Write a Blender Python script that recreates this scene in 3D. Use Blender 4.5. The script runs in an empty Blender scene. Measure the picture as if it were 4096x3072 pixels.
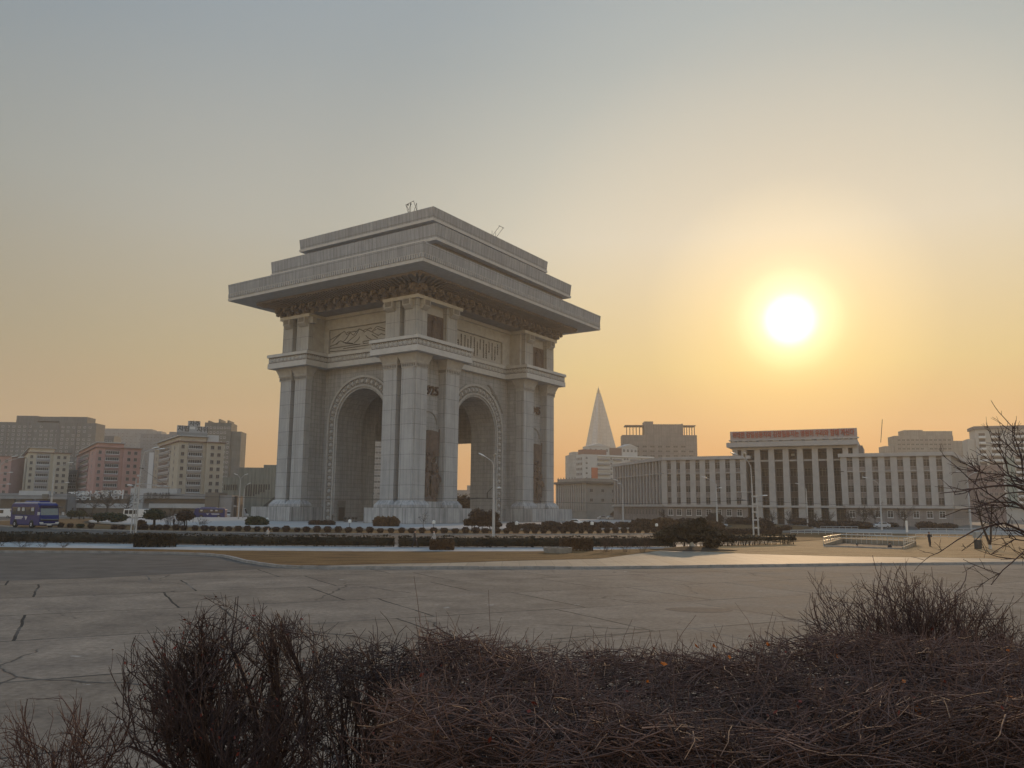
import bpy, bmesh, math, random
import numpy as np
from mathutils import Matrix, Vector
R = math.radians
random.seed(7)
rng = np.random.default_rng(11)
SC = bpy.context.scene
COL = SC.collection

# ------------------------------------------------------------------ camera, sky, sun, exposure
F_PX, PITCH, ROLL, CAM_H = 3251.09, 0.151477, 0.0083668, 4.0      # focal length in 4096-px photo pixels
cam = bpy.data.cameras.new('camera')
cam.sensor_width = 36.0
cam.lens = 36.0 * F_PX / 4096.0
cam.clip_start, cam.clip_end = 0.05, 9000.0
camo = bpy.data.objects.new('camera', cam)
COL.objects.link(camo)
camo.matrix_world = Matrix.Translation((0, 0, CAM_H)) @ Matrix.Rotation(math.pi / 2 + PITCH, 4, 'X') @ Matrix.Rotation(ROLL, 4, 'Z')
SC.camera = camo

SUN_AZ, SUN_EL = R(19.26), R(12.6)
SUN_DIR = Vector((math.sin(SUN_AZ) * math.cos(SUN_EL), math.cos(SUN_AZ) * math.cos(SUN_EL), math.sin(SUN_EL)))
sun = bpy.data.lights.new('sun', 'SUN')
sun.energy = 2.6
sun.angle = R(1.0)
sun.color = (1.0, 0.66, 0.36)
suno = bpy.data.objects.new('sun', sun)
COL.objects.link(suno)
suno.rotation_euler = SUN_DIR.to_track_quat('Z', 'Y').to_euler()
suno.location = (40, 120, 60)

SC.view_settings.view_transform = 'Standard'
SC.view_settings.look = 'None'
SC.view_settings.exposure = 0.0
SC.view_settings.gamma = 1.0
SC.view_settings.use_curve_mapping = False
SC.cycles.use_denoising = True
SC.cycles.max_bounces = 6
SC.cycles.diffuse_bounces = 2
SC.cycles.volume_bounces = 0
SC.cycles.caustics_reflective = False
SC.cycles.caustics_refractive = False


def nd(nt, typ, **kw):
    n = nt.nodes.new('ShaderNode' + typ)
    for k, v in kw.items():
        if k.startswith('i_'):
            key = k[2:]
            n.inputs[int(key) if key.isdigit() else key].default_value = v
        else:
            setattr(n, k, v)
    return n


def lk(nt, a, b):
    nt.links.new(a, b)


def ramp(nt, stops, fac=None, interp='LINEAR'):
    n = nt.nodes.new('ShaderNodeValToRGB')
    cr = n.color_ramp
    cr.interpolation = interp
    while len(cr.elements) < len(stops):
        cr.elements.new(0.5)
    for e, (p, c) in zip(cr.elements, stops):
        e.position = p
        e.color = (c[0], c[1], c[2], 1)
    if fac is not None:
        lk(nt, fac, n.inputs[0])
    return n


def srgb(r, g, b):
    f = lambda c: (c / 255 / 12.92) if c / 255 <= 0.04045 else ((c / 255 + 0.055) / 1.055) ** 2.4
    return (f(r), f(g), f(b))


def make_world():
    w = bpy.data.worlds.new('World')
    SC.world = w
    w.use_nodes = True
    nt = w.node_tree
    bg = nt.nodes['Background']
    out = nt.nodes['World Output']
    sky = nd(nt, 'TexSky', sky_type='NISHITA', sun_disc=False, sun_elevation=SUN_EL, sun_rotation=SUN_AZ,
             air_density=1.0, dust_density=4.0, ozone_density=1.0, altitude=50)
    cap = nd(nt, 'MixRGB', blend_type='DARKEN', i_0=1.0)      # the smog swallows the clear sky's own glare round the sun
    cap.inputs[2].default_value = (1.6, 1.5, 1.3, 1)
    lk(nt, sky.outputs[0], cap.inputs[1])
    lk(nt, cap.outputs[0], bg.inputs[0])
    bg.inputs[1].default_value = 0.05
    # milky winter smog in front of the clear sky: its own radiance, by elevation and by angle from the sun
    tc = nd(nt, 'TexCoord')
    nrm = nd(nt, 'VectorMath', operation='NORMALIZE')
    lk(nt, tc.outputs['Generated'], nrm.inputs[0])
    dot = nd(nt, 'VectorMath', operation='DOT_PRODUCT')
    lk(nt, nrm.outputs[0], dot.inputs[0])
    dot.inputs[1].default_value = SUN_DIR
    th = nd(nt, 'Math', operation='ARCCOSINE', use_clamp=False)
    lk(nt, dot.outputs['Value'], th.inputs[0])
    thn = nd(nt, 'Math', operation='DIVIDE', i_1=1.4)
    lk(nt, th.outputs[0], thn.inputs[0])
    sep = nd(nt, 'SeparateXYZ')
    lk(nt, nrm.outputs[0], sep.inputs[0])
    el = nd(nt, 'Math', operation='MULTIPLY_ADD', i_1=1.2, i_2=0.1)
    lk(nt, sep.outputs[2], el.inputs[0])
    # away from the sun / towards the sun, by elevation (0.083 = horizon, 0.6 = 25 deg, ~0.93 = 44 deg)
    ra = ramp(nt, SKY_FAR, el.outputs[0])
    rb = ramp(nt, SKY_NEAR, el.outputs[0])
    fm = ramp(nt, [(0.0, (1, 1, 1)), (0.16, (.85, .85, .85)), (0.42, (.33, .33, .33)), (0.75, (0, 0, 0))], thn.outputs[0], 'EASE')
    mx = nd(nt, 'MixRGB')
    lk(nt, fm.outputs[0], mx.inputs[0])
    lk(nt, ra.outputs[0], mx.inputs[1])
    lk(nt, rb.outputs[0], mx.inputs[2])
    au = ramp(nt, SKY_AUREOLE, thn.outputs[0])
    ad = nd(nt, 'MixRGB', blend_type='ADD', i_0=1.0)
    lk(nt, mx.outputs[0], ad.inputs[1])
    lk(nt, au.outputs[0], ad.inputs[2])
    bk = ramp(nt, [(0.72, (1, 1, 1)), (1.1 / 1.15, SKY_BACK_FILL)], thn.outputs[0], 'EASE')
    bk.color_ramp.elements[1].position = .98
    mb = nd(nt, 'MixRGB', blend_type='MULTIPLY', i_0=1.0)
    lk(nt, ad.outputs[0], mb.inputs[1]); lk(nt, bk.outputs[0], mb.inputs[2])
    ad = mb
    bg2 = nd(nt, 'Background', i_1=1.0)
    lk(nt, ad.outputs[0], bg2.inputs[0])
    # the sun itself, blown out behind the smog
    dk = ramp(nt, [(0.0, (1, 1, 1)), (0.011, (1, 1, 1)), (0.017, (.4, .4, .4)), (0.024, (.12, .12, .12)), (0.045, (0, 0, 0))], thn.outputs[0])
    bg3 = nd(nt, 'Background', i_0=(1.0, .93, .72, 1))
    ms = nd(nt, 'Math', operation='MULTIPLY', i_1=2.2)
    lk(nt, dk.outputs[0], ms.inputs[0])
    lk(nt, ms.outputs[0], bg3.inputs[1])
    a1 = nd(nt, 'AddShader'); a2 = nd(nt, 'AddShader')
    lk(nt, bg.outputs[0], a1.inputs[0]); lk(nt, bg2.outputs[0], a1.inputs[1])
    lk(nt, a1.outputs[0], a2.inputs[0]); lk(nt, bg3.outputs[0], a2.inputs[1])
    lk(nt, a2.outputs[0], out.inputs[0])


SKY_BACK_FILL = (3.35, 3.35, 3.45)                                  # sky behind the camera raised as added fill for the shaded arch
SKY_FAR = [(0.06, (.38, .23, .075)), (0.16, (.37, .235, .085)), (0.33, (.28, .24, .155)), (0.52, (.225, .25, .24)), (0.75, (.125, .195, .265)), (1.0, (.085, .155, .245))]
SKY_NEAR = [(0.06, (.76, .23, .01)), (0.16, (.73, .27, .01)), (0.3, (.71, .53, .20)), (0.48, (.66, .61, .49)), (0.7, (.43, .46, .44)), (1.0, (.37, .43, .47))]
SKY_AUREOLE = [(0.0, (.94, .74, .40)), (0.03, (.56, .41, .13)), (0.06, (.34, .20, .03)), (0.12, (.12, .06, .0)), (0.25, (.01, .01, 0)), (0.5, (0, 0, 0))]
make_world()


# ------------------------------------------------------------------ survey helpers: photo pixel -> point of the place
def ray(u, v):
    u -= 2048.0; v -= 1536.0
    c, s = math.cos(ROLL), math.sin(ROLL)
    uu = u * c + v * s; vv = -u * s + v * c
    zc = -vv / F_PX
    return uu / F_PX, math.cos(PITCH) - zc * math.sin(PITCH), math.sin(PITCH) + zc * math.cos(PITCH)


def sstep(a, b, x):
    t = np.clip((x - a) / (b - a), 0, 1)
    return t * t * (3 - 2 * t)


def gz(x, y):                                   # level ground
    return 0.0 * np.asarray(x, float)


def gp(u, v, z=None):                           # where the sight line meets height z (or the ground)
    d = ray(u, v)
    if z is not None:
        k = (z - CAM_H) / d[2]
        return d[0] * k, d[1] * k
    zz = 0.0
    for _ in range(12):
        k = (zz - CAM_H) / d[2]
        zz = 0.5 * zz + 0.5 * float(gz(d[0] * k, d[1] * k))
    return d[0] * k, d[1] * k


def at(u, v, Y):                                # where the sight line is Y metres ahead
    d = ray(u, v); k = Y / d[1]
    return d[0] * k, Y, CAM_H + d[2] * k


Z1 = lambda x, y: (x / 2.553, 1600 + y / 2.553)
Z2 = lambda x, y: (500 + x / 2.765, 1650 + y / 2.765)
Z3 = lambda x, y: (900 + x / 2.765, 1980 + y / 2.765)
Z4 = lambda x, y: (1600 + x / 2.765, 1980 + y / 2.765)
Z5 = lambda x, y: (2200 + x / 2.553, 1500 + y / 2.553)
Z6 = lambda x, y: (2800 + x / 2.766, 1650 + y / 2.766)
Z7 = lambda x, y: (3400 + x / 2.552, 1650 + y / 2.552)


# ------------------------------------------------------------------ objects
def tag(o, label=None, cat=None, group=None, kind=None):
    if label: o['label'] = label
    if cat: o['category'] = cat
    if group: o['group'] = group
    if kind: o['kind'] = kind
    return o


def empty(name, loc=(0, 0, 0), rz=0.0, label=None, cat=None, group=None):
    o = bpy.data.objects.new(name, None)
    o.empty_display_size = 0.3
    COL.objects.link(o)
    o.location = loc
    o.rotation_euler = (0, 0, rz)
    return tag(o, label, cat, group)


def link(name, mesh, parent=None, loc=(0, 0, 0), rz=0.0):
    o = bpy.data.objects.new(name, mesh)
    COL.objects.link(o)
    if parent is not None: o.parent = parent
    o.location = loc
    o.rotation_euler = (0, 0, rz)
    return o


def copy_tree(o, parent=None):
    c = o.copy(); COL.objects.link(c)
    c.parent = parent
    for ch in list(o.children): copy_tree(ch, c)
    return c


def mesh_np(name, V, Fs, mat, smooth=False):
    me = bpy.data.meshes.new(name)
    V = np.asarray(V, np.float32); Fs = np.asarray(Fs, np.int32)
    n, k = Fs.shape
    me.vertices.add(len(V)); me.vertices.foreach_set('co', V.ravel())
    me.loops.add(n * k); me.loops.foreach_set('vertex_index', Fs.ravel())
    me.polygons.add(n); me.polygons.foreach_set('loop_start', np.arange(0, n * k, k, dtype=np.int32))
    try: me.polygons.foreach_set('loop_total', np.full(n, k, np.int32))
    except Exception: pass
    if smooth: me.polygons.foreach_set('use_smooth', np.ones(n, bool))
    me.update(calc_edges=True)
    if mat: me.materials.append(mat)
    return me


class MB:
    def __init__(s): s.v = []; s.f = []

    def add(s, vs, fs):
        b = len(s.v); s.v += [tuple(p) for p in vs]; s.f += [tuple(i + b for i in f) for f in fs]; return s

    def box(s, x0, x1, y0, y1, z0, z1):
        return s.fr(x0, x1, y0, y1, z0, x0, x1, y0, y1, z1)

    def fr(s, x0, x1, y0, y1, z0, X0, X1, Y0, Y1, z1):
        return s.add([(x0, y0, z0), (x1, y0, z0), (x1, y1, z0), (x0, y1, z0), (X0, Y0, z1), (X1, Y0, z1), (X1, Y1, z1), (X0, Y1, z1)],
                     [(3, 2, 1, 0), (4, 5, 6, 7), (0, 1, 5, 4), (1, 2, 6, 5), (2, 3, 7, 6), (3, 0, 4, 7)])

    def hex8(s, p):                              # eight corners: bottom ring then top ring
        return s.add(p, [(3, 2, 1, 0), (4, 5, 6, 7), (0, 1, 5, 4), (1, 2, 6, 5), (2, 3, 7, 6), (3, 0, 4, 7)])

    def prism(s, poly, z0, z1, axes='xyz'):      # polygon (CCW) extruded; axes: where (a, b, extrude) go
        idx = ['xyz'.index(c) for c in axes]
        def P(a, b, c):
            q = [0, 0, 0]; q[idx[0]] = a; q[idx[1]] = b; q[idx[2]] = c; return q
        n = len(poly)
        vs = [P(a, b, z0) for a, b in poly] + [P(a, b, z1) for a, b in poly]
        fs = [tuple(range(n))[::-1], tuple(range(n, 2 * n))] + [(i, (i + 1) % n, n + (i + 1) % n, n + i) for i in range(n)]
        return s.add(vs, fs)

    def tube(s, pts, rads, n=6):
        pts = [Vector(p) for p in pts]
        if not hasattr(rads, '__len__'): rads = [rads] * len(pts)
        vs = []
        for i, p in enumerate(pts):
            t = (pts[min(i + 1, len(pts) - 1)] - pts[max(i - 1, 0)]).normalized()
            a = t.cross(Vector((0, 0, 1)) if abs(t.z) < .9 else Vector((1, 0, 0))).normalized(); b = t.cross(a)
            vs += [p + rads[i] * (a * math.cos(2 * math.pi * k / n) + b * math.sin(2 * math.pi * k / n)) for k in range(n)]
        fs = [(i * n + k, i * n + (k + 1) % n, (i + 1) * n + (k + 1) % n, (i + 1) * n + k) for i in range(len(pts) - 1) for k in range(n)]
        fs += [tuple(range(n))[::-1], tuple((len(pts) - 1) * n + k for k in range(n))]
        return s.add(vs, fs)

    def lathe(s, prof, n=12, c=(0, 0, 0), sx=1, sy=1):
        vs = [(c[0] + sx * r * math.cos(2 * math.pi * k / n), c[1] + sy * r * math.sin(2 * math.pi * k / n), c[2] + z) for r, z in prof for k in range(n)]
        m = len(prof)
        fs = [(i * n + k, i * n + (k + 1) % n, (i + 1) * n + (k + 1) % n, (i + 1) * n + k) for i in range(m - 1) for k in range(n)]
        fs += [tuple(range(n))[::-1], tuple((m - 1) * n + k for k in range(n))]
        return s.add(vs, fs)

    def mesh(s, name, mat, smooth=False):
        me = bpy.data.meshes.new(name)
        me.from_pydata(s.v, [], s.f); me.update()
        bm = bmesh.new(); bm.from_mesh(me); bmesh.ops.recalc_face_normals(bm, faces=bm.faces); bm.to_mesh(me); bm.free()
        if smooth:
            for p in me.polygons: p.use_smooth = True
        if mat: me.materials.append(mat)
        return me

    def build(s, name, mat, parent=None, loc=(0, 0, 0), rz=0.0, smooth=False):
        return link(name, s.mesh(name, mat, smooth), parent, loc, rz)


def text_mesh(body, size, extrude, mat, align='CENTER', line=1.0, offset=0.0):
    c = bpy.data.curves.new('lettering', 'FONT')
    c.body = body; c.size = size; c.extrude = extrude; c.align_x = align; c.align_y = 'CENTER'; c.space_line = line; c.offset = offset
    c.resolution_u = 3
    o = bpy.data.objects.new('lettering', c); COL.objects.link(o)
    dg = bpy.context.evaluated_depsgraph_get()
    me = bpy.data.meshes.new_from_object(o.evaluated_get(dg))
    bpy.data.objects.remove(o); bpy.data.curves.remove(c)
    me.materials.clear(); me.materials.append(mat)
    # lay it upright: text x -> x, text y -> z, facing -y
    me.transform(Matrix.Rotation(math.pi / 2, 4, 'X'))
    return me


# ------------------------------------------------------------------ twigs and leaves (vectorised)
def twig_paths(P0, D, L, k=5, wander=0.25, lift=0.0):
    n = len(P0)
    D = D / np.linalg.norm(D, axis=1, keepdims=True)
    P = np.zeros((n, k, 3)); P[:, 0] = P0
    d = D.copy()
    for i in range(1, k):
        d = d + rng.normal(0, wander, (n, 3)); d[:, 2] += lift
        d /= np.linalg.norm(d, axis=1, keepdims=True)
        P[:, i] = P[:, i - 1] + d * (L / (k - 1))[:, None]
    return P


def twig_mesh(groups, name, mat, sides=3):
    VV = []; FF = []; base = 0
    for P, r0, r1 in groups:
        n, k, _ = P.shape
        rad = (np.asarray(r0).reshape(-1, 1) * (1 - np.linspace(0, 1, k)) + np.asarray(r1).reshape(-1, 1) * np.linspace(0, 1, k))
        rad = np.broadcast_to(rad, (n, k))
        T = np.gradient(P, axis=1); T /= np.linalg.norm(T, axis=2, keepdims=True) + 1e-9
        ref = np.where(np.abs(T[:, :, 2:3]) < .9, np.array([0, 0, 1.0]), np.array([1.0, 0, 0]))
        A = np.cross(T, ref); A /= np.linalg.norm(A, axis=2, keepdims=True) + 1e-9
        B = np.cross(T, A)
        an = 2 * np.pi * np.arange(sides) / sides
        V = P[:, :, None] + rad[:, :, None, None] * (A[:, :, None] * np.cos(an)[:, None] + B[:, :, None] * np.sin(an)[:, None])
        VV.append(V.reshape(-1, 3))
        idx = np.arange(n * k * sides).reshape(n, k, sides) + base
        a = idx[:, :-1]; b = np.roll(a, -1, axis=2); c = np.roll(idx[:, 1:], -1, axis=2); d = idx[:, 1:]
        FF.append(np.stack([a, b, c, d], -1).reshape(-1, 4))
        base += n * k * sides
    return mesh_np(name, np.concatenate(VV), np.concatenate(FF), mat, True)


def sprout(P, count, lo=0.25, spread=0.8, lmin=.1, lmax=.3, lift=0.1, k=4, wander=.25, up=0.0):
    n, kk, _ = P.shape
    i = rng.integers(0, n, count); t = rng.uniform(lo, 1, count) * (kk - 1)
    j = np.minimum(t.astype(int), kk - 2); fr = (t - j)[:, None]
    p = P[i, j] * (1 - fr) + P[i, j + 1] * fr
    d = P[i, j + 1] - P[i, j]; d /= np.linalg.norm(d, axis=1, keepdims=True) + 1e-9
    d = d + rng.normal(0, spread, (count, 3)); d[:, 2] += up
    return twig_paths(p, d, rng.uniform(lmin, lmax, count), k, wander, lift)


def leaf_quads(C, size, flat=0.0):
    n = len(C)
    a = rng.normal(0, 1, (n, 3)); a /= np.linalg.norm(a, axis=1, keepdims=True)
    b = rng.normal(0, 1, (n, 3)); b[:, 2] *= (1 - flat)
    b = b - (a * b).sum(1, keepdims=True) * a; b /= np.linalg.norm(b, axis=1, keepdims=True)
    s = (size * rng.uniform(.6, 1.4, n))[:, None]
    V = np.stack([C - a * s, C + b * s * .55, C + a * s, C - b * s * .55], 1).reshape(-1, 3)
    return V, np.arange(4 * n).reshape(n, 4)


def leaf_mesh(C, size, name, mat, core=None):
    V, Fq = leaf_quads(np.asarray(C, float), size)
    if core is not None:                          # extra quads (dark inner mass)
        cv, cf = core
        Fq = np.concatenate([Fq, np.asarray(cf) + len(V)]); V = np.concatenate([V, cv])
    return mesh_np(name, V, Fq, mat)


def blob_core(c, r, n=10, m=6, seed=0):
    g = np.random.default_rng(seed)
    th = np.linspace(0, 2 * np.pi, n, endpoint=False); ph = np.linspace(-np.pi / 2 + .2, np.pi / 2 - .2, m)
    V = np.array([[c[0] + r[0] * math.cos(p) * math.cos(t), c[1] + r[1] * math.cos(p) * math.sin(t), c[2] + r[2] * math.sin(p)] for p in ph for t in th])
    V += g.normal(0, .05 * min(r), V.shape)
    Fq = [(i * n + k, i * n + (k + 1) % n, (i + 1) * n + (k + 1) % n, (i + 1) * n + k) for i in range(m - 1) for k in range(n)]
    return V, np.array(Fq)


def blob_points(c, r, n, shell=.35):
    d = rng.normal(0, 1, (n, 3)); d /= np.linalg.norm(d, axis=1, keepdims=True)
    rr = 1 - shell * rng.random(n) ** 1.5 + rng.normal(0, .04, n)
    lump = 1 + .09 * np.sin(5 * d[:, 0] + c[0]) * np.sin(6 * d[:, 1] + 1.3) + .07 * np.sin(9 * d[:, 2] + d[:, 0] * 7)
    return np.array(c) + d * (rr * lump)[:, None] * np.array(r)


# ------------------------------------------------------------------ materials
def principled(name, rough=.8, spec=.3):
    m = bpy.data.materials.new(name); m.use_nodes = True
    nt = m.node_tree; b = nt.nodes['Principled BSDF']
    b.inputs['Roughness'].default_value = rough
    b.inputs['Specular IOR Level'].default_value = spec
    return m, nt, b


def flat(name, col, rough=.8, spec=.3, var=.18, scale=3.0, metal=0.0, bump=0.0, stretch=(1, 1, 1)):
    m, nt, b = principled(name, rough, spec)
    tc = nd(nt, 'TexCoord'); mp = nd(nt, 'Mapping'); mp.inputs['Scale'].default_value = stretch
    lk(nt, tc.outputs['Object'], mp.inputs[0])
    n1 = nd(nt, 'TexNoise', i_Scale=scale, i_Detail=6.0, i_Roughness=.6); lk(nt, mp.outputs[0], n1.inputs['Vector'])
    lo = [c * (1 - var) for c in col]; hi = [min(1, c * (1 + var)) for c in col]
    r = ramp(nt, [(.3, lo), (.7, hi)], n1.outputs['Fac'])
    lk(nt, r.outputs[0], b.inputs['Base Color'])
    b.inputs['Metallic'].default_value = metal
    if bump:
        bp = nd(nt, 'Bump', i_Strength=bump, i_Distance=.05); lk(nt, n1.outputs['Fac'], bp.inputs['Height']); lk(nt, bp.outputs[0], b.inputs['Normal'])
    return m


def wall_uv(nt):                                  # object space: along the wall, up
    tc = nd(nt, 'TexCoord'); sp = nd(nt, 'SeparateXYZ'); lk(nt, tc.outputs['Object'], sp.inputs[0])
    sn = nd(nt, 'SeparateXYZ'); lk(nt, tc.outputs['Normal'], sn.inputs[0])
    ax = nd(nt, 'Math', operation='ABSOLUTE'); lk(nt, sn.outputs[0], ax.inputs[0])
    gt = nd(nt, 'Math', operation='GREATER_THAN', i_1=.6); lk(nt, ax.outputs[0], gt.inputs[0])
    mx = nd(nt, 'Mix', data_type='FLOAT'); lk(nt, gt.outputs[0], mx.inputs[0]); lk(nt, sp.outputs[0], mx.inputs[2]); lk(nt, sp.outputs[1], mx.inputs[3])
    cb = nd(nt, 'CombineXYZ'); lk(nt, mx.outputs[0], cb.inputs[0]); lk(nt, sp.outputs[2], cb.inputs[1])
    return tc, cb.outputs[0]


def stone(name, col, bw=2.4, bh=1.05, mortar=.05, joint=.55, off=.5, streak=.25, var=.1, zoff=0.0, rough=.75):
    m, nt, b = principled(name, rough, .3)
    tc, uv = wall_uv(nt)
    mp = nd(nt, 'Mapping'); mp.inputs['Location'].default_value = (0, zoff, 0); lk(nt, uv, mp.inputs[0])
    br = nd(nt, 'TexBrick', offset=off, i_Scale=1.0)
    br.inputs['Mortar Size'].default_value = mortar; br.inputs['Mortar Smooth'].default_value = .3
    br.inputs['Brick Width'].default_value = bw; br.inputs['Row Height'].default_value = bh
    br.inputs['Color1'].default_value = (*[c * (1 - var * .6) for c in col], 1); br.inputs['Color2'].default_value = (*[min(1, c * (1 + var * .6)) for c in col], 1)
    br.inputs['Mortar'].default_value = (*[c * (1 - joint) for c in col], 1)
    lk(nt, mp.outputs[0], br.inputs['Vector'])
    n1 = nd(nt, 'TexNoise', i_Scale=.35, i_Detail=8.0, i_Roughness=.65); lk(nt, tc.outputs['Object'], n1.inputs['Vector'])
    r1 = ramp(nt, [(.3, (1 - var,) * 3), (.7, (1 + var,) * 3)], n1.outputs['Fac'])
    m1 = nd(nt, 'MixRGB', blend_type='MULTIPLY', i_0=1.0); lk(nt, br.outputs[0], m1.inputs[1]); lk(nt, r1.outputs[0], m1.inputs[2])
    ms = nd(nt, 'Mapping'); ms.inputs['Scale'].default_value = (1.6, 1.6, .09); lk(nt, tc.outputs['Object'], ms.inputs[0])
    n2 = nd(nt, 'TexNoise', i_Scale=1.0, i_Detail=5.0, i_Roughness=.6); lk(nt, ms.outputs[0], n2.inputs['Vector'])
    r2 = ramp(nt, [(.38, (1 - streak, 1 - streak * .95, 1 - streak * .9)), (.6, (1, 1, 1))], n2.outputs['Fac'])
    m2 = nd(nt, 'MixRGB', blend_type='MULTIPLY', i_0=1.0); lk(nt, m1.outputs[0], m2.inputs[1]); lk(nt, r2.outputs[0], m2.inputs[2])
    n3 = nd(nt, 'TexNoise', i_Scale=9.0, i_Detail=3.0); lk(nt, tc.outputs['Object'], n3.inputs['Vector'])
    r3 = ramp(nt, [(.3, (.9, .9, .9)), (.7, (1.08, 1.08, 1.08))], n3.outputs['Fac'])
    m3 = nd(nt, 'MixRGB', blend_type='MULTIPLY', i_0=1.0); lk(nt, m2.outputs[0], m3.inputs[1]); lk(nt, r3.outputs[0], m3.inputs[2])
    lk(nt, m3.outputs[0], b.inputs['Base Color'])
    bp = nd(nt, 'Bump', i_Strength=.35, i_Distance=.06); bp.invert = True
    lk(nt, br.outputs['Fac'], bp.inputs['Height']); lk(nt, bp.outputs[0], b.inputs['Normal'])
    return m


def foliage(name, c1, c2, scale=1.2, rough=.7):
    m, nt, b = principled(name, rough, .15)
    tc = nd(nt, 'TexCoord')
    n1 = nd(nt, 'TexNoise', i_Scale=scale, i_Detail=5.0); lk(nt, tc.outputs['Object'], n1.inputs['Vector'])
    r = ramp(nt, [(.3, c1), (.72, c2)], n1.outputs['Fac']); lk(nt, r.outputs[0], b.inputs['Base Color'])
    return m
# ------------------------------------------------------------------ the triumphal arch
A_YAW, A_C, A_BASE = 0.591075, (-23.928, 221.2266), 0.4265
M_GRAN = stone('pale granite in large courses', (.32, .325, .33), bw=3.2, bh=3.45, mortar=.045, joint=.6, off=.0, zoff=-1.62, streak=.16)
M_WALL = stone('granite ashlar', (.28, .28, .278), bw=2.3, bh=1.06, mortar=.035, joint=.45, streak=.22)
M_SLAB = stone('weathered granite fascia panels', (.27, .278, .29), bw=1.22, bh=30.0, mortar=.05, joint=.5, off=0, streak=.2)
M_PLAIN = flat('dressed granite', (.315, .315, .312), .75, var=.14, scale=.8, bump=.15)
M_TRIM = flat('clean granite edge', (.40, .40, .395), .7, var=.1, scale=.8)
M_SOFF = flat('soffit granite with shade painted in', (.21, .19, .18), .8, var=.14, scale=.5)  # granite darkened for undersides, their shade put into the colour
M_CARVE = flat('darker carved granite', (.16, .155, .15), .85, var=.2, scale=1.5)  # darker tone for carved bands and roof necks
M_GROOVE = flat('carved lines with shade painted in', (.05, .048, .046), .9, var=.2)  # near black that paints the shade inside carved lines
M_BRONZE = flat('dark red granite relief', (.085, .062, .052), .65, .4, var=.3, scale=1.2)
M_FIG = flat('dark bronze digits', (.06, .035, .025), .6, .4, var=.2)
M_PLINTH = stone('stained granite plinth', (.34, .343, .348), bw=3.4, bh=3.5, mortar=.06, joint=.55, off=0, streak=.4, var=.16, zoff=-.02)

e1 = np.array([-math.cos(A_YAW), math.sin(A_YAW)]); e2 = np.array([math.sin(A_YAW), math.cos(A_YAW)])


def a_front(u, v, b):                            # on the face turned to the lawn: (x, z) in the arch's own axes
    d = np.array(ray(u, v)); C = np.array(A_C); k = (C @ e2 - b) / (d[:2] @ e2)
    return float(-((d[:2] * k - C) @ e1)), float(d[2] * k + CAM_H - A_BASE)


def a_right(u, v, a):                            # on the face turned to the sun: (y, z)
    d = np.array(ray(u, v)); C = np.array(A_C); k = (C @ e1 - a) / (d[:2] @ e1)
    return float((d[:2] * k - C) @ e2), float(d[2] * k + CAM_H - A_BASE)


arch = empty('triumphal_arch', (A_C[0], A_C[1], A_BASE), -A_YAW,
             'huge grey granite triumphal arch with stepped roof slabs and dates on its piers', 'triumphal arch')


def outline(o, yw=24.1, xw=17.4, ky=.83, kx=.42):
    q = [(13.15 - o, yw + ky * o), (13.15 - o, 30.8 + o), (23 + o, 30.8 + o), (23 + o, 14.7 - o), (xw + kx * o, 14.7 - o)]
    P = []
    P += [(x, -y) for x, y in q]                 # near right corner, CCW
    P += [(x, y) for x, y in q[::-1]]
    P += [(-x, y) for x, y in q]
    P += [(-x, -y) for x, y in q[::-1]]
    return P


def arch_profile(r, z0, zb=-0.6, n=28):
    return [(-r, zb), (r, zb)] + [(r * math.cos(a), z0 + r * math.sin(a)) for a in np.linspace(0, math.pi, n)]


# walls with the two crossing passages cut out
RF, ZF, RR, ZR = 8.35, 24.5, 8.95, 23.4
def wall_profile(hw, r, z0, n=28):
    return [(-hw, 0), (-r, 0)] + [(r * math.cos(a), z0 + r * math.sin(a)) for a in np.linspace(math.pi, 0, n)] + [(r, 0), (hw, 0), (hw, 38.62), (-hw, 38.62)]
for sg in (-1, 1):
    MB().prism(wall_profile(17.4, RF, ZF), *sorted((sg * 15.0, sg * 24.1)), 'xzy').build('arch_wall', M_WALL, arch)
    MB().prism(wall_profile(15.0, RR, ZR), *sorted((sg * 9.4, sg * 17.4)), 'yzx').build('arch_wall', M_WALL, arch)
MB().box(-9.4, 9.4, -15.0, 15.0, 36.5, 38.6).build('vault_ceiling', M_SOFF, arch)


def fr_o(mb, x0, x1, y0, y1, z0, z1, o0, o1):     # block with outset o0 at the foot and o1 at the head
    x0, x1 = sorted((x0, x1)); y0, y1 = sorted((y0, y1))
    mb.fr(x0 - o0, x1 + o0, y0 - o0, y1 + o0, z0, x0 - o1, x1 + o1, y0 - o1, y1 + o1, z1)


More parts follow.
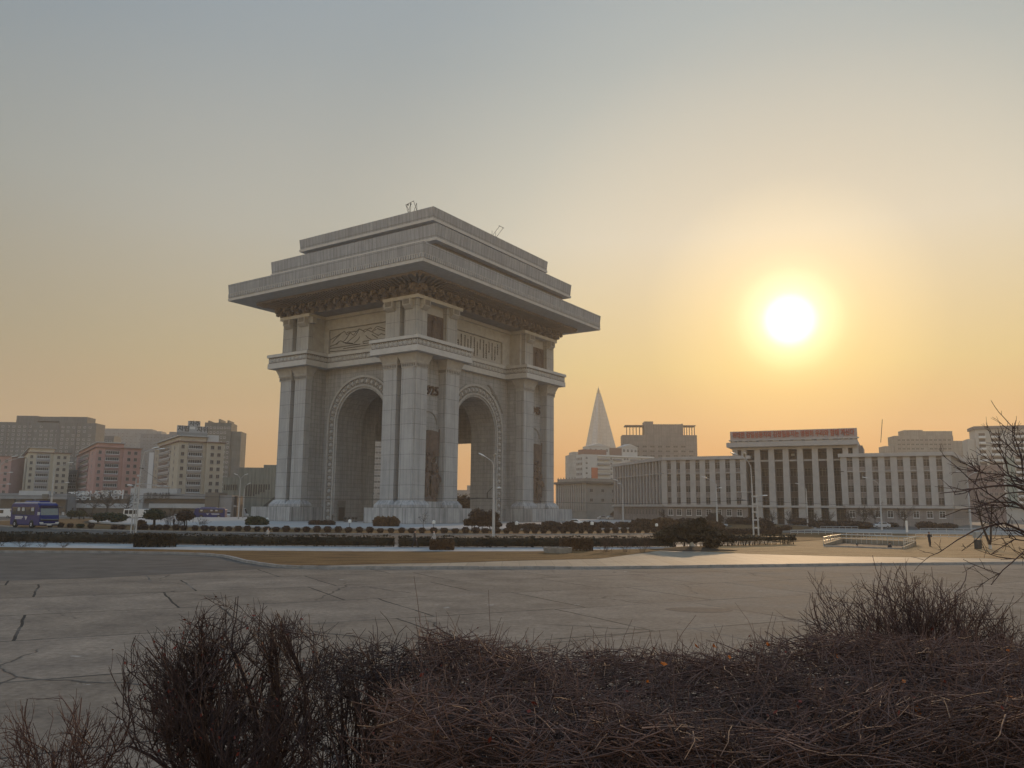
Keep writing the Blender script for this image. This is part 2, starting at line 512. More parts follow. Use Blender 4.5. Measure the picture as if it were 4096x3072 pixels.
for sx in (1, -1):
    for sy in (-1, 1):
        pl = MB()
        fr_o(pl, sx * 12.3, sx * 26.55, sy * 13.4, sy * 34.86, -.6, 3.4, 0, 0)
        pl.build('plinth', M_PLINTH, arch)
        core = MB()
        core.box(*sorted((sx * 13.2, sx * 20.8)), *sorted((sy * 14.6, sy * 29.3)), 3.4, 38.6)
        pier = core.build('pier', M_WALL, arch)
        pil = [[(18.75, 30.8), (22.7, 30.8), (22.7, 30.5), (23, 30.5), (23, 26.6), (18.75, 26.6)],
               [(13.15, 30.8), (17.25, 30.8), (17.25, 28.9), (13.15, 28.9)],
               [(20.5, 19.6), (23, 19.6), (23, 14.5), (20.5, 14.5)]]
        for poly in pil:
            MB().prism([(sx * x, sy * y) for x, y in poly], 5.05, 35.42).build('pilaster', M_GRAN, pier)
            xs = [p[0] for p in poly]; ys = [p[1] for p in poly]
            bx = (sx * min(xs), sx * max(xs), sy * min(ys), sy * max(ys))
            m = MB(); fr_o(m, *bx, 3.4, 4.1, .95, .9); fr_o(m, *bx, 4.1, 5.1, .85, .12)
            m.build('base_moulding', M_PLINTH, pier)
            m = MB(); fr_o(m, *bx, 35.4, 36.45, .12, .12); fr_o(m, *bx, 36.45, 36.75, .3, .3); fr_o(m, *bx, 36.75, 38.6, .2, .95)
            cap = m.build('capital', M_PLAIN, pier)
            d = MB()                                # little tongues round the necking
            for k in range(8):
                t = (k + .5) / 8
                x = sx * (min(xs) + t * (max(xs) - min(xs))); yo = sy * (max(ys) + .12)
                d.box(x - .14, x + .14, min(yo, yo + sy * .1), max(yo, yo + sy * .1), 35.6, 36.25)
                y = sy * (min(ys) + t * (max(ys) - min(ys))); xo = sx * (max(xs) + .12)
                d.box(min(xo, xo + sx * .1), max(xo, xo + sx * .1), y - .14, y + .14, 35.6, 36.25)
            d.build('necking_ornament', M_CARVE, cap)
        # upper storey
        up = MB().box(*sorted((sx * 13.2, sx * 21.6)), *sorted((sy * 14.6, sy * 29.2)), 42.2, 51.6).build('upper_pier', M_PLAIN, arch)
        upl = [[(19.1, 30.7), (22.8, 30.7), (22.8, 26.9), (19.1, 26.9)], [(13.2, 30.7), (17.6, 30.7), (17.6, 29.0), (13.2, 29.0)],
               [(21.0, 19.5), (22.8, 19.5), (22.8, 15.4), (21.0, 15.4)]]
        for k, poly in enumerate(upl):
            MB().prism([(sx * x, sy * y) for x, y in poly], 42.2, 51.6).build('pilaster', M_GRAN, up)
        # console blocks under the architrave
        for (x0, x1, y0, y1) in ((13.6, 16.2, 30.7, 31.9), (19.3, 21.7, 30.7, 31.9), (22.8, 24.0, 27.2, 29.5), (22.8, 24.0, 15.9, 18.6), (12.0, 13.2, 29.2, 30.6)):
            b = MB()
            X0, X1 = sorted((sx * x0, sx * x1)); Y0, Y1 = sorted((sy * y0, sy * y1))
            if y1 > 30.5 and x1 < 22: Z = [(X0, X1, Y0, Y1)]
            b.box(X0, X1, Y0, Y1, 49.9, 51.5)
            if x0 > 22: b.hex8([(sx * 22.8, Y0, 49.2), (sx * 23.1, Y0, 49.2), (sx * 23.1, Y1, 49.2), (sx * 22.8, Y1, 49.2), (sx * 22.8, Y0, 49.9), (sx * 23.95, Y0 + .05, 49.9), (sx * 23.95, Y1 - .05, 49.9), (sx * 22.8, Y1, 49.9)])
            elif y0 > 30: b.hex8([(X0, sy * 30.7, 49.2), (X1, sy * 30.7, 49.2), (X1, sy * 31.0, 49.2), (X0, sy * 31.0, 49.2), (X0, sy * 30.7, 49.9), (X1, sy * 30.7, 49.9), (X1 - .05, sy * 31.85, 49.9), (X0 + .05, sy * 31.85, 49.9)])
            blk = b.build('console_block', M_PLAIN, up)
            e = MB()                               # carved panel on its face
            if x0 > 22: e.box(*sorted((sx * 24.0, sx * 24.06)), Y0 + .35, Y1 - .35, 50.15, 51.3)
            elif y0 > 30: e.box(X0 + .35, X1 - .35, *sorted((sy * 31.9, sy * 31.96)), 50.15, 51.3)
            if e.v: e.build('carved_panel', M_CARVE, blk)

ent = MB().prism(outline(2.35), 38.62, 39.95).build('entablature', M_TRIM, arch)
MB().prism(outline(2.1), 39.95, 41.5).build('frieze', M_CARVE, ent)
MB().prism(outline(2.55), 41.5, 42.25).build('ledge', M_TRIM, ent)
# pentagon flowers and dividers of the frieze
fz = MB()
P = outline(2.1)
for i in range(len(P)):
    p, q = Vector(P[i]), Vector(P[(i + 1) % len(P)])
    L = (q - p).length; d = (q - p) / L; nrm = Vector((d.y, -d.x)); n = max(1, round(L / 1.42))
    for k in range(n):
        c = p + d * (L * (k + .5) / n)
        for r0, r1, o in ((.58, .40, .16), (.28, 0, .2)):
            pts = []
            for j in range(5):
                a = math.pi / 2 + 2 * math.pi * j / 5
                pts.append((math.cos(a), math.sin(a)))
            def W(rr, j, oo):
                cc = c + d * (rr * pts[j][0]) + nrm * oo; return (cc.x, cc.y, 40.72 + rr * 1.05 * pts[j][1])
            if r1 > 0:
                for j in range(5):
                    j2 = (j + 1) % 5
                    fz.hex8([W(r0, j, -.02), W(r1, j, -.02), W(r1, j2, -.02), W(r0, j2, -.02), W(r0, j, o), W(r1, j, o), W(r1, j2, o), W(r0, j2, o)])
            else:
                fz.add([W(r0, j, o) for j in range(5)] + [W(r0, j, -.02) for j in range(5)], [(0, 1, 2, 3, 4)] + [(j, (j + 1) % 5, 5 + (j + 1) % 5, 5 + j) for j in range(5)])
        c2 = p + d * (L * (k + 1) / n)
        a_ = c2 - d * .06; b_ = c2 + d * .06
        fz.hex8([(a_.x, a_.y, 40.05), (b_.x, b_.y, 40.05), (b_.x + nrm.x * .13, b_.y + nrm.y * .13, 40.05), (a_.x + nrm.x * .13, a_.y + nrm.y * .13, 40.05),
                 (a_.x, a_.y, 41.4), (b_.x, b_.y, 41.4), (b_.x + nrm.x * .13, b_.y + nrm.y * .13, 41.4), (a_.x + nrm.x * .13, a_.y + nrm.y * .13, 41.4)])
fz.build('flower_ornament', M_TRIM, ent)

# upper storey walls: recessed panel inside a raised frame
uw = MB().box(-17.6, 17.6, -24.7, 24.7, 42.2, 52.0).build('upper_wall', M_PLAIN, arch)
f = MB()
for sy in (-1, 1):
    for x0, x1, z0, z1 in ((-13.2, -11.5, 42.25, 51.5), (11.5, 13.2, 42.25, 51.5), (-11.5, 11.5, 48.8, 51.5), (-11.5, 11.5, 42.25, 42.7)):
        f.box(x0, x1, *sorted((sy * 24.7, sy * 25.3)), z0, z1)
for sx in (-1, 1):
    for y0, y1, z0, z1 in ((-14.6, -11.6, 42.25, 51.5), (11.0, 14.6, 42.25, 51.5), (-11.6, 11.0, 48.7, 51.5), (-11.6, 11.0, 42.25, 42.7)):
        f.box(*sorted((sx * 17.6, sx * 18.2)), y0, y1, z0, z1)
f.build('panel_frame', M_PLAIN, uw)

# carved mountain range on the front panel (dark tubes, the shade of its lines put into colour)
G = lambda x, y: a_front(1200 + x / 3.6867, 1230 + y / 3.6867, 24.7)
lines = [[(430, 490), (560, 410), (640, 360), (662, 353), (690, 400), (740, 372), (790, 410), (840, 345), (870, 316), (930, 340), (950, 362), (1000, 330), (1060, 360), (1120, 290), (1150, 279), (1255, 312)],
         [(600, 392), (540, 445), (480, 515)], [(735, 380), (690, 450), (635, 512)], [(868, 330), (825, 405), (700, 512)], [(885, 428), (850, 480), (800, 522)],
         [(970, 410), (1000, 445), (1055, 472)], [(1060, 395), (1150, 452)], [(1125, 320), (1070, 365), (1160, 412), (1195, 385), (1255, 402)], [(1140, 310), (1255, 345)],
         [(432, 578), (520, 545), (600, 490), (680, 530), (860, 545)], [(575, 500), (540, 548)], [(640, 515), (780, 528)],
         [(430, 606), (890, 540)], [(640, 606), (1020, 550)], [(412, 655), (1020, 600)], [(930, 500), (1250, 455)], [(930, 500), (935, 530), (1010, 522)],
         [(690, 372), (720, 360), (760, 362), (800, 352), (838, 352)], [(935, 345), (960, 322), (1000, 318), (1040, 300), (1060, 312)]]
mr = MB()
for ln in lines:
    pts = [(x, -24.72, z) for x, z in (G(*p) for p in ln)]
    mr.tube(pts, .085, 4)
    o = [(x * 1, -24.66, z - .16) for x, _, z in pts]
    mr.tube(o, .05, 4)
mr.build('mountain_carving_shade', M_GROOVE, uw)

# song text on the side panel
T = lambda x, y: a_right(1810 + x / 10.533, 1310 + y / 10.533, 17.6)
cols = [(115, 190, 660, '장백산줄기줄기'), (240, 500, 1000, '피어린자욱'), (370, 265, 800, '압록강굽이굽이'), (525, 310, 870, '피어린자욱오늘도'), (650, 480, 1060, '자유조선꽃다발우에'),
        (775, 370, 880, '력력히비쳐주는'), (920, 415, 1200, '거룩한자욱아그이름도'), (1045, 590, 1180, '그리운우리의장군'), (1165, 500, 940, '만주벌눈바람아'),
        (1305, 540, 1290, '이야기하라밀림의긴긴밤'), (1420, 700, 1320, '만고의빨찌산이'), (1540, 610, 1060, '누구인가를'), (1665, 650, 1380, '절세의애국자가누구인가'), (1785, 800, 1390, '아그이름도그리운'), (1895, 715, 1160, '우리의장군')]
inscr = []
for cx_, y0, y1, s in cols:
    (ya, za), (yb, zb) = T(cx_, y0), T(cx_, y1)
    st = (za - zb) / len(s)
    me = text_mesh('\n'.join(s), st * 1.0, .04, M_GROOVE, line=1.0 * st / (st * 1.0) * .98, offset=.012)
    zs = [v.co.z for v in me.vertices]; xs_ = [v.co.x for v in me.vertices]
    k = (za - zb) / max(.1, max(zs) - min(zs)); zc = (max(zs) + min(zs)) / 2
    me.transform(Matrix.Translation((0, ya, (za + zb) / 2)) @ Matrix.Rotation(math.pi / 2, 4, 'Z') @ Matrix.Diagonal((1.1, 1, k, 1)) @ Matrix.Translation((0, 0, -zc)))
    inscr.append(me)
bmi = bmesh.new()
for me in inscr: bmi.from_mesh(me)
me = bpy.data.meshes.new('inscription'); bmi.to_mesh(me); bmi.free(); me.materials.append(M_GROOVE)
link('inscription', me, uw, (17.63, 0, 0))

ar = MB().prism(outline(.55, 25.3, 18.2, 1, 1), 51.5, 52.35).build('architrave', M_TRIM, arch)

# cove, rafters and brackets under the eaves
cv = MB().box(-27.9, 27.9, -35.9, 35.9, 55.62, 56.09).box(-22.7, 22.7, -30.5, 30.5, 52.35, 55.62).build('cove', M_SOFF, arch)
rf = MB()
def rib(p, q, w, h):
    p = Vector(p); q = Vector(q); t = (q - p).normalized(); s = t.cross(Vector((0, 0, 1))).normalized() * w / 2; u = Vector((0, 0, -h))
    up = Vector((0, 0, .25))
    rf.hex8([tuple(x) for x in (p - s + u, p + s + u, p + s + up, p - s + up, q - s + u * .55, q + s + u * .55, q + s + up, q - s + up)])
for side in range(4):
    hx, hy = (22.7, 30.5) if side % 2 == 0 else (30.5, 22.7)   # half length along, distance out
    sg = 1 if side < 2 else -1
    n = round(2 * hx / .92)
    for k in range(n + 1):
        a = -hx + 2 * hx * k / n
        fan = max(0.0, (abs(a) - (hx - 6)) / 6) ** 1.3 * 4.9 * (1 if a > 0 else -1)
        for (o0, z0, o1, z1, w, h) in ((-.1, 55.0, 3.0, 55.25, .42, .55), (2.2, 55.35, 5.3, 55.55, .36, .38)):
            f0, f1 = fan * o0 / 5.3, fan * o1 / 5.3
            if side % 2 == 0: P0_, P1_ = (a + f0, sg * (hy + o0), z0), (a + f1, sg * (hy + o1), z1)
            else: P0_, P1_ = (sg * (hy + o0), a + f0, z0), (sg * (hy + o1), a + f1, z1)
            rib(P0_, P1_, w, h)
for sx in (1, -1):
    for sy in (1, -1):
        for (x, y) in ((4.9, 4.9), (5.0, 3.3), (3.3, 5.0)):
            rib((sx * (22.7 + x * .1), sy * (30.5 + y * .1), 54.9), (sx * (22.7 + x), sy * (30.5 + y), 55.4), .5, .55)
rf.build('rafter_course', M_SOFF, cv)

br = MB()
br.box(-.45, .45, -.9, 0, 52.36, 53.0); br.box(-.75, .75, -1.5, 0, 53.0, 53.55); br.box(-1.15, 1.15, -1.0, 0, 53.55, 54.2); br.box(-.3, .3, -2.5, 0, 53.5, 54.1)
br.lathe([(.05, 52.7), (.55, 52.85), (.85, 53.3), (.7, 53.8), (.2, 54.1)], 8, (0, -.9, 0), 1.1, .9)
br.hex8([(-.28, -2.9, 53.2), (.28, -2.9, 53.2), (.28, -2.2, 52.9), (-.28, -2.2, 52.9), (-.28, -2.6, 54.3), (.28, -2.6, 54.3), (.28, -2.0, 54.3), (-.28, -2.0, 54.3)])
br.box(-.9, .9, -2.2, 0, 54.2, 54.55); br.lathe([(.05, 53.6), (.5, 53.8), (.7, 54.2), (.5, 54.6)], 8, (0, -1.9, 0), 1.3, .8)
br_me = br.mesh('bracket', flat('bracket stone with shade painted in', (.15, .13, .12), .85, var=.2))  # bracket colour darkened to carry the shade under the eaves
for side in range(4):
    hx, hy = (22.9, 30.7) if side % 2 == 0 else (30.7, 22.9)
    n = 15 if side % 2 == 0 else 20
    for k in range(n + 1):
        a = -hx + 2 * hx * k / n
        loc = {0: (a, -hy, 0), 1: (hy, a, 0), 2: (-a, hy, 0), 3: (-hy, -a, 0)}[side]
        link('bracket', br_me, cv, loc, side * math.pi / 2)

# stepped roof slabs
def slab(hx, hy, z0, z1, dent, name):
    o = MB().fr(-hx + .3, hx - .3, -hy + .3, hy - .3, z0 + .5, -hx, hx, -hy, hy, z1).build(name, M_SLAB, arch)
    MB().fr(-hx + .15, hx - .15, -hy + .15, hy - .15, z0, -hx + .05, hx - .05, -hy + .05, hy - .05, z0 + .62).build('edge_trim', M_TRIM, o)
    m = MB(); zt = z0 + 1.9 if dent else z0 + 1.15
    for h in ((zt,) if not dent else (zt, z0 + .8)):
        k = .3 - .3 * (h - z0 - .5) / (z1 - z0 - .5) - .03
        for sg in (1, -1):
            m.box(-hx + k, hx - k, *sorted((sg * (hy - k - .1), sg * (hy - k))), h - .05, h + .05)
            m.box(*sorted((sg * (hx - k - .1), sg * (hx - k))), -hy + k, hy - k, h - .05, h + .05)
    if dent:
        k = .2
        for s2 in range(2):
            L, D = (hx, hy) if s2 == 0 else (hy, hx)
            n = round(2 * L / .72)
            for i in range(n):
                a = -L + 2 * L * (i + .5) / n
                for sg in (1, -1):
                    b = sorted((sg * (D - .26), sg * (D - .08)))
                    if s2 == 0: m.box(a - .17, a + .17, *b, z0 + .9, z0 + 1.8)
                    else: m.box(*b, a - .17, a + .17, z0 + .9, z0 + 1.8)
    m.build('dentil_course' if dent else 'string_course', M_CARVE if not dent else M_PLAIN, o)
    return o
s3 = slab(33.02, 40.98, 56.1, 60.43, True, 'lower_roof_slab')
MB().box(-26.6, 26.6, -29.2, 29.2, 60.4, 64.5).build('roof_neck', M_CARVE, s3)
s2 = slab(28.54, 31.3, 64.4, 68.33, False, 'middle_roof_slab')
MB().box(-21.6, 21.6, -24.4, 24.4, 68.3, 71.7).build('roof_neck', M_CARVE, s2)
s1 = slab(23.42, 26.38, 71.64, 75.0, False, 'upper_roof_slab')


# archivolts round the four openings
def arch_strip(mb, r0, r1, z0, ax, d0, d1, sg):
    n = 30
    ang = list(np.linspace(0, math.pi, n))
    inn = [(r0, 0.0)] + [(r0 * math.cos(a), z0 + r0 * math.sin(a)) for a in ang] + [(-r0, 0.0)]
    out = [(r1, 0.0)] + [(r1 * math.cos(a), z0 + r1 * math.sin(a)) for a in ang] + [(-r1, 0.0)]
    def Q(p, d): return (p[0], sg * d, p[1]) if ax == 'y' else (sg * d, p[0], p[1])
    for i in range(len(inn) - 1):
        mb.hex8([Q(inn[i], d0), Q(out[i], d0), Q(out[i], d1), Q(inn[i], d1), Q(inn[i + 1], d0), Q(out[i + 1], d0), Q(out[i + 1], d1), Q(inn[i + 1], d1)])
for ax, D, r, z0 in (('y', 24.1, RF, ZF), ('x', 17.4, RR, ZR)):
    for sg in (-1, 1):
        m = MB(); arch_strip(m, r + 2.8, r + 3.35, z0, ax, D - .1, D + .4, sg)
        arch_strip(m, r + .55, r + 1.0, z0, ax, D - .1, D + .3, sg)
        av = m.build('archivolt', M_PLAIN, arch)
        m = MB(); arch_strip(m, r + 1.0, r + 2.8, z0, ax, D - .1, D + .12, sg); m.build('archivolt_band', M_CARVE, av)
        m = MB(); rm = r + 1.9
        tot = math.pi * rm + 2 * z0; n = round(tot / 1.65)
        for k in range(n):
            s_ = tot * (k + .5) / n
            if s_ < z0: p = (rm, s_, 0)
            elif s_ > tot - z0: p = (-rm, tot - s_, math.pi)
            else: a = (s_ - z0) / rm; p = (rm * math.cos(a), z0 + rm * math.sin(a), a)
            ca, sa = math.cos(p[2]), math.sin(p[2])
            def Q(a_, b_, d): 
                x = p[0] + a_ * ca - b_ * sa; z = p[1] + a_ * sa + b_ * ca
                return (x, sg * d, z) if ax == 'y' else (sg * d, x, z)
            ring = [(math.cos(t), math.sin(t)) for t in np.linspace(0, 2 * math.pi, 7)[:-1]]
            m.add([Q(.62 * u_, .58 * v_, D + .1) for u_, v_ in ring] + [Q(.42 * u_, .40 * v_, D + .42) for u_, v_ in ring], [tuple(range(6, 12))] + [(j, (j + 1) % 6, 6 + (j + 1) % 6, 6 + j) for j in range(6)])
            m.hex8([Q(-.85, .72, D + .1), Q(.85, .72, D + .1), Q(.85, .84, D + .1), Q(-.85, .84, D + .1), Q(-.85, .72, D + .3), Q(.85, .72, D + .3), Q(.85, .84, D + .3), Q(-.85, .84, D + .3)])
        m.build('archivolt_flower', M_PLAIN, av)

# tympana with square-headed openings on the two far sides of the crossing
def tympanum(ax, D, r, z0, sg):
    m = MB(); n = 24; hw, zl = 5.0, 21.9
    prof = [(-hw, zl), (-hw, 0), (-r, 0)] + [(r * math.cos(a), z0 + r * math.sin(a)) for a in np.linspace(math.pi, 0, n)] + [(r, 0), (hw, 0), (hw, zl)]
    m.prism(prof, sg * D, sg * (D + .9), 'xzy' if ax == 'y' else 'yzx')
    if ax == 'y': m.box(-r + .05, r - .05, sg * D - .3, sg * D + .2, zl + .05, zl + 1.6)
    else: m.box(sg * D - .3, sg * D + .2, -r + .05, r - .05, zl + .05, zl + 1.6)
    o = m.build('tympanum', M_WALL, arch)
    q = MB(); arch_strip(q, r - .9, r - .25, z0, ax, D - .35, D, sg); q.build('inner_archivolt', M_PLAIN, o)
tympanum('y', 17.0, RF + .2, ZF, 1)
tympanum('x', 14.2, RR + .2, ZR, -1)
MB().box(-8.36, -8.2, -22.9, -20.3, .1, 5.1).build('door_frame', M_CARVE, arch)
MB().box(-8.37, -8.17, -22.6, -20.6, .1, 3.4).build('door', M_GROOVE, arch)  # near-black box painted as the dark of the open doorway
# spandrel carving on the sunny side
sp = MB()
for k in range(26):
    t = k / 25
    yy = 5.4 + 6.6 * t + .5 * math.sin(9 * t); zz = 35.6 - 1.0 * t - 5.2 * t ** 2 + .45 * math.cos(11 * t)
    w = .3 + .45 * math.sin(math.pi * min(1, t * 1.2)) * (.6 + .4 * math.sin(k * 1.7))
    if math.hypot(yy, zz - ZR) > RR + 3.5: sp.lathe([(w, 0), (w * .7, .2), (.05, .3)], 7, (0, 0, 0)); 
    else: continue
    for i in range(len(sp.v) - 21, len(sp.v)):
        x, y, z = sp.v[i]; sp.v[i] = (17.4 + z, yy + x, zz + y)
sp.build('spandrel_carving', M_CARVE, arch)


# dates, niches and relief sculpture of the two visible side niches
def figure(mb, y, z, h, x, lean=0.0, arm=None):
    """one carved figure in relief: boots, skirted coat, shoulders, head and arms"""
    s = h / 7.5
    for k, off in ((-.45, 0), (.45, .1)):
        mb.tube([(x, y + k * s, z), (x, y + k * s * .9, z + 1.9 * s), (x - .05, y + k * s * .8, z + 3.4 * s)], [.38 * s, .42 * s, .55 * s], 6)
    mb.lathe([(1.15 * s, 0), (1.05 * s, 1.2 * s), (.85 * s, 2.4 * s), (1.1 * s, 3.4 * s), (1.0 * s, 3.9 * s), (.35 * s, 4.2 * s)], 8, (x, y + lean * .5, z + 2.1 * s), .6, 1)
    mb.lathe([(.3 * s, 0), (.52 * s, .3 * s), (.55 * s, .75 * s), (.6 * s, .9 * s), (.3 * s, 1.15 * s)], 8, (x + .1, y + lean, z + 6.3 * s))
    for k, (dy, dz) in zip((-1, 1), arm or ((-.9, -2.0), (.9, -2.0))):
        sh = (x + .1, y + k * .95 * s + lean * .8, z + 5.6 * s)
        mb.tube([sh, (x + .4, sh[1] + dy * s * .6, sh[2] + dz * s * .5), (x + .6, sh[1] + dy * s * .4, sh[2] + dz * s)], [.34 * s, .3 * s, .2 * s], 6)

for yc, date in ((-23.1, '1925'), (23.1, '1945')):
    me = text_mesh(date, 2.95, .22, M_FIG, offset=.05)
    o = link('date_digits', me, arch, (20.95, yc + .25, 30.9), math.pi / 2); 
    m = MB()
    for i in range(16):
        a0, a1 = math.pi * i / 16, math.pi * (i + 1) / 16
        m.tube([(20.85, yc + 2.9 * math.cos(a0), 23.0 + 2.9 * math.sin(a0)), (20.85, yc + 2.9 * math.cos(a1), 23.0 + 2.9 * math.sin(a1))], .16, 5)
    m.build('niche_arc', M_CARVE, arch)
    MB().box(20.7, 22.9, yc - 3.3, yc + 3.3, 3.41, 4.9).build('niche_step', M_PLINTH, arch)
    m = MB()
    m.lathe([(3.3, 0), (3.1, .8), (2.2, 1.6), (.4, 2.0)], 10, (20.9, yc, 4.9), .45, 1)
    rel = m.build('relief_sculpture', M_BRONZE, arch)
    m = MB()
    for (dy, z, h, x, arm) in ((-1.7, 6.3, 6.4, 22.0, ((-.5, -1.9), (.9, -1.2))), (.5, 6.0, 6.2, 22.2, ((-.7, -1.3), (.6, -1.6))), (2.0, 6.6, 6.0, 21.8, ((-.6, -1.6), (.7, -1.9))),
                               (-2.4, 8.5, 6.0, 21.5, ((-.5, -1.9), (.9, 1.2))), (1.3, 9.0, 6.0, 21.6, ((-.8, 1.1), (.6, -1.6))), (-.4, 10.2, 6.4, 21.4, ((-1.1, 1.6), (.9, 1.9))), (-1.8, 11.5, 5.4, 21.2, ((-.5, -1.5), (.9, 1.0)))):
        figure(m, yc + dy, z, h, x, arm=arm)
    m.build('carved_figure', M_BRONZE, rel)
    fl = MB(); n = 10                               # the flag above them, in folds, and its pole
    for i in range(n):
        t0, t1 = i / n, (i + 1) / n
        def FX(t): return 21.5 + .35 * math.sin(t * 9)
        def FT(t): return 20.2 + .9 * math.sin(t * 3 + .4) + 1.0 * t
        def FB(t): return 14.4 + 1.6 * math.sin(t * 4) * (1 - t) + 1.2 * t
        y0, y1 = yc - 2.9 + 5.9 * t0, yc - 2.9 + 5.9 * t1
        fl.hex8([(20.9, y0, FB(t0)), (FX(t0), y0, FB(t0)), (FX(t1), y1, FB(t1)), (20.9, y1, FB(t1)), (20.9, y0, FT(t0)), (FX(t0), y0, FT(t0)), (FX(t1), y1, FT(t1)), (20.9, y1, FT(t1))])
    fl.tube([(21.7, yc + 2.3, 7.5), (21.6, yc + 3.05, 21.9)], .13, 6)
    fl.build('carved_flag', M_BRONZE, rel)
    # medallion above the ledge
    mp_ = MB().box(21.5, 21.7, yc - 3.6, yc + 3.8, 42.3, 49.0).build('medallion_panel', M_BRONZE, arch)
    m = MB()
    el_ = [(3.0 * math.cos(a), 3.0 * math.sin(a)) for a in np.linspace(0, 2 * math.pi, 25)]
    for i in range(24): m.tube([(21.75, yc + el_[i][0], 45.9 + el_[i][1]), (21.75, yc + el_[i + 1][0], 45.9 + el_[i + 1][1])], .14, 5)
    m.build('medallion_ring', M_BRONZE, mp_)
    m = MB(); figure(m, yc - .2, 43.3, 5.2, 21.95, .25, ((-.8, .9), (1.3, 1.2))); m.lathe([(1.2, 0), (1.3, .7), (.6, 1.6)], 8, (21.8, yc + 1.0, 43.4), .4, 1)
    m.build('medallion_figure', M_BRONZE, mp_)

# lamp frames on the roof
M_IRON = flat('black iron', (.025, .024, .024), .6, .4, var=.2)
def roof_frame(u, v, label, flip):
    X, Y = gp(u, v, 75 + A_BASE); L = Matrix.Rotation(A_YAW, 4, 'Z') @ Vector((X - A_C[0], Y - A_C[1], 0))
    lx, ly = max(-22.8, min(22.8, L.x)), max(-25.8, min(25.8, L.y))
    wv = Matrix.Rotation(-A_YAW, 4, 'Z') @ Vector((lx, ly, 0))
    o = empty('antenna_frame', (wv.x + A_C[0], wv.y + A_C[1], 75 + A_BASE), -A_YAW if not flip else -A_YAW + math.pi / 2, label, 'antenna')
    m = MB()
    if not flip:
        for a, b in (((-1.6, 0), (-2.4, 2.4)), ((-1.6, 0), (-.9, 2.6)), ((-.9, 0), (-2.4, 2.4)), ((.1, 0), (1.0, 2.2)), ((1.2, 0), (0, 2.9)), ((1.2, 0), (1.0, 2.2)), ((-.9, 0), (-.9, 2.6))):
            m.tube([(a[0], 0, a[1]), (b[0], 0, b[1])], .06, 5)
        fr_ = m.build('strut', M_IRON, o)
        m = MB().tube([(-2.6, 0, 2.4), (0.1, 0, 2.95)], .07, 5)
        for x in (-1.8, -.9): m.lathe([(.08, 0), (.22, .3), (.1, .5)], 8, (x, 0, 2.05))
        m.build('lamp_bar', M_IRON, o)
    else:
        m.tube([(-1.0, 0, 0), (1.0, -1.0, 3.2)], .06, 5).tube([(.7, 0, 0), (2.7, -1.0, 3.2)], .06, 5).tube([(-1.1, 0, 0), (-1.1, 0, 1.5)], .05, 5).tube([(.6, 0, 0), (.6, 0, 1.4)], .05, 5)
        m.build('strut', M_IRON, o)
        MB().tube([(.6, -1.0, 3.2), (3.0, -1.0, 3.2)], .07, 5).build('lamp_bar', M_IRON, o)
roof_frame(880 + 2045 / 2.6756, 780 + 175 / 2.6756, 'crossed iron frame with hanging lamps on the roof edge of the arch', False)
roof_frame(1600 + 1035 / 2.6756, 780 + 445 / 2.6756, 'tilted iron frame of two parallel struts on the arch roof', True)
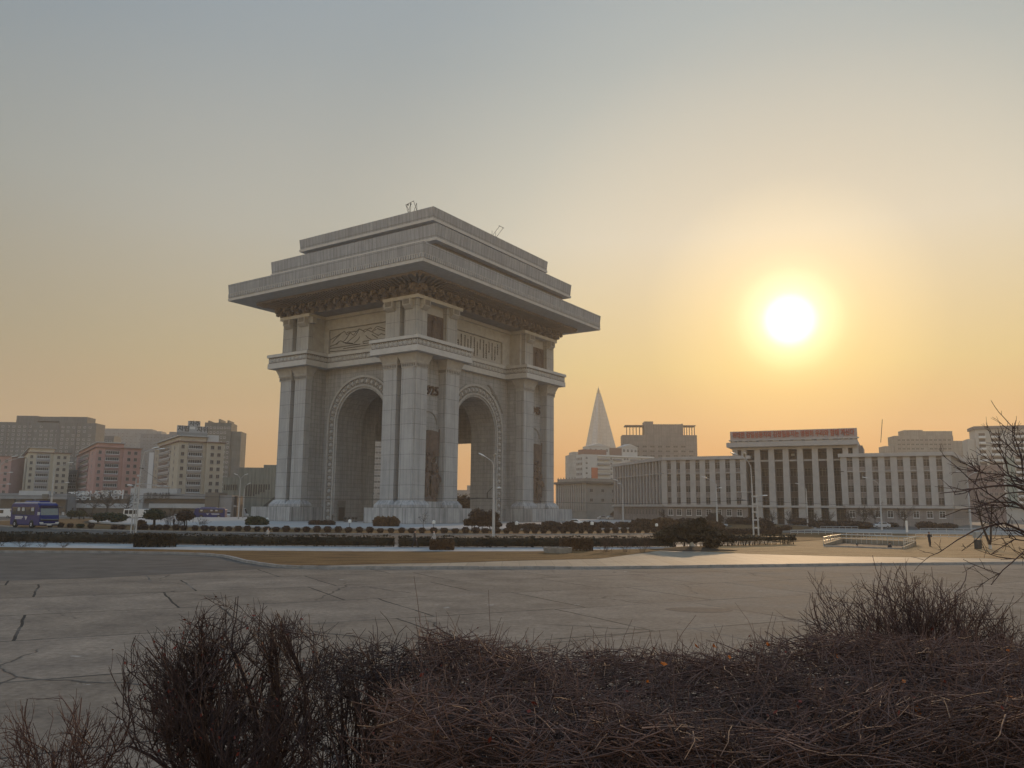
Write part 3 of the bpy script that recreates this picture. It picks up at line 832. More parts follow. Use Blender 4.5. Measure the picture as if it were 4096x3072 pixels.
# ------------------------------------------------------------------ ground, paving, lawns
def pavement_mat():
    m, nt, b = principled('old concrete paving in big cracked plates', .95, .03)
    tc = nd(nt, 'TexCoord')
    nw = nd(nt, 'TexNoise', i_Scale=.5, i_Detail=4.0); lk(nt, tc.outputs['Object'], nw.inputs['Vector'])
    wv = nd(nt, 'VectorMath', operation='MULTIPLY_ADD'); lk(nt, nw.outputs['Color'], wv.inputs[0]); wv.inputs[1].default_value = (.22, .22, 0); lk(nt, tc.outputs['Object'], wv.inputs[2])
    mp = nd(nt, 'Mapping'); mp.inputs['Rotation'].default_value = (0, 0, -R(28)); mp.inputs['Location'].default_value = (1.1, 3.6, 0); lk(nt, wv.outputs[0], mp.inputs[0])
    br = nd(nt, 'TexBrick', offset=.22, i_Scale=1.0); br.inputs['Brick Width'].default_value = 6.7; br.inputs['Row Height'].default_value = 6.5; br.inputs['Mortar Size'].default_value = .055; br.inputs['Mortar Smooth'].default_value = .25
    br.inputs['Color1'].default_value = (.18, .146, .116, 1); br.inputs['Color2'].default_value = (.215, .176, .142, 1); br.inputs['Mortar'].default_value = (.185, .168, .15, 1)
    lk(nt, mp.outputs[0], br.inputs['Vector'])
    nm = nd(nt, 'TexNoise', i_Scale=.22, i_Detail=3.0); lk(nt, tc.outputs['Object'], nm.inputs['Vector'])
    rm = ramp(nt, [(.34, (.15,) * 3), (.5, (1,) * 3)], nm.outputs['Fac'])
    jm = nd(nt, 'Math', operation='MULTIPLY'); lk(nt, br.outputs['Fac'], jm.inputs[0]); lk(nt, rm.outputs[0], jm.inputs[1])
    # random cracks
    w2 = nd(nt, 'VectorMath', operation='MULTIPLY_ADD'); n5 = nd(nt, 'TexNoise', i_Scale=1.1, i_Detail=5.0); lk(nt, tc.outputs['Object'], n5.inputs['Vector']); lk(nt, n5.outputs['Color'], w2.inputs[0]); w2.inputs[1].default_value = (.7, .7, 0); lk(nt, tc.outputs['Object'], w2.inputs[2])
    vo = nd(nt, 'TexVoronoi', feature='DISTANCE_TO_EDGE', i_Scale=.13); lk(nt, w2.outputs[0], vo.inputs['Vector'])
    rv = ramp(nt, [(0.0, (1,) * 3), (.0075, (0,) * 3)], vo.outputs['Distance'])
    n6 = nd(nt, 'TexNoise', i_Scale=.16, i_Detail=2.0); mo = nd(nt, 'Mapping'); mo.inputs['Location'].default_value = (31, 7, 0); lk(nt, tc.outputs['Object'], mo.inputs[0]); lk(nt, mo.outputs[0], n6.inputs['Vector'])
    r6 = ramp(nt, [(.5, (0,) * 3), (.6, (.9,) * 3)], n6.outputs['Fac'])
    cm = nd(nt, 'Math', operation='MULTIPLY'); lk(nt, rv.outputs[0], cm.inputs[0]); lk(nt, r6.outputs[0], cm.inputs[1])
    mxj = nd(nt, 'Math', operation='MAXIMUM'); lk(nt, jm.outputs[0], mxj.inputs[0]); lk(nt, cm.outputs[0], mxj.inputs[1])
    # tone: blotches, fine grain, pale scuffs, dark repairs
    n1 = nd(nt, 'TexNoise', i_Scale=.35, i_Detail=9.0, i_Roughness=.68); lk(nt, tc.outputs['Object'], n1.inputs['Vector'])
    r1 = ramp(nt, [(.3, (.64, .64, .65)), (.7, (1.28, 1.25, 1.2))], n1.outputs['Fac'])
    a = nd(nt, 'MixRGB', blend_type='MULTIPLY', i_0=1.0); lk(nt, br.outputs[0], a.inputs[1]); lk(nt, r1.outputs[0], a.inputs[2])
    n2 = nd(nt, 'TexNoise', i_Scale=4.5, i_Detail=8.0, i_Roughness=.75); lk(nt, tc.outputs['Object'], n2.inputs['Vector'])
    r2 = ramp(nt, [(.3, (.66,) * 3), (.7, (1.3,) * 3)], n2.outputs['Fac'])
    a2 = nd(nt, 'MixRGB', blend_type='MULTIPLY', i_0=1.0); lk(nt, a.outputs[0], a2.inputs[1]); lk(nt, r2.outputs[0], a2.inputs[2])
    n3 = nd(nt, 'TexNoise', i_Scale=.9, i_Detail=6.0, i_Roughness=.62); lk(nt, tc.outputs['Object'], n3.inputs['Vector'])
    r3 = ramp(nt, [(.66, (0,) * 3), (.72, (.8,) * 3)], n3.outputs['Fac'])
    a3 = nd(nt, 'MixRGB'); lk(nt, r3.outputs[0], a3.inputs[0]); lk(nt, a2.outputs[0], a3.inputs[1]); a3.inputs[2].default_value = (.36, .335, .30, 1)
    r4 = ramp(nt, [(.26, (.85,) * 3), (.33, (0,) * 3)], n3.outputs['Fac'])
    a4 = nd(nt, 'MixRGB'); lk(nt, r4.outputs[0], a4.inputs[0]); lk(nt, a3.outputs[0], a4.inputs[1]); a4.inputs[2].default_value = (.085, .08, .075, 1)
    a5 = nd(nt, 'MixRGB'); lk(nt, mxj.outputs[0], a5.inputs[0]); lk(nt, a4.outputs[0], a5.inputs[1]); a5.inputs[2].default_value = (.045, .04, .036, 1)
    lk(nt, a5.outputs[0], b.inputs['Base Color'])
    bp = nd(nt, 'Bump', i_Strength=.35, i_Distance=.02); lk(nt, n2.outputs['Fac'], bp.inputs['Height'])
    bp2 = nd(nt, 'Bump', i_Strength=.5, i_Distance=.04); bp2.invert = True; lk(nt, mxj.outputs[0], bp2.inputs['Height']); lk(nt, bp.outputs[0], bp2.inputs['Normal'])
    lk(nt, bp2.outputs[0], b.inputs['Normal'])
    rr = ramp(nt, [(.35, (.88,) * 3), (.65, (1.0,) * 3)], n1.outputs['Fac']); lk(nt, rr.outputs[0], b.inputs['Roughness'])
    return m


def grass_mat(name, c1, c2, c3):
    m, nt, b = principled(name, .9, .1)
    tc = nd(nt, 'TexCoord')
    mp = nd(nt, 'Mapping'); mp.inputs['Scale'].default_value = (.5, 1.6, 1); lk(nt, tc.outputs['Object'], mp.inputs[0])
    n1 = nd(nt, 'TexNoise', i_Scale=.55, i_Detail=7.0, i_Roughness=.65); lk(nt, mp.outputs[0], n1.inputs['Vector'])
    r1 = ramp(nt, [(.28, c1), (.5, c2), (.72, c3)], n1.outputs['Fac'])
    n2 = nd(nt, 'TexNoise', i_Scale=9.0, i_Detail=4.0, i_Roughness=.7); lk(nt, tc.outputs['Object'], n2.inputs['Vector'])
    r2 = ramp(nt, [(.3, (.62,) * 3), (.7, (1.3,) * 3)], n2.outputs['Fac'])
    a = nd(nt, 'MixRGB', blend_type='MULTIPLY', i_0=1.0); lk(nt, r1.outputs[0], a.inputs[1]); lk(nt, r2.outputs[0], a.inputs[2])
    lk(nt, a.outputs[0], b.inputs['Base Color'])
    bp = nd(nt, 'Bump', i_Strength=.8, i_Distance=.08); lk(nt, n2.outputs['Fac'], bp.inputs['Height']); lk(nt, bp.outputs[0], b.inputs['Normal'])
    return m


M_PAVE = pavement_mat()
M_GRASS = grass_mat('dry winter grass', (.055, .03, .013), (.125, .07, .028), (.19, .115, .05))
M_TAN = grass_mat('dry ground with sunlight painted in', (.20, .115, .052), (.34, .205, .098), (.44, .29, .15))  # raised orange tone carries the sunlight falling on this ground
M_ASPH = flat('worn asphalt', (.085, .075, .067), .9, .12, var=.3, scale=.5, bump=.1)
M_CITY = flat('distant streets and yards', (.13, .12, .105), .85, .2, var=.25, scale=.05)
M_SIDE = stone('pale pavement slabs', (.23, .185, .135), bw=1.2, bh=1.2, mortar=.03, joint=.35, streak=0, var=.2)
M_PATH = flat('pale concrete path', (.30, .295, .285), .75, .3, var=.22, scale=1.2)
M_TERR = flat('terrace granite paving', (.30, .29, .28), .7, .3, var=.12, scale=.8)
M_KERB = flat('granite kerb', (.22, .21, .20), .8, .25, var=.25, scale=1.5)
M_SOIL = flat('bare soil', (.05, .036, .026), .95, .1, var=.35, scale=3.0)


def resample(pts, xs):
    p = np.array(pts); o = np.argsort(p[:, 0]); return np.interp(xs, p[o, 0], p[o, 1])


def strip(name, near, far, z, mat, x0, x1, n=60, skirt=0.0):
    xs = np.linspace(x0, x1, n); yn = resample(near, xs); yf = np.maximum(resample(far, xs), yn + .02)
    V = np.concatenate([np.c_[xs, yn, np.full(n, z)], np.c_[xs, yf, np.full(n, z)]])
    Fq = [(i, i + 1, n + i + 1, n + i) for i in range(n - 1)]
    o = link(name, mesh_np(name, V, Fq, mat))
    return tag(o, kind='structure')


def disc(name, c, r0, r1, z, mat, a0=0.0, a1=2 * math.pi, n=120):
    an = np.linspace(a0, a1, n)
    V = np.concatenate([np.c_[c[0] + r * np.cos(an), c[1] + r * np.sin(an), np.full(n, z)] for r in (r0, r1)])
    o = link(name, mesh_np(name, V, [(i, n + i, n + i + 1, i + 1) for i in range(n - 1)], mat))
    return tag(o, kind='structure')


tag(link('ground', mesh_np('ground', [(-1500, -40, -.03), (1500, -40, -.03), (1500, 1500, -.03), (-1500, 1500, -.03)], [(0, 1, 2, 3)], M_CITY)), kind='structure')
kerb_pts = [(-95, 66.0), (-60, 67.6), (-42.2, 68.5), (-35.4, 69.4), (-28, 68.6), (-24.7, 67.2), (-22.6, 65.2), (-21.0, 62.6), (-19.2, 59.6), (-17.2, 56.9), (-15.5, 55.0), (-13.6, 54.1), (-10.5, 54.0), (-7.2, 54.4), (6.0, 55.9), (25.1, 61.5), (40.3, 65.2), (80, 78)]
strip('plaza_pavement', [(-120, -20), (120, -20)], kerb_pts, 0.0, M_PAVE, -95, 80, 176)
# asphalt lane along the kerb on the left
asp_near = [gp(0, 2324), gp(400, 2312), gp(800, 2290), gp(1038, 2277), gp(1200, 2268)]
strip('asphalt_lane', [(-95, 34)] + asp_near, [(x, y - .03) for x, y in kerb_pts], 0.004, M_ASPH, -60, -13.0, 60)
ZD = 0.16
path_near = [gp(*Z1(0, 1500), ZD), gp(*Z1(1330, 1518), ZD), gp(*Z3(0, 612), ZD), gp(*Z3(1500, 622), ZD), gp(*Z4(1500, 622), ZD), gp(2700, 2192, ZD), gp(3100, 2183, ZD)]
path_near = [(-95, path_near[0][1] + 3)] + path_near
hedge_front = [gp(*p, ZD) for p in (Z1(0, 1452), Z1(1300, 1470), Z3(0, 560), Z3(1000, 568), Z4(0, 578), Z4(1000, 580), Z4(1480, 580), (2695, 2188), (2940, 2184), (3185, 2177))]
lawn_near = [(x, y + .30) for x, y in kerb_pts if x < -13] + [gp(*p, ZD) for p in (Z3(830, 787), Z4(0, 757), Z4(600, 748), Z4(1200, 728), Z4(2212, 703), (2700, 2194))]
strip('pavement', [(x, y + .22) for x, y in kerb_pts], lawn_near[-6:] + [gp(3300, 2180, ZD), (40, 96), (85, 96)], ZD - .012, M_SIDE, -14, 80, 100)
strip('lawn', lawn_near, path_near, ZD, M_GRASS, -90, gp(2700, 2194, ZD)[0], 120)
strip('path', path_near, [(-95, hedge_front[0][1] + 4)] + [(x, y + 3.4) for x, y in hedge_front], ZD - .006, M_PATH, -92, hedge_front[-1][0], 120)
# right-hand open ground of trodden grass
strip('sun_painted_ground', [gp(2690, 2200, ZD), gp(3000, 2215, ZD), gp(3400, 2225, ZD), gp(3800, 2230, ZD), (44, 68.6), (90, 84)], [(16, 84), (34, 101), (60, 132), (110, 128)], ZD, M_TAN, gp(2690, 2200, ZD)[0], 88, 60)
k = MB()
kp = [Vector((x, y, 0)) for x, y in kerb_pts]
for a, b in zip(kp[:-1], kp[1:]):
    L = (b - a).length; n = max(1, round(L / 1.05)); d = (b - a).normalized(); nn = Vector((-d.y, d.x, 0)) * .26
    for i in range(n):
        p, q = a + d * (L * i / n + .012), a + d * (L * (i + 1) / n - .012)
        h = .175 + random.uniform(-.012, .008)
        k.hex8([(p.x, p.y, -.02), (q.x, q.y, -.02), (q.x + nn.x, q.y + nn.y, -.02), (p.x + nn.x, p.y + nn.y, -.02), (p.x, p.y, h), (q.x, q.y, h), (q.x + nn.x, q.y + nn.y, h), (p.x + nn.x, p.y + nn.y, h)])
tag(k.build('kerb', M_KERB), kind='structure')
# the roundabout: ring road, grass ring, terrace of the arch
disc('ring_road', A_C, 99.2, 131, 0.0, M_ASPH, math.pi * .9, math.pi * 2.1, 160)
disc('lawn', A_C, 80.5, 99.0, .09, M_GRASS, n=160)
kk = MB()
for i in range(200):
    a0, a1 = 2 * math.pi * i / 200, 2 * math.pi * (i + .985) / 200
    P4 = [(A_C[0] + r * math.cos(a), A_C[1] + r * math.sin(a)) for r, a in ((98.95, a0), (99.3, a0), (99.3, a1), (98.95, a1))]
    kk.hex8([(x, y, -.02) for x, y in P4] + [(x, y, .14) for x, y in P4])
tag(kk.build('kerb', M_KERB), kind='structure')
tr = MB()
n = 120
ring = [(A_C[0] + 79.5 * math.cos(2 * math.pi * i / n), A_C[1] + 79.5 * math.sin(2 * math.pi * i / n)) for i in range(n)]
tr.prism(ring, -.02, A_BASE - .004)
tag(tr.build('terrace', M_TERR), kind='structure')
disc('lawn_edge', A_C, 79.5, 80.5, .2, M_SOIL, n=160)
# dark repair patch in the paving
px, py = gp(2800, 2440)
V = [(px, py, .005)] + [(px + 1.35 * math.cos(a) * (1 + .08 * math.sin(3 * a)), py + .85 * math.sin(a), .005) for a in np.linspace(0, 2 * math.pi, 25)[:-1]]
me = bpy.data.meshes.new('asphalt_patch'); me.from_pydata(V, [], [(0, i + 1, (i + 1) % 24 + 1) for i in range(24)]); me.materials.append(flat('tar repair', (.075, .07, .066), .9, .08, var=.3, scale=4))
tag(link('asphalt_patch', me), kind='structure')
# far roads on the right, light with dust
strip('road', [(20, 152), (60, 150), (110, 138), (220, 120)], [(20, 190), (60, 186), (110, 176), (220, 160)], .006, flat('dusty road', (.20, .19, .175), .7, .3, var=.15, scale=.6), 62, 220, 40)
strip('grass_verge', [(34, 103), (60, 132), (110, 128)], [(34, 140), (60, 148), (110, 137)], .10, M_GRASS, 34, 110, 30)
# raised planting bed the photographer looks over
bed = MB()
bed.prism([(-3.2, -3), (9, -3), (9, 5.3), (-3.2, 5.3)], -.02, 2.2)
bed.hex8([(.3, 5.301, -.02), (12, 5.301, -.02), (12, 13.0, -.02), (.3, 13.0, -.02), (2.9, 5.301, 2.18), (9, 5.301, 2.18), (9, 9.0, 2.18), (2.9, 9.0, 2.18)])
tag(bed.build('planting_bed', M_SOIL), kind='structure')
# ------------------------------------------------------------------ buildings
M_GLASS = flat('dark window glass', (.035, .036, .04), .3, .22, var=.25, scale=.8)
M_GLASSB = flat('brownish window glass', (.05, .042, .04), .3, .22, var=.3, scale=.8)
M_FRAME = flat('white painted window frame', (.55, .55, .54), .6, .3, var=.08)
M_FRAMEG = flat('grey window frame', (.26, .24, .235), .6, .3, var=.1)
_wm = {}


def window_meshes(w, h, mull, fm, gm, bar=.09, sill=True):
    key = (round(w, 2), round(h, 2), mull, fm.name, gm.name)
    if key not in _wm:
        m = MB(); d = -.09
        m.box(-w / 2, w / 2, d, .02, -h / 2, -h / 2 + bar).box(-w / 2, w / 2, d, .02, h / 2 - bar, h / 2)
        m.box(-w / 2, -w / 2 + bar, d, .02, -h / 2 + bar, h / 2 - bar).box(w / 2 - bar, w / 2, d, .02, -h / 2 + bar, h / 2 - bar)
        for k in range(mull):
            x = -w / 2 + w * (k + 1) / (mull + 1); m.box(x - bar * .4, x + bar * .4, d + .01, .02, -h / 2 + bar, h / 2 - bar)
        if mull < 3 and h > 1.5: m.box(-w / 2 + bar, w / 2 - bar, d + .015, .02, h * .18 - bar * .35, h * .18 + bar * .35)
        if sill: m.box(-w / 2 - .12, w / 2 + .12, d - .12, .02, -h / 2 - .12, -h / 2 - .003)
        g = MB().box(-w / 2 + .02, w / 2 - .02, -.03, .015, -h / 2 + .02, h / 2 - .02)
        _wm[key] = (m.mesh('window', fm), g.mesh('pane', gm))
    return _wm[key]


FACES = {'f': 0.0, 'l': -math.pi / 2, 'r': math.pi / 2, 'b': math.pi}


def windows(root, spots, w, h, face='f', off=0.0, mull=1, fm=None, gm=None, pane=True, cap=100, rz=None, name='window', sill=True):
    """spots: (along, z); off: the wall plane (y for the front, x for the sides)"""
    fm = fm or M_FRAME; gm = gm or M_GLASS
    a, b = window_meshes(w, h, mull, fm, gm, sill=sill)
    rot = FACES[face] if rz is None else rz
    P = []
    for s, z in spots:
        P.append({'f': (s, off, z), 'l': (off, s, z), 'r': (off, s, z)}[face])
    for p in P[:cap]:
        if pane:
            o = link(name, a, root, p, rot); link('pane', b, o)
        else:
            o = link(name, _joined(a, b), root, p, rot)
    rest = P[cap:]
    if rest:
        j = _joined(a, b); bm = bmesh.new()
        for p in rest:
            t = j.copy(); t.transform(Matrix.Translation(p) @ Matrix.Rotation(rot, 4, 'Z')); bm.from_mesh(t); bpy.data.meshes.remove(t)
        me = bpy.data.meshes.new('further_windows'); bm.to_mesh(me); bm.free()
        for m in j.materials: me.materials.append(m)
        tag(link('further_windows', me, root), kind='stuff')


_jm = {}


def _joined(a, b):
    if a.name not in _jm:
        bm = bmesh.new(); bm.from_mesh(a); n = len(bm.faces); bm.from_mesh(b); bm.faces.ensure_lookup_table()
        for f in bm.faces[n:]: f.material_index = 1
        me = bpy.data.meshes.new('window'); bm.to_mesh(me); bm.free(); me.materials.append(a.materials[0]); me.materials.append(b.materials[0])
        _jm[a.name] = me
    return _jm[a.name]


def along(P0, ang, u, v):                          # distance from P0 along a direction to the sight line through pixel column u
    d = ray(u, v); m = d[0] / d[1]; dx, dy = math.cos(ang), math.sin(ang)
    return (m * P0[1] - P0[0]) / (dx - m * dy)


def site(c, Y, right, rot, left=None, lrot=90):
    X, Y, z = at(*c, Y); r = R(rot)
    L = along((X, Y), r, *right)
    D = along((X, Y), r + R(lrot), *left) if left else None
    return (X, Y), z, L, D


def spread(n, a, b): return [a + (b - a) * (i + .5) / n for i in range(n)]


# --- three corner apartment blocks of one type
def flats(label, wall, logg, c, Y, right, left, rot, extra=None):
    P0, H, L, D = site(c, Y, right, rot, left)
    mw = flat('painted render', wall, .85, .2, var=.1, scale=.3); ml = flat('greyer loggia render', logg, .85, .2, var=.1, scale=.4)  # loggia strips get a greyer render than the wall
    me_ = flat('brick red eaves', (.16, .10, .085), .8, .2, var=.15)
    root = empty('apartment_block', (P0[0], P0[1], 0), R(rot), label, 'apartment block')
    body = MB().prism([(0, 0), (.60 * L, 0), (.60 * L, -1.3), (L, -1.3), (L, D), (0, D)], -.1, H).build('wall', mw, root)
    MB().prism([(-.6, -.6), (.58 * L, -.6), (.58 * L, -1.9), (L + .6, -1.9), (L + .6, D + .6), (-.6, D + .6)], H, H + .35).build('eaves', me_, root)
    ph = MB().box(.04 * L, .62 * L, 1.6, D - 1.5, H + .3, H + 2.3).build('roof_house', mw, root)
    MB().box(.04 * L - .8, .62 * L + .8, .8, D - .7, H + 2.3, H + 2.75).build('roof_slab', M_PLAIN, ph)
    rows = [H - 1.95 - 2.9 * k for k in range(int((H - 2) / 2.9))]
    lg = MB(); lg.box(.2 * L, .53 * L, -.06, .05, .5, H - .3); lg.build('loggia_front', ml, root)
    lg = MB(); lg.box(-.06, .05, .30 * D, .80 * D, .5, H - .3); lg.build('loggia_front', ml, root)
    windows(root, [(.09 * L, z) for z in rows], 1.25, 1.5, 'f', 0, 1, M_FRAMEG, M_GLASSB)
    windows(root, [(.365 * L, z) for z in rows], .30 * L, 1.45, 'f', -.06, 5)
    windows(root, [(x * L, z) for z in rows for x in (.73, .88)], 1.35, 1.5, 'f', -1.3, 1, M_FRAMEG, M_GLASSB)
    windows(root, [(.15 * D, z) for z in rows], 1.1, 1.5, 'l', 0, 0, M_FRAMEG, M_GLASSB)
    windows(root, [(.55 * D, z) for z in rows], .42 * D, 1.45, 'l', -.06, 6)
    windows(root, [(.9 * D, z) for z in rows], 1.1, 1.5, 'l', 0, 0, M_FRAMEG, M_GLASSB)
    b = MB()
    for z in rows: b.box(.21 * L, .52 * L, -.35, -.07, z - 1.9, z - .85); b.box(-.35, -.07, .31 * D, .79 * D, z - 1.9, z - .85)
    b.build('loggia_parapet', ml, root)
    return root, L, D, H


flats('cream apartment block with grey loggias behind the blue bus', (.40, .36, .29), (.26, .25, .25), Z1(290, 535), 390, Z1(715, 550), Z1(145, 543), 33)
flats('pink apartment block above the row of white letters', (.36, .215, .19), (.25, .165, .155), Z1(985, 485), 360, Z1(1440, 497), Z1(795, 495), 33)
bg, L, D, H = flats('beige apartment block with dark slogan boards on its roof', (.36, .315, .25), (.25, .225, .205), Z2(600, 320), 325, Z2(1095, 352), Z2(340, 335), 33)
M_BOARD = flat('pale grey sign board', (.30, .31, .32), .6, .3, var=.1)
M_DARKL = flat('dark slogan lettering', (.04, .042, .045), .6, .3, var=.1)
sb = empty('roof_sign', (0, 0, 0), 0, 'grey roof sign of stacked boards with dark letters on the beige block', 'sign')
sb.matrix_world = bg.matrix_world
sb.location = bg.location; sb.rotation_euler = bg.rotation_euler
sx0, sx1 = -.02 * L, .60 * L
MB().box(sx0 - .6, sx1 + .4, 1.0, 1.6, H + 2.76, H + 3.9).build('base_board', flat('grey sign base', (.20, .21, .215), .7), sb)
lo = MB().box(sx0 - .6, sx1 + .4, 1.1, 1.5, H + 3.9, H + 6.6).build('lower_board', M_BOARD, sb)
hi = MB().box(sx0 + .2 * L, sx0 + .47 * L, 1.0, 1.55, H + 6.6, H + 8.6).build('upper_board', M_BOARD, sb)
link('lettering', text_mesh('자주', 2.3, .06, M_DARKL, offset=.04), hi, (sx0 + .345 * L, .98, H + 7.55))
link('lettering', text_mesh('자립', 2.5, .06, M_DARKL, offset=.04), lo, (sx0 + .11 * L, 1.08, H + 5.2))
link('lettering', text_mesh('자위', 2.5, .06, M_DARKL, offset=.04), lo, (sx0 + .53 * L, 1.08, H + 5.2))
MB().box(sx0 + .24 * L, sx0 + .36 * L, 1.03, 1.12, H + 5.3, H + 6.3).build('white_panel', M_FRAME, lo)
tk = MB().box(.64 * L, .90 * L, 2, 6, H + .36, H + 3.4).build('water_tank', flat('white tank', (.42, .42, .41), .7), bg)

# pink block cut by the left frame edge
X, Y, z = at(*Z1(115, 580), 385)
o = empty('apartment_block', (X - 22, Y - 1, 0), R(4), 'pink apartment block cut off by the frame edge beside the cream block', 'apartment block')
MB().box(0, 22, 0, 12, -.1, z).build('wall', flat('pink render', (.34, .215, .195), .85, var=.1, scale=.3), o)
MB().box(-.4, 22.5, -.5, 12.5, z, z + .4).build('eaves', flat('red eaves', (.16, .09, .08), .8), o)
windows(o, [(x, z - 2 - 2.9 * k) for k in range(8) for x in (13, 16.5, 19.8)], 1.4, 1.5, 'f', 0, 1, M_FRAMEG, M_GLASSB)


# --- plain towers and slabs of flats
def tower(name, label, c, Y, right, rot, col, depth, steps, nx, nz, w=1.3, h=1.3, dz=2.8, fm=None, gm=None, ztop_off=3.0, left=None, lrot=90, streak=.25, cat='apartment tower', side_nx=0, cap=100):
    P0, H, L, D = site(c, Y, right, rot, left, lrot); D = D or depth
    mw = stone('weathered concrete panels', col, bw=5.4, bh=2.8, mortar=.08, joint=.3, off=0, streak=streak, var=.14, rough=.9)
    root = empty(name, (P0[0], P0[1], 0), R(rot), label, cat)
    MB().box(0, L, 0, D, -.1, H).build('wall', mw, root)
    for (a, b, z0, z1) in steps:
        MB().box(a * L, b * L, .8, D - .8, H + z0, H + z1).build('roof_house', mw, root)
    sp = [(x, H - ztop_off - dz * k) for k in range(nz) for x in spread(nx, .04 * L, .97 * L)]
    sp = [q for q in sp if q[1] > 1 and random.random() < .93]
    windows(root, sp, w, h, 'f', 0, 1, fm, gm, pane=False, cap=cap, sill=False)
    if side_nx:
        windows(root, [(y, H - ztop_off - dz * k) for k in range(nz) for y in spread(side_nx, .1 * D, .9 * D) if H - ztop_off - dz * k > 1], w, h, 'l', 0, 1, fm, gm, pane=False, cap=60, sill=False)
    return root, L, D, H


wallmat = lambda t: [c for c in t.children if c.name.split('.')[0] == 'wall'][0].data.materials[0]
M_FRL = flat('pale balcony glazing', (.62, .62, .62), .5, .3, var=.15)
t, L, D, H = tower('apartment_tower', 'long grey apartment slab of many storeys rising behind the cream block', Z1(-150, 222), 555, Z1(985, 238) , 3, (.115, .12, .12), 14, [(.27, .46, 0, 4.6), (.46, .66, 1.2, 4.2), (.66, .91, 0, 4.3)], 19, 17, 1.5, 1.25, 2.8, M_FRL, M_GLASS)
m = MB()
for x in (.2, .39, .66, .82): m.box(x * L - .5, x * L + .5, -.5, 0, 0, H)
m.build('stair_rib', flat('dark concrete rib', (.11, .11, .115), .9), t)
tower('apartment_tower', 'dark grey apartment block standing between the long slab and the pale slab', Z1(870, 378), 590, Z1(1165, 380), 5, (.14, .145, .145), 14, [(.5, 1, 0, 1.2)], 6, 12, 1.4, 1.2, 2.8, M_FRL, M_GLASS, cap=60)
tower('apartment_tower', 'pale hazy blank slab of flats behind the pink block', Z1(985, 308), 820, Z1(1650, 338), 6, (.20, .205, .21), 16, [(0, .85, 0, 2.0)], 14, 16, 1.3, 1.0, 3, M_FRAMEG, M_GLASS, cap=60)
t, L, D, H = tower('apartment_tower', 'hazy slab of flats with one white vertical stripe behind the beige block', Z1(1440, 345), 700, Z1(1900, 345), 6, (.17, .175, .18), 16, [(.62, 1, 0, 2.2)], 12, 16, 1.3, 1.0, 3, M_FRAMEG, M_GLASS, cap=60)
MB().box(.22 * L, .32 * L, -.3, 0, 2, H - 16).build('white_stripe', flat('white gable stripe', (.42, .43, .44), .7), t)
t, L, D, H = tower('apartment_tower', 'tall dark apartment tower with roof stubs behind the beige block', Z2(885, 110), 480, Z2(1178, 115), 5, (.125, .13, .12), 14, [(.1, .16, 0, 1.2), (.5, .56, 0, 2.2), (.83, .89, 0, 1.6)], 7, 15, 1.2, 1.2, 2.9, M_FRL, M_GLASS, cap=80)
wm = wallmat(t); MB().box(L, L * 1.38, 1, D, -.1, H - 5.0).build('wall', wm, t)
MB().box(-.28 * L, 0, 1, D, -.1, H - 4.6).build('wall', wm, t)
tower('apartment_tower', 'narrow grey block of flats seen in the gap between cream and pink blocks', Z1(705, 712), 420, Z1(790, 712), 10, (.17, .175, .175), 12, [], 2, 8, 1.9, 1.5, 2.9, M_FRAME, M_GLASS)

# --- hall with slit windows beside the arch
P0, H, L, D = site(Z2(1262, 607), 300, Z2(1760, 640), 4)
M_HALL = stone('grey-green concrete hall wall', (.20, .205, .175), bw=3.0, bh=9.0, mortar=.06, joint=.25, off=0, streak=.35)
hl = empty('assembly_hall', (P0[0], P0[1], 0), R(4), 'grey-green concrete hall with narrow slit windows beside the arch', 'hall')
MB().box(0, L, 0, 26, -.1, H).build('wall', M_HALL, hl)
MB().box(.5 * L, .9 * L, 3, 20, H, H + 1.2).build('roof_house', M_HALL, hl)
MB().box(-.35 * L, 0, .8, 22, -.1, H - 3.6).build('side_wall', M_HALL, hl)
m = MB()
for k, (x, zb) in enumerate(((1360, 925), (1415, 925), (1470, 905), (1525, 880), (1580, 855))):
    s = along(P0, R(4), *Z2(x, 800)); zt = at(*Z2(x, 795), 300)[2]; z0 = at(*Z2(x, zb), 300)[2]
    for dx in (-.75, .25):
        MB().box(s + dx, s + dx + .5, -.08, .02, z0, zt).build('slit_window', M_GLASS, hl)
for k, x in enumerate((1110, 1158, 1210, 1260)):
    s = along(P0, R(4), *Z2(x, 800)); zt = at(*Z2(x, 797), 300)[2]; z0 = at(*Z2(x, 860), 300)[2]
    for dx in (-.65, .2): MB().box(s + dx, s + dx + .45, .7, .82, z0, zt).build('slit_window', M_GLASS, hl)
xs_ = along(P0, R(4), *Z2(1440, 1030)); xe = L
MB().prism([(xs_, .5), (xe, .5), (xe, 9.5), (xs_ + 1, 2.0)], -2.5, -.05, 'xzy').build('stair_roof', flat('dark stair roof', (.06, .062, .058), .8), hl)

# --- low shops along the left street
M_CONC = flat('grey shop concrete', (.22, .22, .225), .85, .2, var=.15, scale=.3)
M_WHT = flat('whitish fascia', (.36, .365, .37), .7, .3, var=.12, scale=.3)
M_DARK = flat('dark shop glazing', (.04, .04, .045), .3, .5, var=.3, scale=.5)
M_BRN = flat('brown grey facing', (.15, .135, .115), .8, var=.1)


def lowbox(root, name, a, b, Y, mat, depth=6.0, dy=0.0):    # a block between two pixel corners at distance Y
    x0, _, z1 = at(a[0], a[1], Y); x1, _, _ = at(b[0], a[1], Y); _, _, z0 = at(a[0], b[1], Y)
    l = root.location
    return MB().box(x0 - l.x, x1 - l.x, Y + dy - l.y, Y + dy + depth - l.y, max(-.1, z0), z1).build(name, mat, root)


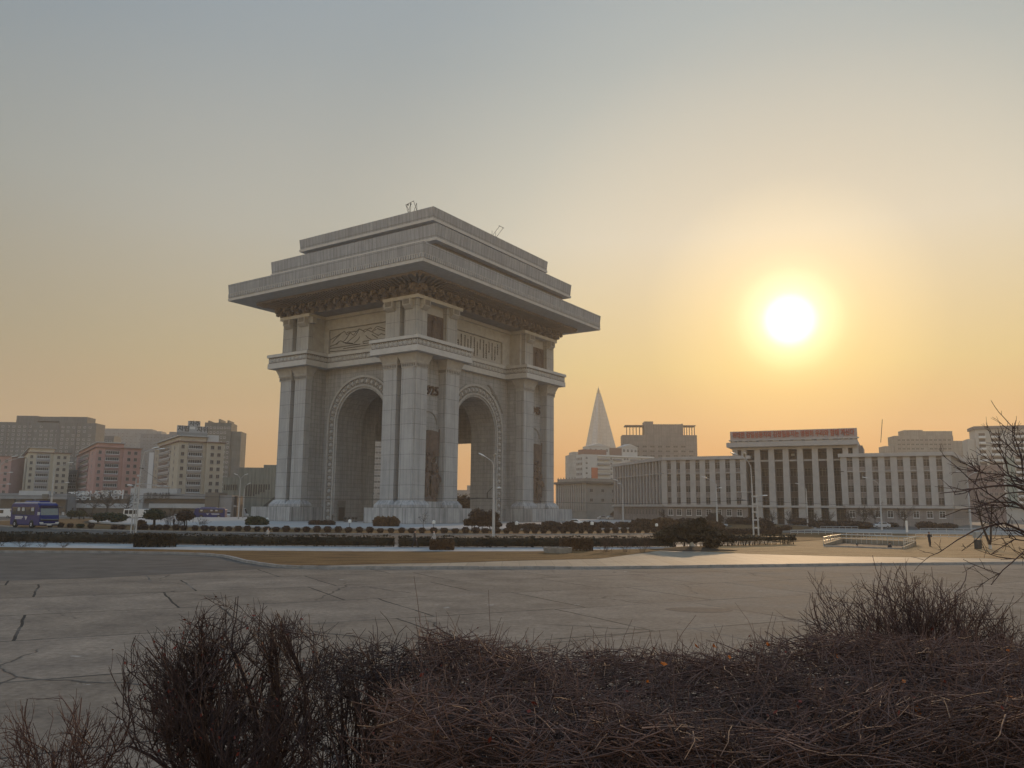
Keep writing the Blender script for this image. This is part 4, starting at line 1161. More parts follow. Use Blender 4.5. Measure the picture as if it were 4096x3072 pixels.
X0, Y0, _ = at(*Z2(205, 1000), 272)
sh = empty('shop_pavilion', (X0, Y0, 0), 0, 'low pavilion with pale fascia bands and four dark letters below the beige block', 'shop')
lowbox(sh, 'wall', Z2(205, 898), Z2(890, 1200), 274, M_CONC, 14)
lowbox(sh, 'fascia', Z2(205, 897), Z2(890, 950), 272, M_CONC, 2)
lowbox(sh, 'glazing', Z2(215, 951), Z2(888, 1003), 273, M_DARK, 1)
lowbox(sh, 'fascia', Z2(265, 1006), Z2(885, 1055), 272, M_WHT, 2)
lowbox(sh, 'glazing', Z2(300, 1060), Z2(880, 1190), 273.2, M_DARK, .8)
lowbox(sh, 'roof_board', Z2(65, 838), Z2(580, 893), 277, M_WHT, 3)
lowbox(sh, 'brown_bay', Z2(890, 884), Z2(1043, 1190), 271, M_BRN, 8)
lowbox(sh, 'pale_bay', Z2(1044, 915), Z2(1186, 1190), 271.5, M_CONC, 8)
lowbox(sh, 'doorway', Z2(1187, 925), Z2(1247, 1190), 274, M_DARK, 6)
p = at(*Z2(365, 922), 271.9)
link('lettering', text_mesh('청춘상점', 2.2, .05, M_DARKL), sh, (p[0] - X0, 271.9 - Y0, p[2]))
lowbox(sh, 'white_end_wall', Z2(60, 893), Z2(205, 1130), 276, M_WHT, 5)

X0, Y0, _ = at(*Z1(680, 1000), 300)
s2_ = empty('shop_row', (X0, Y0, 0), 0, 'long low shop row with white slogan letters along its roof edge', 'shop')
lowbox(s2_, 'wall', Z1(690, 960), Z1(1330, 1200), 303, M_CONC, 12)
lowbox(s2_, 'roof_edge', Z1(690, 957), Z1(1330, 1004), 301.5, flat('brown roof edge', (.17, .145, .14), .8), 2)
lowbox(s2_, 'glazing', Z1(695, 1006), Z1(1325, 1052), 302.2, M_DARK, .9)
lowbox(s2_, 'fascia', Z1(690, 1054), Z1(1330, 1100), 301.6, M_WHT, 1.5)
lowbox(s2_, 'glazing', Z1(695, 1102), Z1(1325, 1180), 302.4, M_DARK, .8)
M_WL = flat('white letters', (.62, .62, .62), .6, var=.06)
pa = at(*Z1(730, 985), 301.2); pb = at(*Z1(1225, 972), 301.2)
word = '조선혁명의 수도를결사옹위'
for i, ch in enumerate(word):
    if ch == ' ': continue
    t_ = i / (len(word) - 1)
    link('slogan_letter', text_mesh(ch, 3.6, .1, M_WL, offset=.05), s2_, (pa[0] + (pb[0] - pa[0]) * t_ - X0, 301.2 - Y0, pa[2] + (pb[2] - pa[2]) * t_))
X0, Y0, _ = at(*Z1(0, 1000), 290)
s4 = empty('shop_row', (X0, Y0, 0), 0, 'grey low shop row with dark bays behind the blue bus', 'shop')
lowbox(s4, 'wall', Z1(-60, 950), Z1(688, 1200), 295, M_CONC, 12)
lowbox(s4, 'white_upper_wall', Z1(195, 925), Z1(500, 1004), 292, M_WHT, 4)
lowbox(s4, 'fascia', Z1(-60, 968), Z1(688, 1008), 291.5, M_CONC, 2)
for a, b in ((5, 150), (210, 325), (370, 495), (530, 675)): lowbox(s4, 'glazing', Z1(a, 1012), Z1(b, 1150), 294.2, M_DARK, 1.2)
lowbox(s4, 'dark_sign', Z1(430, 960), Z1(490, 1000), 290.8, M_BRN, .5)

# --- pyramid tower far off
px_, py_ = 118.3, 1100.0
M_PYR = stone('pale glass curtain wall', (.30, .31, .30), bw=8, bh=7, mortar=.5, joint=.25, off=0, streak=.2, rough=.35)
PS = 1100 / 1700
py = empty('pyramid_tower', (px_, py_, 4 - 4 * PS), 0, 'very tall pale pyramid tower with a ringed spire fading into haze', 'pyramid tower')
def star(Rr):
    P = []
    for k, a in enumerate((-112, 8, 128)):
        a = R(a); d = (math.cos(a), math.sin(a)); n = (-d[1], d[0]); w = .17 * Rr + .6
        P += [(d[0] * Rr - n[0] * w, d[1] * Rr - n[1] * w), (d[0] * Rr + n[0] * w, d[1] * Rr + n[1] * w)]
        b = a + R(60); P.append((math.cos(b) * .30 * Rr, math.sin(b) * .30 * Rr))
    return P
m = MB(); zs = [-3, 128, 196, 244.5]; rs = [70, 35.5, 18.2, 4.6]
rings = [[(x, y, z) for x, y in star(r)] for r, z in zip(rs, zs)]
vs = [p for rg in rings for p in rg]; n = 9
fs = [(i * n + k, i * n + (k + 1) % n, (i + 1) * n + (k + 1) % n, (i + 1) * n + k) for i in range(3) for k in range(n)] + [tuple(range(n))[::-1], tuple(3 * n + k for k in range(n))]
m.add(vs, fs); m.build('glass_wing', M_PYR, py)
m = MB()
for z, r in ((245, 4.6), (248, 3.8), (251, 3.0), (254, 2.0)): m.lathe([(r, 0), (r, .9), (r * .45, 1.0), (r * .45, 3.0)], 12, (0, 0, z))
m.tube([(0, 0, 254), (0, 0, 260)], .3, 6)
py.scale = (PS, PS, PS)
m.build('spire', flat('spire steel', (.16, .15, .14), .6), py)

# --- blocks on the right
t, L, D, H = tower('apartment_tower', 'brownish grey slab of flats with open roof pavilions behind the red lettered hall', Z5(738, 612), 560, Z5(1500, 615), -3, (.19, .17, .155), 14, [(.30, .42, 0, 9.5), (.42, .80, 0, 7.6), (.80, .82, 0, 8.0)], 9, 7, 3.2, 1.5, 3.2, M_FRAMEG, M_GLASSB, ztop_off=8.0, cap=100)
m = MB()
for a, b in ((.04, .30), (.82, .99)):
    m.box(a * L, b * L, 1, 12, H + 6.4, H + 7.0)
    for x in spread(6 if a < .5 else 5, a * L, b * L): m.box(x - .25, x + .25, 1.2, 1.8, H, H + 6.4)
m.build('roof_pavilion', flat('dark roof pavilion', (.10, .085, .08), .8), t)

P0, H, L, D = site(Z5(335, 765), 480, Z5(1060, 825), 22, Z5(278, 790))
apm = flat('white and cream render', (.40, .39, .37), .8, var=.1, scale=.2)
ap = empty('apartment_building', (P0[0], P0[1], 0), R(22), 'white apartment building with gabled roof edge and one orange wall panel', 'apartment building')
MB().box(0, L, 0, max(D, 9), -.1, H - 2.5).build('wall', apm, ap)
MB().box(.02 * L, .33 * L, .5, 8, H - 2.5, H + .5).build('red_roof', flat('faded red roof', (.20, .11, .085), .8, var=.2), ap)
for a, b, zt in ((.10, .40, 4.6), (.58, .80, 5.0)):
    m = MB(); m.box(a * L, b * L, 3, 9.5, H - 2.5, H + zt - 2)
    m.prism([(a * L - .3, H + zt - 2), (b * L + .3, H + zt - 2), ((a + b) / 2 * L, H + zt)], 2.7, 9.6, 'xzy'); g = m.build('gable', apm, ap)
    windows(ap, [(x, H + zt - 4.2 - 3 * k) for k in range(1) for x in spread(4, a * L, b * L)], 1.6, 1.8, 'f', 3, 1, M_FRAME, M_GLASSB, sill=False)
MB().box(.40 * L, .58 * L, 3.5, 9, H - 2.5, H + 2.2).build('red_roof', flat('brown red roof', (.17, .11, .09), .8), ap)
MB().box(.115 * L, .20 * L, -.25, 0, H - 18.0, H - 10.2).build('orange_panel', flat('orange red panel', (.36, .105, .05), .7, var=.1), ap)
m = MB()
for k in range(6):
    z = H - 5.6 - 3.0 * k
    for a, b in ((.2, .36), (.42, .53), (.66, .78), (.84, .97)): m.box(a * L, b * L, -.9, 0, z, z + 1.0)
m.build('balcony', flat('grey balcony front', (.21, .20, .195), .8), ap)
m = MB()
for k in range(3): m.box(.2 * L, L, -.6, 0, H - 3.4 - 8.8 * k, H - 2.9 - 8.8 * k)
m.build('string_course', M_FRAME, ap)
windows(ap, [(x * L, H - 4.6 - 3 * k) for k in range(7) for x in (.05, .39, .58, .62, .82)], 1.5, 1.6, 'f', 0, 1, M_FRAME, M_GLASSB, pane=False)
windows(ap, [(y, H - 5 - 3 * k) for k in range(7) for y in spread(4, .08 * max(D, 9), .95 * max(D, 9))], 1.3, 1.5, 'l', 0, 1, M_FRAMEG, M_GLASSB, pane=False)
tower('apartment_tower', 'pale windowless tower behind the white apartment building', Z5(200, 815), 640, Z5(290, 800), 10, (.32, .32, .30), 14, [(.4, 1, 0, 2.5)], 1, 2, .8, .8)

# --- old office building with statues on its cornice
P0, H, L, D = site(Z5(375, 1102), 330, Z5(700, 1112), 40, Z5(62, 1118), 80)
oldm = flat('soot grey stucco', (.21, .195, .175), .85, var=.14, scale=.3); oldp = flat('pale pilaster stucco', (.27, .25, .225), .85, var=.1)
ob = empty('office_building', (P0[0], P0[1], 0), R(40), 'old stucco office building with dark cornice and little roof statues', 'office building')
dr = R(80)
MB().prism([(0, 0), (L, 0), (L + D * math.cos(dr), D * math.sin(dr)), (D * math.cos(dr), D * math.sin(dr))], -.1, H).build('wall', oldm, ob)
o_ = 1.0
MB().prism([(-o_, -o_), (L + o_, -o_), (L + D * math.cos(dr) + o_, D + o_), (D * math.cos(dr) - o_, D + o_)], H - .2, H + .7).build('cornice', flat('dark cornice', (.10, .09, .08), .85), ob)
MB().prism([(.6, .6), (L, .6), (L + D * math.cos(dr) - 1, D - 1), (D * math.cos(dr) + .6, D - 1)], H + .7, H + 2.0).build('attic', oldm, ob)
sd = MB()
for k, y in enumerate(spread(14, 0, D)): sd.box(-.35, .0, y - .5, y + .5, 3, H - .2)
pz = sd.build('pilaster_row', oldp, ob); pz.rotation_euler = (0, 0, dr - math.pi / 2)
sw = empty('side_front', (0, 0, 0), dr - math.pi / 2); sw.parent = ob
for y in spread(13, D / 28, D - D / 28):
    for z in (H - 3, H - 6.6, H - 10.2): MB().box(-.06, .0, y - .55, y + .55, z - .9, z + .9).build('window', M_GLASSB, sw)
windows(ob, [(x, z) for x in (2.6, 9.2, 15.5) for z in (H - 3, H - 6.8)], 1.8, 1.4, 'f', 0, 1, M_FRAMEG, M_GLASSB)
st = MB()
for k in range(7): st.lathe([(.35, 0), (.3, .8), (.4, 1.2), (.15, 1.5), (.2, 1.8), (.05, 2.0)], 6, (D * math.cos(dr) + .3 + k * 1.6 * -math.cos(dr) * 0 + .3, D - 1 - k * 1.7, H + .7))
st.build('roof_statues', flat('dark statue', (.10, .09, .08), .8), ob)

# --- hazy blocks at the right edge
t, L, D, H = tower('apartment_tower', 'stepped pale apartment slab fading in haze above the office roof', Z7(450, 238), 560, Z7(1050, 222), -8, (.24, .22, .19), 14, [(.18, .50, 0, 4.0), (.50, 1.0, 0, 3.2)], 12, 7, 2.2, 1.2, 3.0, M_FRAMEG, M_GLASSB, cap=90)
mw = wallmat(t)
MB().box(-.17 * L, 0, 1, D, -.1, H - 7).build('wall', mw, t); MB().box(-.42 * L, -.17 * L, 1.5, D, -.1, H - 13).build('wall', mw, t); MB().box(L, 1.42 * L, 1, D, -.1, H - 3.5).build('wall', mw, t)
P0, H, L, D = site(Z7(1275, 172), 430, Z7(1900, 120), -18)
wt = empty('apartment_tower', (P0[0], P0[1], 0), R(-18), 'white banded apartment tower with balcony strips at the frame edge', 'apartment tower')
mw = flat('pale tower render', (.36, .34, .31), .8, var=.08, scale=.2)
MB().box(0, L, 0, 14, -.1, H).build('wall', mw, wt)
MB().box(-.7, L + .7, -.7, 15, H, H + 1.6).build('roof_slab', flat('dark roof edge', (.17, .15, .14), .8), wt)
MB().box(-.13 * L, 0, 1.2, 14, -.1, H - 5).build('wall', mw, wt)
m = MB(); g = MB()
for k in range(13):
    z = H - 3.6 - 3.1 * k
    for a, b in ((.05, .16), (.25, .42), (.62, .98)): m.box(a * L, b * L, -.9, 0, z - 1.1, z); g.box(a * L + .1, b * L - .1, -.06, 0, z, z + 1.5)
m.build('balcony_strip', M_FRAME, wt); g.build('balcony_glazing', M_GLASSB, wt)
MB().box(.45 * L, .60 * L, -.5, 0, 6, H - 15).build('green_panel', flat('grey green panel', (.20, .24, .21), .8), wt)
MB().box(.20 * L, .245 * L, -.6, 0, 4, H - 14).build('brown_panel', flat('brown panel', (.20, .15, .125), .8), wt)
P0, H, L, D = site(Z7(1290, 555), 330, Z7(1530, 600), -20)
tower('apartment_block', 'dull pink block behind the bare branches at the right', Z7(1285, 540), 345, Z7(1560, 590), -12, (.23, .165, .15), 12, [], 5, 6, 1.3, 1.4, 3.0, M_FRAMEG, M_GLASSB, cat='apartment block')
tower('apartment_tower', 'hazy beige block between the stepped slab and the pink block', Z7(1165, 430), 470, Z7(1420, 440), -12, (.24, .21, .18), 12, [], 5, 8, 1.3, 1.4, 3.0, M_FRAMEG, M_GLASSB, cap=40)
# seen through the two openings of the arch
tower('apartment_tower', 'pale apartment tower seen through the front passage of the arch', (1480, 1740), 420, (1530, 1745), 8, (.28, .27, .25), 14, [], 4, 12, 1.6, 1.4, 3.0, M_FRAME, M_GLASS, cap=50)
tower('apartment_building', 'low hazy roofs seen through the side passage of the arch', (1822, 1960), 620, (1905, 1950), -4, (.24, .22, .20), 14, [(.55, .9, 0, 3.6)], 5, 3, 1.6, 1.4, 3.0, M_FRAMEG, M_GLASS, cat='apartment building')
# ------------------------------------------------------------------ the long ministry building on the right
GA = -24.9
gP = at(*Z5(1165, 872), 255); G0, GH = (gP[0], gP[1]), gP[2]
gr = R(GA); GL = along(G0, gr, *Z7(1010, 440))
M_GW = stone('brown grey ministry wall', (.24, .21, .195), bw=1.9, bh=.9, mortar=.03, joint=.2, streak=.2, var=.1)
M_GP = flat('pale granite pilaster', (.36, .335, .315), .8, var=.1, scale=.6)
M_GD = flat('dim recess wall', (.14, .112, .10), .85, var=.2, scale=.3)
gov = empty('ministry_building', (G0[0], G0[1], 0), gr, 'long pale ministry building with rows of pilasters and a tall central colonnade', 'government building')
sl = R(128.4); SD = 44.9
PB = (SD * math.cos(sl), SD * math.sin(sl)); PR = (GL + 7.2, 48.3)
xl, xr = along(G0, gr, *Z6(512, 600)), along(G0, gr, *Z6(1592, 600))
E_ = GH                                             # underside of the eaves
MB().prism([(0, 0), (xl, 0), (xl, 16), (6, 16), (PB[0] + 9, PB[1] + 7), PB], -.1, E_).build('wing_wall', M_GW, gov)
MB().prism([(xr, 0), (GL, 0), PR, (GL - 8, 50), (GL - 9, 16), (xr, 16)], -.1, E_).build('wing_wall', M_GW, gov)
nx = .95
def roofp(P): return P
MB().prism([(-.5, -nx), (xl + 1.4, -nx), (xl + 1.4, 17), (7, 17), (PB[0] + 10, PB[1] + 8), (PB[0] - .9, PB[1] + .3)], E_, E_ + 1.0).build('eaves', M_GP, gov)
MB().prism([(xr - 1.4, -nx), (GL + nx, -nx), (PR[0] + nx, PR[1] + nx), (GL - 9, 51), (GL - 10, 17), (xr - 1.4, 17)], E_, E_ + 1.0).build('eaves', M_GP, gov)
zz = lambda y: at(*Z5(1230, y), 254)[2]
rows = [zz(y) for y in (932, 1050, 1166, 1281)]; zg = zz(1400)
ZB, ZT = zz(1335), zz(1005)
ucols = [Z5(x, 1050) for x in (1225, 1311, 1412, 1513)] + [Z6(x, 720) for x in (85, 200, 311, 426)]
cl = [along(G0, gr, *p) for p in ucols]
ucols = [Z6(1665, 720), Z6(1800, 720)] + [Z7(x, 660) for x in (265, 390, 520, 652, 790, 917)]
cr = [along(G0, gr, *p) for p in ucols]
windows(gov, [(x, z) for x in cl + cr for z in rows], 1.55, 2.0, 'f', -.02, 1, M_FRAMEG, M_GLASSB)
windows(gov, [(x, zg) for x in cl + cr], 1.5, 1.9, 'f', -.02, 1, M_FRAME, M_GLASSB)
def pil(xs, w=1.75, z0=None, z1=None, y0=-.55, parent=gov, mat=M_GP, name='pilaster'):
    for x in xs: MB().box(x - w / 2, x + w / 2, y0, 0, z0, z1).build(name, mat, parent)
mid = lambda c: [(a + b) / 2 for a, b in zip(c[:-1], c[1:])]
dl, dr_ = (cl[-1] - cl[0]) / 7, (cr[-1] - cr[0]) / 7
pl_x = [cl[0] - dl / 2 - .2] + mid(cl) + [cl[-1] + dl / 2]; pr_x = [cr[0] - dr_ / 2] + mid(cr) + [cr[-1] + dr_ / 2]
pil(pl_x + pr_x, 1.7, ZB + .35, ZT - .12)
pil(pl_x + pr_x, 1.7, ZT + .12, E_)
for a, b in ((0, xl), (xr, GL)):
    MB().box(a - .1, b + .1, -.75, 0, ZB - .3, ZB + .35).build('belt_course', M_GP, gov)
    MB().box(a - .05, b + .05, -.62, 0, ZT - .12, ZT + .12).build('belt_course', M_GP, gov)
# slanting left side: many slim pilasters
sf = empty('side_front', (PB[0], PB[1], 0), sl - math.pi); sf.parent = gov
sn = 17
pil([SD * k / sn for k in range(1, sn)], .75, ZB + .35, E_, -.5, sf)
ssp = [(SD * (k + .5) / sn, z) for k in range(sn) for z in rows]
windows(sf, ssp, 1.15, 2.0, 'f', -.02, 0, M_FRAMEG, M_GLASSB, pane=False, sill=False)
windows(sf, [(SD * (k + .5) / sn, zg) for k in range(2, sn)], 1.0, 1.9, 'f', -.02, 0, M_FRAMEG, M_GLASSB, pane=False, sill=False)
MB().box(0, SD, -.7, 0, ZB - .3, ZB + .35).build('belt_course', M_GP, sf); MB().box(0, SD, -.56, 0, ZT - .12, ZT + .12).build('belt_course', M_GP, sf)
# right side, in raking light
rs_a = math.atan2(PR[1], PR[0] - GL)
rf_ = empty('side_front', (GL, 0, 0), rs_a); rf_.parent = gov
RL = math.hypot(PR[1], PR[0] - GL)
pil([RL * k / 14 for k in range(15)], 1.0, ZB + .35, E_, -.4, rf_)
MB().box(0, RL, -.6, 0, ZB - .3, ZB + .35).build('belt_course', M_GP, rf_)
windows(rf_, [(RL * (k + .5) / 14, z) for k in range(14) for z in rows + [zg]], 1.4, 2.0, 'f', -.02, 1, M_FRAMEG, M_GLASSB, pane=False, cap=75)

# centre: recess, colonnade, attic, roof slab and the red-lettered board
cx0, cx1 = along(G0, gr, *Z6(356, 420)), along(G0, gr, *Z6(1745, 420))
zc = lambda y: at(*Z6(945, y), (G0[1] + math.sin(gr) * (xl + xr) / 2))[2]
ZL, ZC = zc(527), zc(402)
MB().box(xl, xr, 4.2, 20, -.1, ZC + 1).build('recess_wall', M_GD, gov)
MB().box(cx0, xl, 3.0, 22, E_ + .9, ZC + .8).build('attic_wall', M_GW, gov)
MB().box(xr, cx1 + 1.2, 3.0, 22, E_ + .9, ZC + .8).build('attic_wall', M_GW, gov)
cols_ = [along(G0, gr, *Z6(x, 700)) for x in (640, 795, 955, 1115, 1281, 1447)]
for x in cols_:
    c = MB().fr(x - .95, x + .95, .1, 1.9, ZB + .3, x - .8, x + .8, .2, 1.8, ZC).build('column', M_GP, gov)
    MB().box(x - 1.0, x + 1.0, .05, 2.0, -.1, ZB - .3).build('column_base', M_GP, c)
MB().box(xl, xr, -.2, 4.2, ZB - .3, ZB + .3).build('balcony_slab', M_GP, gov)
MB().box(xl, xr, .7, 1.2, ZL - .22, ZL + .22).build('lintel', M_GP, gov)
MB().box(xl - 4, xr + 4, -.05, 3.0, ZC, ZC + .8).build('architrave', M_GP, gov)
cm_ = [(a + b) / 2 for a, b in zip([xl] + cols_, cols_ + [xr])]
windows(gov, [(x, z) for x in cm_ for z in (rows[1] + 1.5, rows[2] + .5, rows[3] - .2)], 2.7, 2.4, 'f', 4.18, 2, M_FRAMEG, M_GLASSB, sill=False)
windows(gov, [(x, (ZL + ZC) / 2) for x in cm_], 2.6, 1.9, 'f', 4.18, 2, M_GD, M_GLASSB, sill=False)
windows(gov, [(x, zg - .3) for x in cm_], 2.4, 3.0, 'f', 4.18, 1, M_FRAMEG, M_DARK, name='door', sill=False)
windows(gov, [(along(G0, gr, *Z6(1655, 430)) + .8, (E_ + ZC) / 2 + .6)], 1.6, 1.7, 'f', 3.0, 1, M_FRAMEG, M_GLASSB)
pil([cx0 + .8, xl - .6, xr + .6, cx1 - .6], 1.5, E_ + 1.0, ZC + .4, 2.4)
lx = along(G0, gr, *Z6(1012, 457)); MB().box(lx - .5, lx + .5, 4.0, 4.1, zc(468), zc(446)).build('painted_sky_gap', M_FRAME, gov)  # white board painted for bright sky showing through an opening
sx0, sx1 = along(G0, gr, *Z6(300, 365)), along(G0, gr, *Z6(1745, 330))
MB().box(sx0, sx1, -1.3, 24, ZC + .8, ZC + 2.2).build('roof_slab', M_GP, gov)
M_RED = flat('faded red slogan lettering', (.34, .07, .045), .6, var=.12)
bd = empty('slogan_board', (G0[0], G0[1], 0), gr, 'long pale rooftop board with red slogan letters over the colonnade', 'sign')
b0, b1 = along(G0, gr, *Z6(335, 260)), along(G0, gr, *Z6(1738, 220))
zA, zB = zc(288), zc(198)
M_BD = flat('pink grey board', (.33, .27, .26), .7, var=.12, scale=.5)
board = MB().box(b0, b1, -.3, .4, zA, zB + .15).build('board', M_BD, bd)
MB().box(b0 - .4, b1 + .4, -.5, .6, zA - .35, zA).build('ledge', M_GP, bd)
MB().box(b0, b1, -.1, .4, ZC + 2.2, zA - .35).build('lamp_backing', M_FRAMEG, bd)
m = MB()
for x in spread(11, b0, b1): m.box(x - .35, x + .35, -.7, -.1, ZC + 2.25, zA - .4)
m.build('support_block', M_CARVE, bd)
m = MB()
for x in spread(12, b0, b1): m.box(x - 1.0, x + 1.0, -.3, -.1, ZC + 2.9, zA - .5)
m.build('white_light_box', M_FRAME, bd)
me = text_mesh('위대한 김일성동지와 김정일동지는 영원히 우리와 함께 계신다', 2.3, .12, M_RED, offset=.05)
w_ = max(v.co.x for v in me.vertices) - min(v.co.x for v in me.vertices); h_ = max(v.co.z for v in me.vertices) - min(v.co.z for v in me.vertices)
me.transform(Matrix.Diagonal(((b1 - b0 - 1.4) / w_, 1, (zB - zA) * .78 / h_, 1)))
link('slogan_lettering', me, board, ((b0 + b1) / 2, -.42, (zA + zB) / 2 + .1))
mast = MB().tube([(cx1 + 6, 12, ZC + 2.2), (cx1 + 6.8, 12, ZC + 9)], .09, 5)
o = mast.build('roof_antenna', M_IRON); o.matrix_world = gov.matrix_basis.copy(); tag(o, 'thin leaning antenna mast on the ministry roof edge', 'antenna')
# ------------------------------------------------------------------ clipped shrubs, hedges, trees of the middle distance
M_BALL = foliage('dark red brown clipped shrub', (.026, .016, .012), (.075, .045, .03), 2.5)
M_EVG = foliage('dark evergreen', (.014, .02, .011), (.05, .058, .028), 1.5)
M_HEDGE = foliage('dark winter hedge', (.014, .012, .008), (.04, .032, .019), 1.2)
M_RUST = foliage('rusty shrub', (.05, .028, .016), (.12, .07, .036), 1.5)
M_BARK = flat('grey brown bark', (.06, .048, .04), .9, .15, var=.3, scale=6)
M_BARKD = flat('dark bark', (.03, .022, .019), .9, .15, var=.3, scale=6)
M_LIME = flat('whitewashed trunk', (.45, .43, .40), .9)
ZL = .09


def on_ring(u, v, r, z=ZL):                        # sight line meets the circle of radius r round the arch (near side)
    d = ray(u, v); m = d[0] / d[1]
    a = m * m + 1; b = -2 * (m * A_C[0] + A_C[1]); c = A_C[0] ** 2 + A_C[1] ** 2 - r * r
    y = (-b - math.sqrt(max(0, b * b - 4 * a * c))) / (2 * a); return m * y, y


def bowl_mesh(seed, mat=None):                     # little clipped bowl, wider above
    th = rng.uniform(0, 2 * np.pi, 520); q = rng.uniform(0, 1, 520)
    z = .06 + .74 * q; r = .30 + .2 * np.sin(np.clip(q * 1.25, 0, 1) * np.pi / 2 * 1.1) ; r = np.where(q > .82, r * (1 - (q - .82) / .18 * .55), r)
    r *= 1 + .05 * np.sin(3 * th + seed) + rng.normal(0, .03, 520)
    C = np.c_[r * np.cos(th), r * np.sin(th), z]
    top = rng.uniform(-1, 1, (160, 2)) * .3; C = np.concatenate([C, np.c_[top, .80 + rng.normal(0, .02, 160)]])
    core = blob_core((0, 0, .44), (.43, .43, .38), 10, 6, seed)
    return leaf_mesh(C, .075, 'round_shrub', mat or M_BALL, core)


bm4 = [bowl_mesh(i) for i in range(4)]; bgr = [bowl_mesh(9, M_EVG)]
ball_px = [Z1(615, 1305), Z1(715, 1306), Z1(820, 1306), Z1(928, 1305)] + [Z1(x, 1335) for x in (1410, 1475)]
ball_px += [Z2(x, 1310) for x in (210, 303, 372, 453, 560, 648, 775, 878, 963, 1052)]
ball_px += [Z3(x, 412 + 25 * x / 2200) for x in (40, 143, 245, 355, 460, 562, 675, 797, 898, 1016, 1134, 1250, 1366, 1485, 1598, 1718, 1836, 1955, 2066, 2178)]
ball_px += [Z4(x, 440) for x in (372, 488, 610, 725, 838, 945, 1072, 1177, 1280, 1400, 1492, 1587, 1703, 1808, 1908, 2005, 2105, 2200)]
ball_px += [Z5(x, 1630) for x in (585, 670, 755, 835, 905, 990, 1065)]
for i, p in enumerate(ball_px):
    x, y = on_ring(p[0], p[1], 96.8)
    o = link('round_shrub', bm4[i % 4] if i not in (2,) else bgr[0], None, (x, y, ZL), random.uniform(0, 6))
    s = random.uniform(.9, 1.12); o.scale = (s * (1.25 if i == 2 else 1), s * (1.25 if i == 2 else 1), s * random.uniform(.88, 1.12))
    if i == 2: tag(o, 'greener larger round shrub near the start of the shrub row', 'shrub', 'round shrubs along the roundabout')
    else: tag(o, 'small clipped bowl-shaped shrub standing in the long row along the roundabout', 'shrub', 'round shrubs along the roundabout')


def box_points(L, W, H, n, zlo=0.0, rnd=.12):       # surface of a clipped block, origin at its front left foot
    P = []
    fr = rng.random(n)
    u, v = rng.random(n), rng.random(n)
    for k in range(n):
        if fr[k] < .42: P.append((u[k] * L, 0, zlo + v[k] * (H - zlo)))
        elif fr[k] < .75: P.append((u[k] * L, v[k] * W, H))
        elif fr[k] < .84: P.append((0, v[k] * W, zlo + u[k] * (H - zlo)))
        elif fr[k] < .93: P.append((L, v[k] * W, zlo + u[k] * (H - zlo)))
        else: P.append((u[k] * L, W, zlo + v[k] * (H - zlo)))
    P = np.array(P)
    return P + rng.normal(0, .035, P.shape)


def box_core(L, W, H, z0=0.1, e=.08):
    V = np.array([(e, e, z0), (L - e, e, z0), (L - e, W - e, z0), (e, W - e, z0), (e, e, H - e), (L - e, e, H - e), (L - e, W - e, H - e), (e, W - e, H - e)])
    return V, np.array([(3, 2, 1, 0), (4, 5, 6, 7), (0, 1, 5, 4), (1, 2, 6, 5), (2, 3, 7, 6), (3, 0, 4, 7)])


def box_shrub(name, label, x, y, L, W, H, rz, mat, n=1800, size=.10, group=None, z=ZD, cat='shrub'):
    o = link(name, leaf_mesh(box_points(L, W, H, n), size, name, mat, box_core(L, W, H)), None, (x, y, z), rz)
    return tag(o, label, cat, group)


box_shrub('clipped_shrub', 'long clipped dark green block shrub on the path before the lamp post', -34.7, 76.2, 3.4, 1.6, 1.12, .2, M_HEDGE, 2600)
box_shrub('clipped_shrub', 'small olive clipped drum shrub on the lawn below the walker in white', -7.3, 75.4, 2.1, 1.5, .84, .1, M_RUST, 1600)
box_shrub('clipped_shrub', 'rusty clipped block shrub behind the concrete planter', 4.7, 76.5, 2.9, 1.7, 1.02, .05, M_RUST, 2200)
# planter
pl = empty('planter', (4.15, 72.9, ZD), 0, 'low octagonal concrete planter on the dry lawn', 'planter')
MB().lathe([(1.22, 0), (1.28, .40), (1.28, .46), (1.12, .46), (1.12, .40)], 8).build('tub', flat('stained concrete', (.20, .185, .165), .85, var=.3, scale=2), pl)
P = twig_paths(np.c_[rng.uniform(-.9, .9, 60), rng.uniform(-.9, .9, 60), np.full(60, .38)], np.c_[rng.normal(0, .3, (60, 2)), np.ones(60)], rng.uniform(.1, .28, 60), 3)
link('dry_stubble', twig_mesh([(P, .012, .006)], 'dry_stubble', M_BARK), pl)


